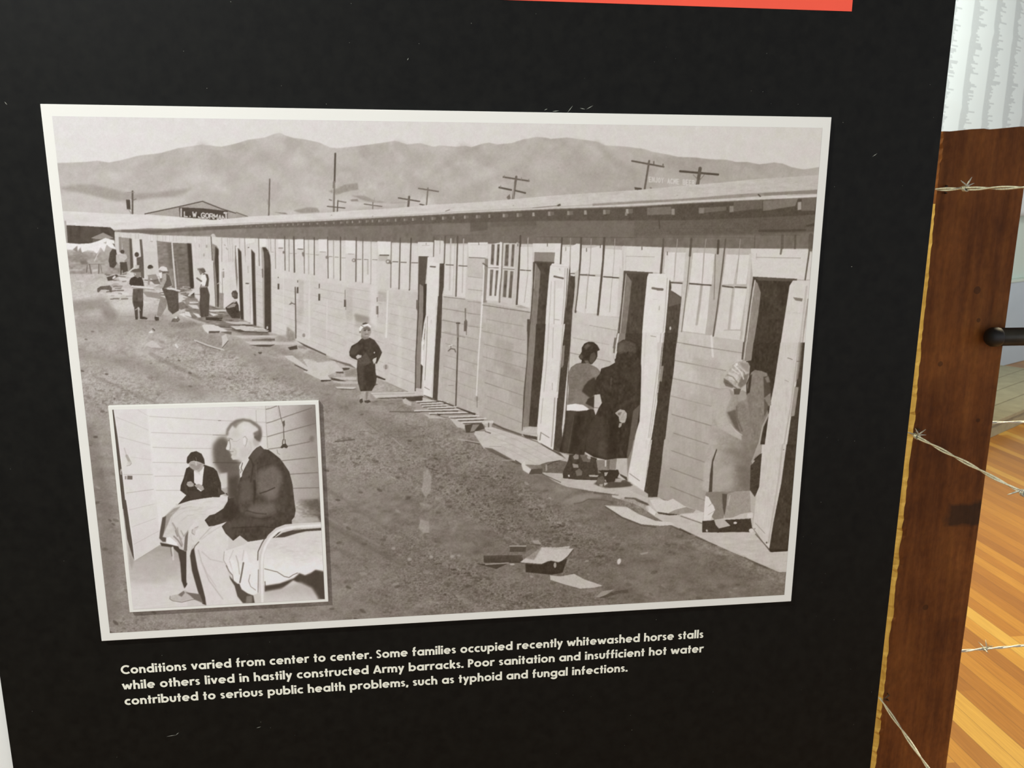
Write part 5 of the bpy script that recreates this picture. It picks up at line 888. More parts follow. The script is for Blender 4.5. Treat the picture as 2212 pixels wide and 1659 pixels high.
def paint_people(A):
    P, L, E, R, F = A.P, A.L, A.E, A.R, A.F
    # man in cap with pole (a2)
    F(400, 480, 6.9125)
    P([(215, 975), (330, 960), (368, 1085), (350, 1405), (235, 1420), (212, 1250), (222, 1100)], 90, tex=4, ta=(6, 12)); P([(280, 760), (340, 780), (357, 850), (345, 962), (300, 962), (250, 800)], 92, tex=3); P([(250, 790), (300, 778), (322, 850), (300, 945), (235, 935), (228, 860)], 230)
    P([(195, 710), (270, 700), (265, 760), (228, 790)], 132, tex=3); P([(180, 690), (270, 678), (285, 700), (250, 715), (185, 720)], 140); P([(200, 700), (285, 690), (310, 740), (270, 765), (235, 730)], 104); L([(175, 835), (240, 880)], 26, 116); L([(55, 1092), (210, 935)], 28, 206); L([(240, 930), (220, 990)], 16, 130); P([(235, 950), (330, 955), (320, 975), (240, 980)], 150, a=.7)
    # seated woman by doorway
    P([(600, 1275), (700, 1200), (770, 1180), (800, 1240), (815, 1430), (700, 1435), (620, 1335)], 80, tex=4); P([(615, 1270), (720, 1210), (765, 1225), (740, 1260), (640, 1285)], 152, tex=3); P([(705, 1175), (760, 1160), (750, 1200), (720, 1200)], 184); P([(690, 1060), (710, 1025), (760, 1018), (788, 1060), (785, 1140), (740, 1150), (700, 1110)], 92, tex=6); E(718, 1080, 16, 26, 128, .7, .5)
    # girl walking towards us (a4)
    F(480, 640, 6.144)
    P([(1850, 1255), (1960, 1250), (1975, 1385), (1915, 1385), (1895, 1300), (1870, 1400), (1815, 1375)], 168, tex=5); P([(1905, 1265), (1940, 1265), (1925, 1375), (1905, 1370)], 120, a=.7); P([(1825, 1370), (1860, 1355), (1870, 1400), (1840, 1425), (1820, 1400)], 84); P([(1885, 1385), (1950, 1375), (1975, 1400), (1930, 1420), (1890, 1410)], 86)
    P([(1685, 740), (1715, 660), (1800, 610), (1850, 560), (1960, 548), (2020, 580), (2080, 660), (2122, 745), (2095, 810), (2050, 900), (2030, 880), (2035, 1000), (2050, 1080), (2040, 1160), (1985, 1255), (1835, 1262), (1800, 1140), (1785, 960), (1795, 850), (1720, 820), (1690, 790)], 76, tex=4, ta=(6, 8))
    P([(1790, 820), (1830, 830), (1905, 745), (1960, 830), (1975, 880), (1900, 920), (1800, 930)], 96, soft=.3, tex=4); P([(1800, 900), (1880, 900), (1870, 1240), (1830, 1240)], 88, a=.8, soft=1.5); P([(1700, 690), (1790, 640), (1830, 700), (1760, 780), (1700, 770)], 92, a=.7, soft=1); P([(1880, 1000), (2020, 980), (2020, 1180), (1920, 1200)], 66, a=.7, soft=2)
    P([(1775, 800), (1800, 775), (1850, 785), (1845, 810), (1790, 832)], 186); P([(2005, 830), (2050, 810), (2040, 870), (2015, 900), (1995, 850)], 196); E(2020, 748, 7, 10, 220)
    P([(1845, 500), (1940, 500), (1945, 560), (1890, 575), (1845, 550)], 138); P([(1835, 470), (1860, 415), (1920, 392), (1968, 420), (1978, 475), (1960, 525), (1930, 545), (1890, 540), (1850, 515)], 158, soft=.3)
    P([(1870, 420), (1925, 400), (1965, 430), (1962, 455), (1880, 460)], 112, a=.8, soft=.4); L([(1880, 455), (1905, 450)], 10, 80); L([(1935, 452), (1960, 450)], 9, 84); L([(1918, 450), (1920, 478)], 12, 190); L([(1895, 503), (1938, 505)], 8, 100); L([(1905, 515), (1930, 515)], 8, 178)
    P([(1860, 360), (1900, 348), (1935, 355), (1920, 385), (1865, 385)], 86); P([(1815, 430), (1845, 385), (1900, 372), (1935, 362), (1975, 395), (1972, 420), (1930, 392), (1880, 402), (1850, 435), (1828, 478)], 232); L([(1845, 385), (1870, 400)], 12, 110, .8); E(1828, 475, 9, 14, 120)
    # two women seen from behind (c1)
    F(1140, 720, 7.373)
    P([(660, 640), (720, 500), (1050, 510), (1150, 600), (1060, 1290), (560, 1500), (640, 1200)], 200, a=0)
    F(1140, 860, 7.373)
    P([(560, 840), (600, 880), (900, 870), (930, 900), (880, 930), (640, 900), (480, 850), (440, 780)], 96, a=.8, soft=1)
    P([(620, 200), (1050, 175), (1085, 280), (980, 560), (900, 900), (860, 930), (700, 890), (600, 875), (500, 850), (590, 500)], 70, tex=4, ta=(8, 14))
    P([(620, 215), (760, 215), (740, 500), (640, 860), (560, 860), (600, 500)], 84, a=.8, soft=1.5); P([(720, 300), (860, 240), (800, 860), (680, 860)], 60, a=.7, soft=2); L([(730, 300), (640, 850)], 14, 104, .5, .8)
    F(1140, 720, 7.373)
    P([(625, 1135), (760, 1120), (900, 1140), (975, 1200), (950, 1225), (800, 1240), (700, 1230), (620, 1225)], 228, soft=.3)
    P([(640, 640), (690, 540), (770, 485), (860, 465), (1000, 495), (1100, 545), (1150, 600), (1180, 760), (1120, 900), (1060, 960), (1060, 1200), (980, 1210), (880, 1140), (760, 1120), (630, 1140), (650, 900)], 124, tex=4, ta=(5, 5))
    P([(960, 760), (1060, 700), (1100, 780), (1060, 980), (1000, 1040), (860, 930), (900, 840)], 74, soft=1.2); P([(780, 880), (900, 960), (1000, 1040), (900, 1130), (740, 1110), (740, 950)], 136, a=.6, soft=2); P([(960, 1040), (1060, 1000), (1060, 1190), (920, 1120)], 72, soft=.8); P([(1000, 560), (1120, 580), (1140, 660), (1060, 700), (1000, 640)], 140, a=.7, soft=1.2)
    P([(860, 230), (900, 165), (970, 132), (1050, 140), (1110, 190), (1150, 265), (1110, 285), (1110, 370), (1080, 430), (1020, 495), (960, 480), (850, 480), (860, 430), (830, 410), (810, 370), (845, 320), (860, 290)], 68, tex=4)
    P([(1000, 330), (1060, 300), (1090, 360), (1060, 450), (1020, 490), (980, 440)], 92, soft=.6); P([(890, 220), (950, 160), (1000, 190), (930, 260)], 108, a=.8, soft=1.2); P([(900, 430), (960, 430), (990, 495), (920, 470)], 112, soft=.4); P([(815, 350), (860, 330), (880, 400), (840, 410)], 110, a=.6, soft=.6)
    # woman in dark coat
    P([(1150, 640), (1170, 560), (1300, 520), (1400, 460), (1470, 430), (1420, 280), (1430, 160), (1520, 100), (1640, 105), (1740, 150), (1790, 260), (1800, 440), (1810, 560), (1800, 1000), (1780, 1400), (1700, 1659), (960, 1659), (1000, 1450), (1130, 1180), (1180, 1110), (1150, 970), (1060, 980), (1060, 800), (1100, 700)], 70, tex=4, ta=(6, 8))
    F(1140, 860, 7.373)
    P([(1180, 80), (1780, 100), (1740, 400), (1660, 800), (1600, 960), (1420, 960), (1250, 985), (1050, 940), (900, 850), (940, 560), (1080, 270)], 68, tex=4, ta=(6, 12)); P([(960, 500), (1080, 280), (1200, 300), (1240, 700), (1100, 900), (920, 840)], 80, a=.8, soft=2.5); P([(1140, 690), (1260, 700), (1260, 960), (1120, 920)], 96, a=.5, soft=2); P([(1300, 300), (1440, 300), (1420, 900), (1300, 900)], 56, a=.6, soft=2); P([(1680, 200), (1790, 100), (1740, 480), (1650, 950), (1590, 1250), (1580, 900)], 118, a=.7, soft=.8)
    F(1140, 720, 7.373)
    P([(1430, 160), (1480, 130), (1560, 110), (1700, 160), (1760, 240), (1720, 310), (1600, 290), (1450, 330), (1420, 280)], 96, a=.8, soft=1.2, tex=5); P([(1450, 180), (1540, 160), (1530, 280), (1440, 300)], 110, a=.6, soft=1.5); P([(1720, 150), (1790, 260), (1790, 420), (1720, 340)], 60, a=.5, soft=1.2)
    L([(1230, 840), (1330, 900)], 60, 84, .6, 3); L([(1700, 500), (1720, 900)], 80, 88, .4, 4); L([(1330, 700), (1320, 860)], 16, 112, .5, 1); L([(1480, 1160), (1720, 1020)], 60, 84, .7, 3)
    P([(1065, 990), (1140, 970), (1180, 1110), (1130, 1190), (1080, 1305), (1055, 1200)], 192); L([(1060, 1180), (1130, 1188)], 9, 125)
    P([(1430, 1240), (1470, 1210), (1540, 1225), (1578, 1275), (1575, 1340), (1550, 1420), (1500, 1430), (1460, 1400), (1450, 1330), (1410, 1290), (1390, 1270)], 172, tex=4); P([(1430, 1270), (1500, 1250), (1470, 1310), (1440, 1310)], 110, a=.8, soft=.5); P([(1460, 1430), (1500, 1430), (1490, 1480), (1460, 1505), (1445, 1490)], 158); L([(1470, 1400), (1540, 1395)], 12, 190, .8); L([(1540, 1260), (1500, 1330), (1470, 1390)], 6, 130, .7)
    # legs and shoes (c2)
    F(1140, 860, 7.373)
    P([(560, 1180), (640, 1000), (660, 900), (860, 900), (1000, 930), (1100, 960), (1120, 1200), (1440, 1150), (1400, 1290), (1100, 1310), (780, 1300), (560, 1275)], 78, tex=4)
    P([(1090, 985), (1240, 985), (1290, 980), (1420, 960), (1400, 1140), (1250, 1150), (1120, 1145)], 138, tex=4); P([(1230, 990), (1252, 985), (1248, 1090), (1228, 1090)], 200); P([(1260, 990), (1310, 985), (1300, 1130), (1270, 1120)], 112)
    P([(720, 930), (760, 890), (810, 905), (810, 970), (740, 975)], 140); P([(830, 905), (940, 900), (1000, 970), (990, 1020), (880, 1010)], 112, tex=4); P([(940, 930), (1000, 920), (1005, 970), (960, 970)], 165); P([(710, 1040), (800, 1060), (810, 1110), (730, 1110)], 150); P([(760, 1160), (820, 1120), (870, 1170), (860, 1230), (780, 1240)], 116)
    P([(970, 1222), (1130, 1228), (1110, 1255), (985, 1250)], 172); P([(1080, 1370), (1120, 1260), (1200, 1240), (1240, 1330), (1210, 1400), (1120, 1400)], 104, tex=6); P([(1120, 1150), (1440, 1140), (1460, 1200), (1400, 1330), (1260, 1350), (1210, 1220)], 68); P([(1220, 1185), (1280, 1180), (1250, 1240), (1225, 1240)], 168); P([(1215, 1350), (1270, 1350), (1280, 1390), (1220, 1400)], 180); P([(1140, 1370), (1200, 1370), (1190, 1410), (1150, 1400)], 160)
    P([(1300, 1340), (1560, 1300), (1680, 1390), (1500, 1420), (1300, 1430), (1210, 1405)], 88, a=.9, soft=.8); P([(1460, 1180), (1560, 1170), (1580, 1210), (1500, 1220)], 184); P([(1400, 1280), (1520, 1290), (1480, 1340), (1380, 1340)], 170, a=.8); P([(640, 1225), (665, 1225), (670, 1255), (650, 1255)], 205); P([(1460, 1200), (1580, 1260), (1590, 1320), (1480, 1240)], 84)
    # woman in pale coat and patterned scarf (c3, c4)
    F(1420, 740, 6.506)
    P([(1320, 420), (1370, 385), (1460, 400), (1540, 430), (1560, 520), (1590, 700), (1600, 880), (1540, 900), (1560, 1000), (1480, 1180), (1440, 1500), (1450, 1560), (1340, 1659), (1250, 1659), (1200, 900), (1270, 700), (1260, 600)], 132, tex=4, ta=(5, 7))
    P([(1490, 480), (1560, 470), (1600, 700), (1500, 780)], 84, a=.9, soft=.8); P([(1290, 480), (1330, 440), (1300, 700), (1265, 720)], 72, soft=.3); P([(1500, 780), (1570, 900), (1500, 1050)], 92, a=.8, soft=.8); L([(1560, 1010), (1480, 1180), (1400, 1560)], 22, 178, .8, .3); P([(1510, 500), (1560, 470), (1590, 560), (1540, 560)], 150, a=.6, soft=.6)
    P([(770, 760), (800, 690), (900, 640), (1000, 640), (1080, 700), (1200, 670), (1250, 700), (1280, 900), (1300, 1200), (1330, 1400), (1300, 1659), (700, 1659), (740, 1300), (770, 1100)], 0, g=(((760, 1000), 172), ((1300, 1100), 138)), tex=3, ta=(5, 5))
    P([(780, 700), (1000, 640), (1040, 760), (980, 900), (960, 1000), (1010, 1140), (1190, 1310), (1180, 1370), (1040, 1300), (860, 1200), (780, 1000)], 176, soft=1.2, tex=2); P([(980, 980), (1100, 940), (1150, 1200), (1190, 1290), (1090, 1200)], 104, soft=1.5); P([(1110, 880), (1200, 820), (1300, 1000), (1310, 1200), (1260, 1380), (1190, 1340), (1120, 1050)], 134, soft=1.5, tex=4); L([(1110, 900), (1120, 1060), (1190, 1240)], 20, 96, .6, 1.2)
    L([(1020, 1140), (1100, 1240), (1190, 1300)], 10, 198, .8, .5); P([(1140, 700), (1200, 675), (1250, 720), (1250, 800), (1130, 830)], 158, soft=.8)
    P([(920, 1450), (1100, 1460), (1200, 1500), (1150, 1659), (900, 1600)], 122, a=.7, soft=5); P([(1200, 1400), (1320, 1380), (1320, 1659), (1220, 1659)], 128, a=.7, soft=3); L([(830, 1490), (790, 1659)], 14, 96); P([(720, 1400), (830, 1400), (790, 1659), (690, 1659)], 184, a=.6, soft=1.5)
    P([(1070, 650), (1180, 640), (1150, 730), (1080, 730)], 100); P([(930, 520), (960, 450), (1060, 310), (1110, 270), (1180, 262), (1270, 275), (1300, 330), (1290, 480), (1260, 560), (1170, 650), (1070, 640), (960, 610), (930, 570)], 178, tex=8, ta=(5, 5))
    P([(935, 500), (1000, 540), (1070, 600), (1060, 640), (960, 610), (930, 560)], 118, soft=.5); P([(1000, 420), (1110, 440), (1150, 490), (1100, 540), (1000, 520)], 205, a=.7, soft=.6); P([(1160, 280), (1290, 290), (1290, 420), (1240, 400), (1180, 320)], 146, a=.8, soft=1); P([(1190, 470), (1290, 430), (1250, 580), (1170, 640), (1130, 600)], 112, a=.8, soft=1)
    for p, v in (([(1110, 290), (1200, 380), (1240, 480)], 120), ([(1080, 320), (1180, 420), (1210, 510)], 225), ([(1050, 370), (1140, 440)], 215), ([(980, 450), (1060, 480), (1120, 560)], 130), ([(960, 560), (1040, 600), (1110, 640)], 100), ([(1130, 310), (1220, 400)], 214)): L(p, 16, v, .75, .4)
    P([(1095, 290), (1130, 285), (1130, 320), (1100, 330)], 230, a=.9, soft=.4)
    F(1400, 960, 6.506)
    P([(855, 0), (1600, 0), (1590, 120), (1500, 180), (1440, 350), (1440, 650), (1220, 680), (900, 690), (850, 660), (790, 640), (800, 250)], 0, g=(((850, 300), 172), ((1450, 400), 124)), tex=3, ta=(6, 6)); P([(1000, 80), (1180, 60), (1400, 100), (1420, 350), (1300, 200)], 118, a=.6, soft=5); P([(940, 350), (1180, 280), (1200, 600), (960, 660)], 172, a=.6, soft=5); P([(1240, 250), (1440, 350), (1430, 620), (1280, 600)], 110, a=.6, soft=5)
    P([(960, 60), (970, 75), (915, 250), (910, 420), (900, 670), (850, 670), (870, 420), (900, 220)], 84); P([(790, 250), (870, 240), (850, 660), (760, 640)], 180, a=.7, soft=1); P([(1440, 300), (1600, 120), (1560, 600), (1500, 740), (1430, 640)], 76, tex=4); P([(1540, 0), (1600, 0), (1580, 130), (1500, 180), (1470, 280), (1450, 240)], 168, a=.8)
    P([(820, 670), (1220, 660), (1200, 720), (1100, 720), (1080, 900), (1060, 1040), (930, 1060), (800, 900), (800, 720)], 134, tex=3); P([(1040, 690), (1120, 700), (1080, 1030), (1050, 900)], 92, soft=.8); P([(1110, 700), (1230, 660), (1430, 650), (1440, 800), (1450, 950), (1300, 980), (1180, 1030), (1070, 1035), (1100, 850)], 154, tex=3); L([(1150, 720), (1120, 850)], 14, 190, .7, .8)
    P([(805, 720), (850, 740), (890, 820), (925, 870), (940, 920), (900, 1000), (880, 1060), (780, 1075), (785, 950)], 212); L([(890, 830), (850, 870)], 8, 160); L([(935, 930), (840, 990)], 8, 165)
    P([(760, 1090), (930, 1060), (930, 1120), (1000, 1190), (1000, 1240), (760, 1225)], 76, tex=4); E(825, 1212, 12, 18, 214, .9, .3, -30); P([(1440, 760), (1500, 740), (1480, 960), (1440, 930)], 176, a=.9)
    E(1450, 1210, 34, 28, 198)
# ---------------------------------------------------------------- the inset photograph
def paint_inset():
    A = Art(226, 860, 720, 1330, 2, 9)
    P, L, E, R, F = A.P, A.L, A.E, A.R, A.F
    r = A.rng
    R(220, 855, 725, 1335, 205)
    F(230, 860, 6.912)
    P([(0, 0), (720, 0), (760, 1700), (0, 1700)], 222, tex=1)
    P([(600, 100), (2388, 40), (2420, 700), (2420, 1700), (760, 1700), (640, 500)], 0, g=(((700, 600), 230), ((2000, 600), 216)), tex=1)
    P([(590, 140), (640, 140), (690, 700), (760, 1700), (690, 1700), (660, 800)], 232, a=.7, soft=2)
    for p in ([(640, 270), (1000, 292), (1728, 335), (2400, 360)], [(670, 512), (1130, 527), (1728, 550), (2100, 560)], [(690, 732), (1100, 748), (1560, 750)], [(690, 958), (1200, 965), (1250, 968)], [(720, 1165), (1180, 1160)], [(740, 1375), (1110, 1375)], [(760, 1585), (1060, 1585)]): L(p, 8, 172, .8, .3)
    for p, v in (([(470, 175), (620, 265)], 196), ([(150, 285), (430, 395), (620, 475)], 190), ([(185, 575), (430, 640), (650, 700)], 184), ([(360, 875), (660, 920)], 196), ([(255, 1140), (690, 1140)], 168), ([(300, 1415), (700, 1360)], 160), ([(330, 1650), (740, 1580)], 190)): L(p, 8, v, .8, .3)
    P([(80, 170), (108, 170), (160, 500), (225, 1000), (303, 1655), (238, 1655), (180, 1200), (120, 600)], 92, soft=.3); L([(112, 180), (170, 560), (235, 1080), (300, 1660)], 12, 236)
    E(218, 1100, 13, 45, 190, .9); E(224, 1110, 7, 22, 110)
    L([(265, 745), (300, 860)], 16, 185, .8, .4); L([(300, 860), (350, 960)], 40, 160, .8, .5); E(340, 975, 34, 30, 205, .8, .3); L([(300, 1010), (350, 1000), (372, 970)], 7, 150); R(310, 1158, 388, 1215, 110, a=.95); R(274, 1160, 298, 1212, 140, a=.9); E(1690, 336, 28, 7, 140, .9)
    # shadow of the man on the boards
    F(460, 860, 6.912)
    P([(0, 0), (1800, 0), (1800, 1659), (0, 1659)], 0, a=0)
    P([(800, 100), (1700, 90), (1700, 1700), (1000, 1700), (800, 800)], 0, g=(((850, 500), 206), ((1600, 500), 150)), tex=2)
    P([(1340, 80), (1700, 60), (1700, 300), (1500, 600), (1380, 400)], 122, a=.75, soft=14); P([(1430, 500), (1640, 480), (1640, 1300), (1480, 1000)], 150, a=.6, soft=12)
    for p in ([(790, 165), (860, 150), (950, 115)], [(800, 370), (880, 350), (1100, 270), (1470, 145)], [(810, 575), (1000, 520), (1520, 380)], [(830, 760), (1010, 735), (1250, 690), (1440, 650)], [(1020, 935), (1250, 910), (1530, 880)], [(1150, 1135), (1560, 1110)], [(1200, 1345), (1580, 1335)]): L(p, 12, 116, .85, .4)
    L([(785, 110), (790, 370), (805, 570), (815, 740)], 7, 150, .9, .3); L([(640, 180), (648, 360)], 7, 160, .8, .2); L([(0, 80), (420, 140), (600, 155), (780, 165)], 5, 180, .8, .2); L([(650, 370), (800, 372)], 4, 190); L([(730, 572), (810, 575)], 6, 170)
    P([(180, 560), (230, 640), (300, 900), (470, 1000), (420, 1200), (360, 1659), (200, 1500), (220, 1250), (90, 1130), (10, 940), (0, 800), (20, 680), (90, 590)], 112, soft=6); P([(10, 700), (100, 600), (220, 640), (260, 850), (400, 960), (300, 1120), (120, 1080), (30, 960)], 106, a=.9, soft=4); P([(230, 1180), (400, 1150), (420, 1500), (230, 1500)], 84, a=.95, soft=5)
    L([(0, 960), (420, 965)], 10, 84, .8, .4); L([(0, 765), (240, 765)], 5, 100, .5, .5); L([(0, 548), (180, 552)], 9, 150)
    P([(100, 1130), (215, 1110), (210, 1330), (130, 1330)], 205, a=.9, soft=1.5); P([(110, 1340), (215, 1350), (210, 1460), (130, 1440)], 170, a=.9, soft=1); E(1480, 610, 36, 50, 118, .8, 2)
    # lamp cord
    L([(975, 100), (1010, 280), (1045, 400)], 9, 104); L([(955, 110), (990, 270)], 6, 160, .7); L([(1052, 390), (1058, 620)], 12, 104); P([(1040, 350), (1070, 330), (1075, 400), (1060, 440), (1040, 410)], 105); L([(1045, 620), (1035, 680)], 14, 98); L([(1075, 620), (1078, 680)], 12, 98); P([(1005, 740), (1040, 685), (1090, 680), (1122, 725), (1100, 750), (1060, 735), (1030, 750)], 84); P([(955, 770), (1020, 745), (1045, 760), (1000, 840), (955, 820)], 196, a=.8); L([(955, 770), (965, 820), (1000, 842)], 7, 130)
    # floor
    F(240, 1080, 6.636)
    P([(340, 860), (700, 650), (860, 640), (1000, 700), (1100, 1560), (300, 1570), (250, 900)], 0, soft=1, g=(((600, 700), 168), ((600, 1300), 214)), tex=2, ta=(16, 5)); P([(260, 900), (900, 900), (980, 1100), (280, 1100)], 178, a=.6, soft=8); L([(300, 1140), (760, 1150)], 60, 170, .4, 6); L([(320, 1550), (860, 1480)], 8, 225, .8, .5)
    P([(215, 0), (650, 0), (690, 500), (700, 640), (345, 868), (310, 700), (250, 300)], 0, g=(((400, -20), 222), ((400, 800), 216)), tex=1)
    P([(155, 0), (215, 0), (270, 380), (310, 640), (332, 862), (300, 800), (230, 560)], 92); P([(230, 600), (325, 860), (300, 1000), (262, 900)], 165, a=.9, soft=1)
    P([(650, -20), (1010, -20), (900, 90), (770, 230), (700, 460), (700, 645), (690, 500)], 228)
    for p in ([(260, 140), (620, 55)], [(300, 385), (640, 260)], [(325, 635), (680, 445)]): L(p, 6, 176, .8, .2)
    L([(345, 868), (700, 650)], 7, 160, .8, .3); L([(218, 0), (270, 330), (312, 640), (340, 860)], 10, 236)
    # far bed and blanket
    P([(960, 60), (1040, 0), (1680, -60), (1680, 60), (1480, 200), (1400, 290), (1480, 340), (1680, 320), (1680, 700), (1080, 760), (1000, 720), (790, 620), (740, 520), (720, 460), (760, 240), (860, 130)], 0, g=(((800, 300), 206), ((1500, 100), 216)), tex=3, ta=(14, 6))
    P([(770, 235), (900, 120), (1000, 90), (860, 240), (800, 380), (745, 510), (720, 500), (735, 360)], 150, a=.8, soft=.8); P([(735, 250), (790, 230), (770, 400), (740, 530), (790, 540), (785, 600), (740, 600), (690, 550), (700, 450)], 96, soft=.4)
    P([(795, 540), (840, 530), (890, 570), (950, 620), (960, 660), (860, 650), (790, 610)], 238)
    P([(700, 610), (860, 640), (960, 665), (1050, 730), (1080, 740), (1080, 1180), (1100, 1210), (1050, 1270), (1010, 1160), (990, 900), (960, 760), (880, 680), (720, 660)], 80, soft=.5)
    P([(1060, 520), (1110, 430), (1105, 700), (1080, 740), (1040, 720)], 118, soft=.4); P([(940, 620), (1030, 660), (1030, 720), (980, 700)], 196)
    for p, v, w in (([(880, 330), (940, 440), (990, 560), (1020, 640)], 150, 22), ([(950, 400), (960, 500), (1010, 560)], 160, 16), ([(1000, 440), (1040, 520), (1100, 440)], 150, 14), ([(900, 520), (960, 580), (1010, 660)], 130, 22), ([(920, 440), (950, 520)], 134, 18), ([(850, 200), (1000, 120), (1150, 90)], 188, 10), ([(900, 260), (1050, 160), (1300, 130)], 196, 10), ([(1000, 300), (1100, 220), (1350, 200)], 190, 10), ([(1150, 420), (1250, 340), (1400, 300)], 178, 12), ([(1170, 470), (1220, 380), (1280, 360)], 170, 10), ([(880, 180), (860, 330), (900, 420)], 186, 10)): L(p, w, v, .75, .6)
    for _ in range(26):
        x = r.uniform(900, 1500); y = r.uniform(20, 260)-(x-900)*.05; L([(x, y), (x+r.uniform(40, 140), y-r.uniform(-10, 40))], r.uniform(6, 14), r.choice([190, 196, 226, 230]), .5, .6)
    L([(880, 680), (890, 850)], 26, 208, .9, .4); L([(850, 680), (870, 800)], 14, 120, .8, .6)
    # reading woman
    F(230, 860, 6.912)
    P([(1065, 1590), (1190, 1450), (1100, 1380), (1110, 1300), (1150, 1200), (1190, 1050), (1260, 1010), (1450, 990), (1600, 1040), (1650, 1090), (1710, 1270), (1715, 1400), (1690, 1480), (1580, 1480), (1430, 1500), (1250, 1530)], 74, tex=3)
    P([(1305, 1085), (1440, 1020), (1465, 1020), (1435, 1290), (1380, 1330), (1310, 1260)], 228); P([(1235, 1020), (1320, 1010), (1290, 1120), (1240, 1100)], 76); P([(1460, 1020), (1520, 1030), (1480, 1300), (1430, 1320), (1440, 1180)], 76)
    P([(1225, 960), (1300, 940), (1420, 970), (1460, 990), (1430, 1060), (1380, 1110), (1310, 1080), (1240, 1030)], 172, soft=.5); P([(1240, 990), (1330, 1010), (1420, 1000), (1380, 1060), (1310, 1070)], 146, a=.6, soft=1); L([(1330, 940), (1340, 1000)], 12, 205); L([(1260, 990), (1310, 1000)], 7, 120, .7); L([(1360, 1000), (1420, 985)], 7, 120, .7); L([(1330, 1060), (1375, 1055)], 7, 130, .6); P([(1300, 1085), (1330, 1070), (1400, 1110), (1400, 1150)], 200, a=.6)
    P([(1195, 960), (1205, 880), (1260, 810), (1340, 790), (1420, 830), (1460, 910), (1470, 990), (1440, 980), (1400, 960), (1350, 945), (1300, 935), (1250, 950), (1215, 985)], 78, tex=4); L([(1330, 880), (1345, 930)], 9, 140, .7)
    P([(1195, 1290), (1210, 1250), (1260, 1240), (1305, 1280), (1300, 1320), (1230, 1325)], 172, tex=5); P([(1310, 1300), (1380, 1280), (1440, 1310), (1460, 1360), (1420, 1390), (1360, 1350)], 166, tex=4); P([(1360, 1340), (1420, 1385), (1410, 1395), (1350, 1350)], 232); L([(1190, 1180), (1170, 1290), (1200, 1400)], 30, 84, .8, 1); P([(1240, 1380), (1420, 1400), (1420, 1480), (1250, 1500)], 82, a=.7, soft=1)
    # man: trousers, legs, shoe
    F(240, 1080, 6.636)
    P([(1105, 440), (1180, 330), (1430, 290), (1480, 340), (1640, 320), (1700, 400), (1640, 760), (1610, 860), (1690, 1080), (1780, 1280), (1810, 1400), (1890, 1500), (1890, 1600), (1380, 1600), (1360, 1500), (1290, 1240), (1180, 690), (1140, 680)], 218, soft=.3, tex=1.5, ta=(8, 12))
    P([(1105, 470), (1180, 660), (1130, 760), (1140, 1000), (1240, 1300), (1260, 1340), (1100, 1330), (1050, 1290), (1095, 1200), (1080, 1130), (1085, 760)], 212, tex=2)
    P([(1190, 680), (1200, 760), (1240, 980), (1310, 1240), (1350, 1400), (1365, 1510), (1310, 1490), (1240, 1300), (1160, 1020), (1130, 800), (1150, 720)], 82, soft=.3); L([(1255, 600), (1200, 660), (1185, 700)], 14, 110, .9, .3)
    for p, v, w in (([(1250, 720), (1300, 900), (1400, 1150), (1600, 1420)], 176, 16), ([(1300, 740), (1420, 850), (1600, 890)], 182, 14), ([(1280, 860), (1380, 1060), (1500, 1240)], 190, 14), ([(1480, 340), (1420, 400), (1270, 560)], 170, 14), ([(1560, 380), (1400, 480), (1300, 560)], 186, 12), ([(1620, 740), (1620, 880), (1680, 960)], 168, 10), ([(1180, 600), (1150, 560), (1140, 500)], 190, 10), ([(1150, 700), (1190, 640)], 180, 14)): L(p, w, v, .7, .8)
    P([(1150, 430), (1210, 390), (1260, 370), (1240, 420), (1210, 440), (1210, 490), (1160, 500)], 196, a=.9, soft=.5); L([(1165, 420), (1155, 470), (1195, 500)], 8, 120, .7); L([(1200, 400), (1250, 380)], 8, 140, .7); P([(1250, 330), (1430, 290), (1470, 350), (1370, 390), (1250, 420)], 212, a=.8, soft=.8); L([(1420, 300), (1450, 330), (1470, 370)], 12, 170, .8)
    P([(840, 1400), (870, 1370), (960, 1350), (1030, 1310), (1060, 1290), (1120, 1330), (1250, 1400), (1260, 1430), (1150, 1430), (1000, 1460), (870, 1440), (840, 1420)], 186, soft=.3, tex=3); P([(960, 1360), (1040, 1300), (1060, 1330), (1010, 1390)], 112, a=.8, soft=.8); P([(1060, 1320), (1270, 1350), (1320, 1480), (1200, 1430), (1120, 1360)], 118, soft=.8); L([(845, 1375), (838, 1415), (880, 1445), (1010, 1465), (1150, 1430), (1260, 1415)], 9, 120, .9, .2)
    # man: jacket (both frames)
    F(460, 1080, 6.635)
    P([(1000, -10), (1500, -10), (1600, 330), (1100, 360), (1170, 200)], 0, g=(((1200, 100), 180), ((1500, 50), 110)), soft=1, tex=9, ta=(8, 4)); P([(1230, 30), (1560, -20), (1560, 140), (1400, 120)], 96, a=.7, soft=4); P([(1180, 250), (1500, 240), (1540, 320), (1150, 350)], 186, a=.7, soft=2)
    P([(0, -250), (60, -280), (80, -60), (200, -100), (230, -20), (330, -40), (420, -300), (1140, -230), (1165, 0), (1185, 150), (1170, 240), (1130, 290), (1135, 380), (1000, 430), (880, 540), (600, 585), (500, 600), (385, 510), (290, 585), (180, 480), (125, 380), (200, 310), (120, 340), (20, 370), (-60, 380), (-120, 290), (-50, 220), (30, 200), (150, 120), (210, 20), (215, -60)], 80, tex=4, ta=(6, 8))
    F(460, 860, 6.912)
    P([(710, 710), (760, 760), (830, 770), (900, 820), (1000, 900), (1060, 980), (1140, 1100), (1180, 1250), (1210, 1500), (1215, 1700), (300, 1700), (330, 1420), (370, 1320), (410, 1190), (440, 1110), (480, 1020), (520, 900), (600, 790), (650, 740)], 84, tex=4, ta=(6, 8))
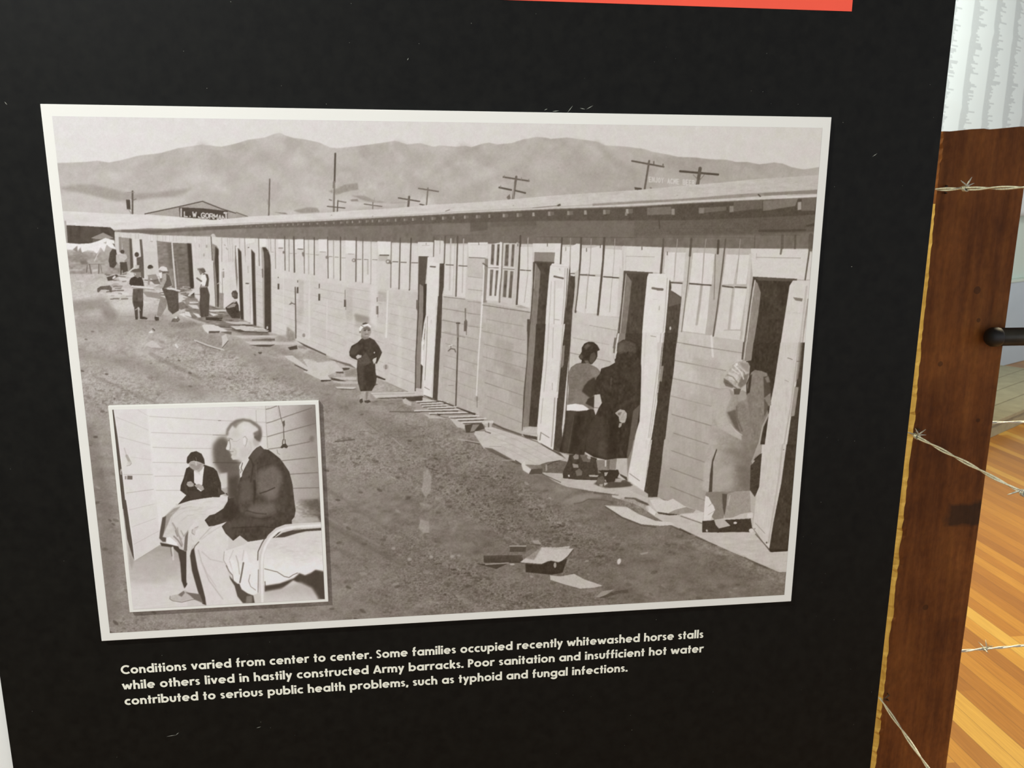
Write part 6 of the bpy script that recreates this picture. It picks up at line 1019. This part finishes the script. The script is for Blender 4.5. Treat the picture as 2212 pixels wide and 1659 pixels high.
    P([(700, 715), (760, 770), (700, 860), (600, 960), (560, 1150), (470, 1200), (420, 1190), (500, 980), (590, 800)], 98, a=.7, soft=1); P([(660, 1100), (900, 1000), (1050, 1150), (1000, 1350), (880, 1500), (660, 1420)], 124, a=.75, soft=5, tex=4); P([(420, 1250), (560, 1200), (600, 1500), (400, 1600)], 108, a=.7, soft=4); P([(780, 1380), (980, 1330), (960, 1500), (800, 1560)], 132, a=.5, soft=4)
    L([(620, 1240), (625, 1400), (610, 1580)], 34, 68, .8, 1.2); L([(700, 1420), (800, 1390), (920, 1335)], 18, 74, .9, .6); L([(640, 1080), (720, 1020), (860, 980)], 14, 74, .6, 1); L([(560, 900), (600, 1000), (560, 1250)], 20, 70, .7, 1); L([(1000, 1000), (1100, 1250), (1140, 1600)], 40, 70, .5, 4); L([(640, 1000), (650, 1250)], 14, 112, .5, 1)
    F(460, 1080, 6.635)
    P([(560, 60), (900, 30), (900, 200), (640, 260), (450, 180)], 122, a=.7, soft=5, tex=3); L([(480, 150), (620, 190), (760, 200)], 16, 72, .7, .8); L([(560, 250), (700, 270), (840, 240)], 14, 70, .7, 1); P([(180, 320), (400, 260), (900, 300), (860, 340), (260, 400), (200, 460)], 100, a=.5, soft=3); L([(260, 400), (700, 380), (900, 400)], 12, 64, .7, .6); L([(400, 470), (420, 420)], 18, 66, .6, 1); P([(210, 30), (330, 60), (380, 180), (260, 300), (100, 260), (170, 110)], 66, a=.7, soft=3); P([(380, 60), (460, 120), (430, 200), (390, 160)], 96, a=.7, soft=1.5); P([(130, 360), (260, 380), (310, 480), (280, 560), (180, 460)], 92, a=.6, soft=1.5)
    # man: head
    F(460, 860, 6.912)
    P([(440, 940), (520, 880), (540, 920), (470, 1050), (440, 1110), (430, 1170), (405, 1190), (395, 1080), (390, 1020), (410, 980)], 216); L([(440, 965), (420, 1040), (435, 1085)], 12, 96); L([(400, 1060), (410, 1120)], 8, 110, .8); L([(425, 1090), (410, 1110)], 6, 120)
    P([(200, 540), (215, 450), (270, 380), (350, 330), (450, 312), (560, 330), (640, 380), (700, 430), (725, 500), (720, 580), (700, 660), (700, 710), (640, 740), (560, 820), (470, 950), (430, 920), (390, 910), (300, 920), (270, 880), (285, 840), (260, 820), (240, 790), (205, 775), (192, 750), (225, 680), (240, 620), (215, 590)], 208, soft=.3)
    P([(190, 560), (205, 460), (260, 380), (340, 325), (450, 305), (560, 322), (650, 375), (715, 430), (735, 520), (722, 600), (700, 660), (680, 640), (620, 600), (620, 570), (660, 560), (690, 530), (680, 450), (600, 400), (540, 350), (450, 335), (370, 400), (330, 440), (290, 400), (235, 470), (225, 560)], 112, a=.9, soft=2.2)
    P([(300, 390), (400, 340), (480, 340), (370, 400), (340, 460)], 146, a=.7, soft=1.5); P([(390, 380), (520, 370), (640, 460), (640, 560), (560, 600), (440, 560), (380, 480)], 222, a=.7, soft=4)
    P([(600, 600), (690, 640), (690, 700), (630, 730), (600, 680)], 172, a=.7, soft=2); L([(625, 580), (660, 610)], 24, 112, .8, 1)
    L([(485, 590), (490, 640), (465, 700)], 14, 130, .9, .4); L([(500, 600), (500, 660)], 8, 190, .8, .4); L([(240, 620), (260, 700), (255, 760)], 10, 124, .8, .4); L([(295, 640), (350, 645), (400, 615)], 7, 165, .7, .6); L([(245, 615), (230, 640)], 12, 110, .7, .4); P([(225, 640), (240, 640), (240, 770), (200, 765)], 222, a=.8, soft=.3); L([(250, 790), (262, 830)], 12, 140, .8, .5); L([(300, 750), (345, 790), (335, 840)], 7, 165, .7, .5); L([(270, 850), (300, 840)], 8, 150, .6, .4); L([(540, 650), (530, 850)], 12, 190, .5, 1)
    L([(230, 470), (270, 400), (350, 345), (450, 325), (560, 345), (650, 400), (705, 480), (712, 560)], 26, 130, .8, 1.6)
    P([(600, 520), (700, 470), (725, 560), (705, 650), (660, 640), (620, 590)], 104, a=.8, soft=1.6)
    P([(455, 580), (485, 570), (505, 610), (500, 670), (478, 720), (455, 690), (448, 620)], 226, a=.9, soft=.6); L([(452, 585), (480, 568), (508, 610), (498, 675), (475, 725)], 8, 142, .85, .4)
    P([(270, 760), (330, 740), (360, 800), (350, 870), (300, 870), (270, 830)], 186, a=.6, soft=1.6); P([(400, 760), (520, 720), (560, 800), (480, 900), (410, 880)], 188, a=.55, soft=3); L([(560, 660), (570, 760), (540, 830)], 16, 182, .6, 1.5)
    L([(228, 596), (262, 602), (290, 618)], 9, 120, .8, .5); L([(205, 772), (232, 778), (250, 770)], 7, 110, .8, .3); L([(236, 788), (268, 800), (300, 796)], 8, 118, .8, .4); P([(280, 500), (360, 470), (400, 560), (330, 600), (270, 590)], 196, a=.6, soft=2.5)
    P([(270, 880), (290, 920), (390, 915), (440, 950), (450, 930), (400, 890)], 196, a=.5, soft=1)
    # near bed
    F(460, 1080, 6.635)
    P([(440, 640), (500, 600), (700, 570), (1000, 540), (1200, 480), (1600, 440), (1600, 1010), (1480, 1000), (1400, 1040), (1320, 1080), (1230, 1040), (1160, 1120), (960, 1200), (760, 1230), (740, 1320), (640, 1330), (600, 1370), (480, 1330), (400, 1250), (360, 1200), (290, 1140), (230, 1010), (150, 870), (150, 740)], 0, g=(((900, 560), 214), ((900, 1000), 236)), tex=2, ta=(10, 6))
    P([(440, 660), (640, 600), (900, 580), (1200, 600), (1500, 560), (1560, 800), (1300, 900), (1000, 780), (760, 740), (500, 740)], 208, a=.5, soft=5, tex=6, ta=(12, 5))
    for _ in range(26):
        x = r.uniform(760, 1540); y = r.uniform(480, 900); L([(x, y), (x+r.uniform(30, 120), y+r.uniform(-30, 30))], r.uniform(8, 18), r.choice([190, 198, 232, 238]), .45, 1)
    P([(740, 1010), (900, 1050), (1060, 1110), (1160, 1060), (1200, 1050), (1230, 1070), (1100, 1160), (960, 1195), (770, 1225), (740, 1170)], 240); L([(740, 985), (920, 1030), (1020, 1095), (1090, 1110), (1150, 1070), (1210, 1045)], 12, 112, .9, .4)
    P([(740, 1230), (960, 1195), (1160, 1120), (1240, 1050), (1320, 1080), (1400, 1050), (1470, 1000), (1600, 1030), (1610, 1430), (1500, 1420), (1400, 1270), (1150, 1150), (980, 1280), (740, 1320)], 82, soft=1.5); P([(740, 1320), (980, 1270), (1250, 1180), (1420, 1260), (1520, 1420), (740, 1480)], 0, soft=3, g=(((900, 1300), 186), ((900, 1440), 206)))
    P([(400, 1220), (440, 860), (470, 720), (560, 1000), (640, 1310), (560, 1360), (430, 1300)], 236, a=.8, soft=1)
    for p, v, w in (([(435, 900), (410, 1050), (385, 1180)], 96, 22), ([(190, 940), (230, 1020), (280, 1080), (290, 1150)], 110, 14), ([(240, 880), (280, 1010), (300, 1100)], 196, 14), ([(160, 740), (150, 860), (210, 960)], 150, 9), ([(290, 720), (230, 860)], 190, 10), ([(330, 800), (360, 900), (380, 1060)], 180, 16), ([(530, 1070), (510, 1160), (540, 1240), (610, 1290)], 120, 9), ([(440, 720), (420, 860)], 190, 12)): L(p, w, v, .85, .4)
    P([(230, 1080), (290, 1150), (350, 1200), (380, 1200), (410, 1280), (500, 1340), (580, 1370), (600, 1480), (430, 1480), (350, 1380), (310, 1230), (250, 1140)], 92, soft=.5); P([(250, 870), (300, 860), (380, 1130), (360, 1200), (300, 1140)], 236, a=.8, soft=.6); P([(480, 1380), (560, 1370), (560, 1470), (470, 1480)], 150, a=.7, soft=1); P([(580, 1360), (660, 1340), (660, 1470), (610, 1460)], 205)
    P([(890, 540), (1000, 470), (1150, 430), (1560, 400), (1560, 435), (1330, 450), (1200, 480), (1020, 535)], 86, soft=.6); P([(1150, 420), (1260, 400), (1260, 430), (1160, 440)], 160, a=.6, soft=.5)
    L([(640, 860), (645, 740), (700, 620), (760, 520)], 14, 84, .9, .4); L([(650, 1000), (645, 1320)], 14, 120, .8, .4); L([(745, 1170), (750, 1300)], 14, 90, .8, .4)
    L([(702, 1500), (694, 1180), (692, 900), (700, 780), (740, 650), (820, 520), (920, 430), (1040, 385), (1200, 370), (1570, 350)], 72, 206, 1, .2); L([(708, 1500), (700, 1180), (700, 900), (710, 790), (752, 655), (830, 532), (928, 445), (1045, 400), (1200, 380), (1570, 358)], 34, 234, .9, .6)
    return A
# three strands run from the post's left corner towards the viewer, two leave it behind to the right
def strand_y(z, x1, y1, barbs, label, twist=22, x0=None):
    x0 = PX0-0.008 if x0 is None else x0
    return barbed(label, (x0, PY0-0.003, z), (x1, y1, z), barbs, twist)
strand_y(1.5222, 1.268, -1.25, [(0.046, 0.6), (0.29, 1.4), (0.62, 0.2), (0.85, 2.2)], 'twisted barbed wire crossing the upper part of the brown timber post', 7)
strand_y(1.081, 1.195, -0.75, [(0.022, 1.0), (0.272, 0.4), (0.52, 2.0), (0.78, 1.0)], 'silvery barbed wire slanting down across the middle of the timber post', 7)
strand_y(0.5287, 1.10, -0.75, [(0.30, 0.8), (0.6, 1.8)], 'barbed wire slanting steeply down across the foot of the timber post', 6)
barbed('thin barbed wire behind the post in front of the low platform', (PX0+0.05, PY1+0.004, 1.0475), (2.75, PY1+0.03, 1.032), [(0.55, 0.5), (0.85, 0.9)], 9, 0.0016, 0.0013)
barbed('barbed wire with a tight barb behind the post above the orange floorboards', (PX0+0.05, PY1+0.004, 0.5085), (2.75, PY1+0.03, 0.520), [(0.215, 0.7), (0.6, 0.9)], 11, 0.0021, 0.0016)
# staples that hold the strands
for z in (1.5222, 1.081, 0.5287):
    bm = bmesh.new(); pts = [(0.010, 0.004, z-0.007), (0.010, -0.006, z-0.006), (-0.004, -0.009, z), (0.010, -0.006, z+0.006), (0.010, 0.004, z+0.007)]
    tube(bm, pts, 0.0012, 6); mesh_obj('staple', bm, M_STEEL, post, True)

# ---------------------------------------------------------------- black handrail against the post
rail = thing('handrail', 'round black metal handrail with a dark end cap in front of the timber post', 'handrail', (1.405, PY0-0.0225, 1.2624))
bm = bmesh.new(); tube(bm, [(0.016, 0, 0), (1.6, 0, 0)], 0.0165, 28); mesh_obj('tube', bm, M_RAIL, rail, True)
bm = bmesh.new(); tube(bm, [(-0.0035, 0, 0), (-0.002, 0, 0), (0.002, 0, 0), (0.007, 0, 0), (0.018, 0, 0), (0.021, 0, 0)], [0.004, 0.010, 0.0145, 0.0174, 0.0176, 0.0168], 28); mesh_obj('end_cap', bm, M_CAP, rail, True)
bm = bmesh.new(); tube(bm, [(0.03, 0.0, 0), (0.03, 0.021, 0)], 0.006, 12); mesh_obj('bracket', bm, M_CAP, rail, True)
bm = bmesh.new(); tube(bm, [(1.58, 0, 0), (1.58, 0, -1.25)], 0.0155, 20); tube(bm, [(1.58, 0, -1.2624), (1.58, 0, -1.25)], 0.05, 24); mesh_obj('leg', bm, M_RAIL, rail, True)

# ---------------------------------------------------------------- exhibit panel
panel = thing('exhibit_panel', 'large black museum panel with a mounted sepia photograph, caption and red header band', 'display panel', (0, 0, 0))
PB = 0.006                                    # front face of the black board
bm = bmesh.new(); box(bm, -0.1197, 0.9903, PB, PB+0.010, 0.30, 2.45, 0.0006); mesh_obj('black_board', bm, M_PANEL, panel)
bm = bmesh.new(); box(bm, -0.02, 0.8662, PB-0.0004, PB+0.0002, 1.7083, 2.05); mesh_obj('header_band', bm, M_RED, panel)
bm = bmesh.new(); box(bm, -0.1437, -0.1050, PB+0.010, PB+0.030, 0.0, 2.45, 0.001); mesh_obj('upright', bm, M_UPR, panel)['label'] = 'white lacquered upright'
bm = bmesh.new(); box(bm, 0.62, 0.66, PB+0.010, PB+0.050, 0.0, 2.45, 0.001); mesh_obj('upright', bm, M_UPR, panel)['label'] = 'white lacquered upright'
bm = bmesh.new(); rnd = random.Random(11)
def fleck(x, z, l, a, w=0.00035):
    c, s = math.cos(a)*l/2, math.sin(a)*l/2; nx, nz = -math.sin(a)*w, math.cos(a)*w
    q = [bm.verts.new(p) for p in ((x-c, PB-0.0004, z-s), (x+nx, PB-0.0004, z+nz), (x+c, PB-0.0004, z+s), (x-nx, PB-0.0004, z-nz))]
    bm.faces.new(q)
for x, z, l, a in ((0.570, 1.6010, .009, .5), (0.562, 1.5995, .006, -.2), (0.548, 1.5988, .010, .9), (0.532, 1.5965, .008, .1), (0.521, 1.598, .004, .4), (0.910, 1.5537, .007, .6), (0.3719, 1.6466, .003, 1.), (0.894, 1.4245, .002, 0), (0.17, 0.862, .006, .3), (0.066, 0.859, .012, .1), (0.073, 0.861, .006, .7), (-0.035, 1.595, .004, 2.2)):
    fleck(x, z, l, a)
for _ in range(150):
    x, z = rnd.uniform(-0.11, 0.98), rnd.uniform(0.78, 1.70)
    if 0.0 < x < 0.85 and 0.994 < z < 1.594: continue
    fleck(x, z, rnd.uniform(.0004, .0011), rnd.uniform(0, 3), rnd.uniform(.0001, .0003))
dust = mesh_obj('dust_specks', bm, M_DUST, panel); dust['kind'] = 'stuff'

# caption lettering: a geometric bold alphabet drawn from bars and arcs (cap height 1, y up)
def arc(cx, cy, rx, ry, a0, a1):
    n = max(int(abs(a1-a0)/9), 4)
    return [(cx+rx*math.cos(math.radians(a0+(a1-a0)*i/n)), cy+ry*math.sin(math.radians(a0+(a1-a0)*i/n))) for i in range(n+1)]
SW, XH = 0.205, 0.70                          # stroke width, x-height
H2 = SW/2; RO = XH/2-H2+.015; CY = XH/2
def bowl(x0): return arc(x0+H2+RO, CY, RO, RO, 0, 360)
def dot(x, y): return [(x-H2*1.1, y), (x+H2*1.1, y)]
BW = 2*(RO+H2)
GL = {
 'a': (BW, [bowl(0), [(BW-H2, 0), (BW-H2, XH)]]), 'b': (BW, [bowl(0), [(H2, 0), (H2, 1.06)]]), 'd': (BW, [bowl(0), [(BW-H2, 0), (BW-H2, 1.06)]]),
 'p': (BW, [bowl(0), [(H2, -.32), (H2, XH)]]), 'o': (BW, [bowl(0)]), 'c': (BW*.78, [arc(H2+RO, CY, RO, RO, 52, 308)]),
 'e': (BW, [arc(H2+RO, CY, RO, RO, 0, 318), [(H2, CY), (BW-.02, CY)]]), 'g': (BW, [bowl(0), [(BW-H2, XH), (BW-H2, -.04)], arc(BW/2, -.04, BW/2-H2, .19, 0, -165)]),
 'i': (SW, [[(H2, 0), (H2, XH)], dot(H2, .92)]), 'l': (SW, [[(H2, 0), (H2, 1.06)]]), 'f': (.42, [[(.18, 0), (.18, .86)], arc(.32, .86, .14, .12, 180, 80), [(.0, .60), (.42, .60)]]),
 't': (.38, [[(.19, 0), (.19, .95)], [(.0, .60), (.38, .60)]]), 'r': (.44, [[(H2, 0), (H2, XH)], arc(.34, .40, .25, .23, 175, 62)]),
 'n': (.62, [[(H2, 0), (H2, XH)], arc(.31, .38, .31-H2, .235, 180, 0), [(.62-H2, 0), (.62-H2, .39)]]),
 'h': (.62, [[(H2, 0), (H2, 1.06)], arc(.31, .38, .31-H2, .235, 180, 0), [(.62-H2, 0), (.62-H2, .39)]]),
 'm': (.98, [[(H2, 0), (H2, XH)], arc(.29, .40, .29-H2, .215, 180, 0), [(.49, 0), (.49, .41)], arc(.69, .40, .20, .215, 180, 0), [(.98-H2, 0), (.98-H2, .41)]]),
 'u': (.62, [[(H2, .30), (H2, XH)], arc(.31, .32, .31-H2, .235, 180, 360), [(.62-H2, .30), (.62-H2, XH)]]),
 's': (.44, [arc(.22, .50, .135, .11, 25, 180)+[(.12, .44), (.32, .27)]+arc(.22, .205, .135, .115, 0, -155)]),
 'v': (.62, [[(.07, XH), (.31, .04)], [(.31, .04), (.55, XH)]]), 'w': (.94, [[(.07, XH), (.27, .04)], [(.27, .04), (.47, .60)], [(.47, .60), (.67, .04)], [(.67, .04), (.87, XH)]]),
 'y': (.60, [[(.07, XH), (.31, .10)], [(.53, XH), (.16, -.32)]]), 'k': (.58, [[(H2, 0), (H2, 1.06)], [(.13, .34), (.50, XH)], [(.20, .40), (.54, 0)]]),
 'C': (.82, [arc(.50, .5, .41, .42, 48, 312)]), 'S': (.52, [arc(.26, .73, .17, .18, 20, 190)+[(.12, .62), (.40, .38)]+arc(.26, .26, .17, .18, 15, -160)]),
 'A': (.80, [[(.07, 0), (.40, .95)], [(.40, .95), (.73, 0)], [(.18, .26), (.62, .26)]]), 'P': (.56, [[(H2, 0), (H2, 1)], [(H2, .93-.0), (.26, .91)], arc(.26, .69, .21, .22, 90, -90), [(H2, .47), (.26, .47)]]),
 '.': (.20, [[(.10-H2*1.1, H2), (.10+H2*1.1, H2)]]), ',': (.22, [[(.15, .16), (.06, -.14)]]), ' ': (.30, []),
}
def ribbon(bm, pts, w, T):
    P = [Vector((p[0], p[1])) for p in pts]; n = len(P); Ls, Rs = [], []
    for i, p in enumerate(P):
        a = (P[i]-P[max(i-1, 0)]); b = (P[min(i+1, n-1)]-P[i])
        if a.length < 1e-6: a = b
        if b.length < 1e-6: b = a
        if n > 8 and (P[0]-P[-1]).length < 1e-4 and i in (0, n-1): a = P[-1]-P[-2]; b = P[1]-P[0]
        na = Vector((-a.y, a.x)).normalized(); nb = Vector((-b.y, b.x)).normalized(); m = (na+nb)
        m = m/m.length if m.length > .2 else na
        k = w/2/max(m.dot(na), .5)
        Ls.append(p+m*k); Rs.append(p-m*k)
    L3 = [bm.verts.new(T(q)) for q in Ls]; R3 = [bm.verts.new(T(q)) for q in Rs]
    for i in range(n-1): bm.faces.new((R3[i], R3[i+1], L3[i+1], L3[i]))
def caption_line(text, x0, x1, z):
    gap = .085; tot = sum(GL[c][0]+gap for c in text)-gap
    sx = (x1-x0)/tot; sz = 0.0113; bm = bmesh.new(); x = 0.0
    lift = [0.0005]
    def T(q): return (x0+q.x*sx, PB-lift[0], z+q.y*sz)
    for c in text:
        w, strokes = GL[c]
        for n, st in enumerate(strokes):
            lift[0] = 0.0004+0.00008*n; wid = SW
            if c in 'eftAkg' and abs(st[0][1]-st[-1][1]) < 1e-6 and len(st) == 2: wid = SW*.78
            if c == 's' or c == 'S': wid = SW*.84
            ribbon(bm, [(px+x, py) for px, py in st], wid, T)
        x += w+gap
    return mesh_obj('caption_line', bm, M_TEXT, panel)
caption_line('Conditions varied from center to center. Some families occupied recently whitewashed horse stalls', 0.0158, 0.7364, 0.9464)
caption_line('while others lived in hastily constructed Army barracks. Poor sanitation and insufficient hot water', 0.0153, 0.7375, 0.9257)
caption_line('contributed to serious public health problems, such as typhoid and fungal infections.', 0.0160, 0.6368, 0.9050)

# ---------------------------------------------------------------- the mounted prints
def print_material(name):
    m, t, b = node_mat(name, 0.55, 0.08)
    a = t.nodes.new('ShaderNodeAttribute'); a.attribute_name = 'pigment'; a.attribute_type = 'GEOMETRY'
    g = noise(t, coords(t, (1, 1, 1)), 900, 2); h = noise(t, coords(t, (1, 1, 1)), 60, 3)
    c = mix(t, 0.10, a.outputs['Color'], ramp(t, g, [(0.3, (0.55, 0.55, 0.55)), (0.7, (1, 1, 1))]), 'MULTIPLY')
    c = mix(t, 0.35, c, ramp(t, h, [(0.35, (1.0, 0.93, 0.97)), (0.5, (1, 1, 1)), (0.65, (0.97, 1.0, 0.90))]), 'MULTIPLY')
    t.links.new(c, b.inputs['Base Color']); return m
def sheet(name, parent, art, x0, x1, z0, z1, y, nx, nz, warm):
    """flat sheet whose pigment comes from the painted tones; art.sample works in the
    frame the print was traced in, so every point is rectified with the perspective of that tracing"""
    X, Z = np.meshgrid(np.linspace(x0, x1, nx+1), np.linspace(z1, z0, nz+1))
    co = np.stack([X.ravel(), np.full(X.size, y), Z.ravel()], 1)
    d = co-CAM_LOC; c = np.stack([d[:, 0], -d[:, 2], d[:, 1]], 1)@CAM_R.T
    px = FRAME_W/2+FOCAL_PX*c[:, 0]/c[:, 2]; py = FRAME_H/2+FOCAL_PX*c[:, 1]/c[:, 2]
    o = 0.42; g = sum(art.sample(px+a, py+b) for a, b in ((-o, -o), (o, -o), (-o, o), (o, o)))/4.
    g = 130+(g-130)*1.13-2
    g = np.where(g > 205, 205+(g-205)*.78, g)
    g = np.clip(g, 20, 244)
    # what a white sheet reads at each place of the traced photograph: the print is paler than that by its pigment
    u = (co[:, 0])/0.85; v = (1.594-co[:, 2])/0.6
    white = (246*(1-u)*(1-v)+226*u*(1-v)+232*(1-u)*v+213*u*v)
    S = lambda k: np.where(k <= .04045, k/12.92, ((k+.055)/1.055)**2.4)
    tr = 9*(1-(g/255.)**3); tb = 10*(1-(g/255.)**3)+3*warm*u
    cols = []
    wl = 0.80/S(white/255.)
    for ch in (g+tr, g-0.5, g-tb): cols.append(np.clip(S(np.clip(ch, 5, 252)/255.)*wl, 0.004, 0.86))
    rgba = np.stack(cols+[np.ones_like(g)], 1).astype(np.float32)
    me = bpy.data.meshes.new(name); nv = co.shape[0]; nf = nx*nz
    me.vertices.add(nv); me.vertices.foreach_set('co', co.astype(np.float32).ravel())
    i = (np.arange(nz)[:, None]*(nx+1)+np.arange(nx)[None]).ravel()
    quads = np.stack([i+nx+1, i+nx+2, i+1, i], 1).astype(np.int32)
    me.loops.add(nf*4); me.loops.foreach_set('vertex_index', quads.ravel())
    me.polygons.add(nf); me.polygons.foreach_set('loop_start', np.arange(0, nf*4, 4, dtype=np.int32))
    me.update(calc_edges=True)
    at = me.attributes.new('pigment', 'FLOAT_COLOR', 'POINT'); at.data.foreach_set('color', rgba.ravel())
    me.materials.append(print_material(name+'_ink'))
    ob = bpy.data.objects.new(name, me); COL.objects.link(ob); ob.parent = parent
    return ob

art = paint_main(); paint_facade(art); paint_ground_things(art); paint_people(art)
art.a += art.noise(art.h, art.w, 11, 11)*1.6+art.noise(art.h, art.w, 3.5, 3.5)*1.7+art.noise(art.h, art.w, 1.7, 1.7)*1.5
bm = bmesh.new(); box(bm, 0.0, 0.85, 0.0, PB-0.0001, 0.9941, 1.5944, 0.0004)
mount = mesh_obj('photograph_mount', bm, M_WHITE, panel); mount['label'] = 'large white-bordered mount of the barracks photograph'
pic = sheet('photograph', mount, art, 0.0103, 0.8397, 1.0040, 1.5827, -0.0003, 1250, 872, 1.0)
pic['label'] = 'sepia photograph of a long row of wooden stalls with open doors, people and distant hills'
del art
inset_art = paint_inset()
inset_art.a += inset_art.noise(inset_art.h, inset_art.w, 9, 9)*1.4+inset_art.noise(inset_art.h, inset_art.w, 3, 3)*1.3
bm = bmesh.new(); box(bm, 0.0364, 0.2630, -0.005, -0.0004, 1.0313, 1.2784, 0.0003)
imount = mesh_obj('inset_mount', bm, M_WHITE, panel); imount['label'] = 'small white-bordered mount over the lower left corner of the large photograph'
ip = sheet('inset_photograph', imount, inset_art, 0.0406, 0.2590, 1.0350, 1.2743, -0.0053, 420, 458, 0.4)
ip['label'] = 'sepia photograph of an elderly man on a bed and a woman reading in a plank room'
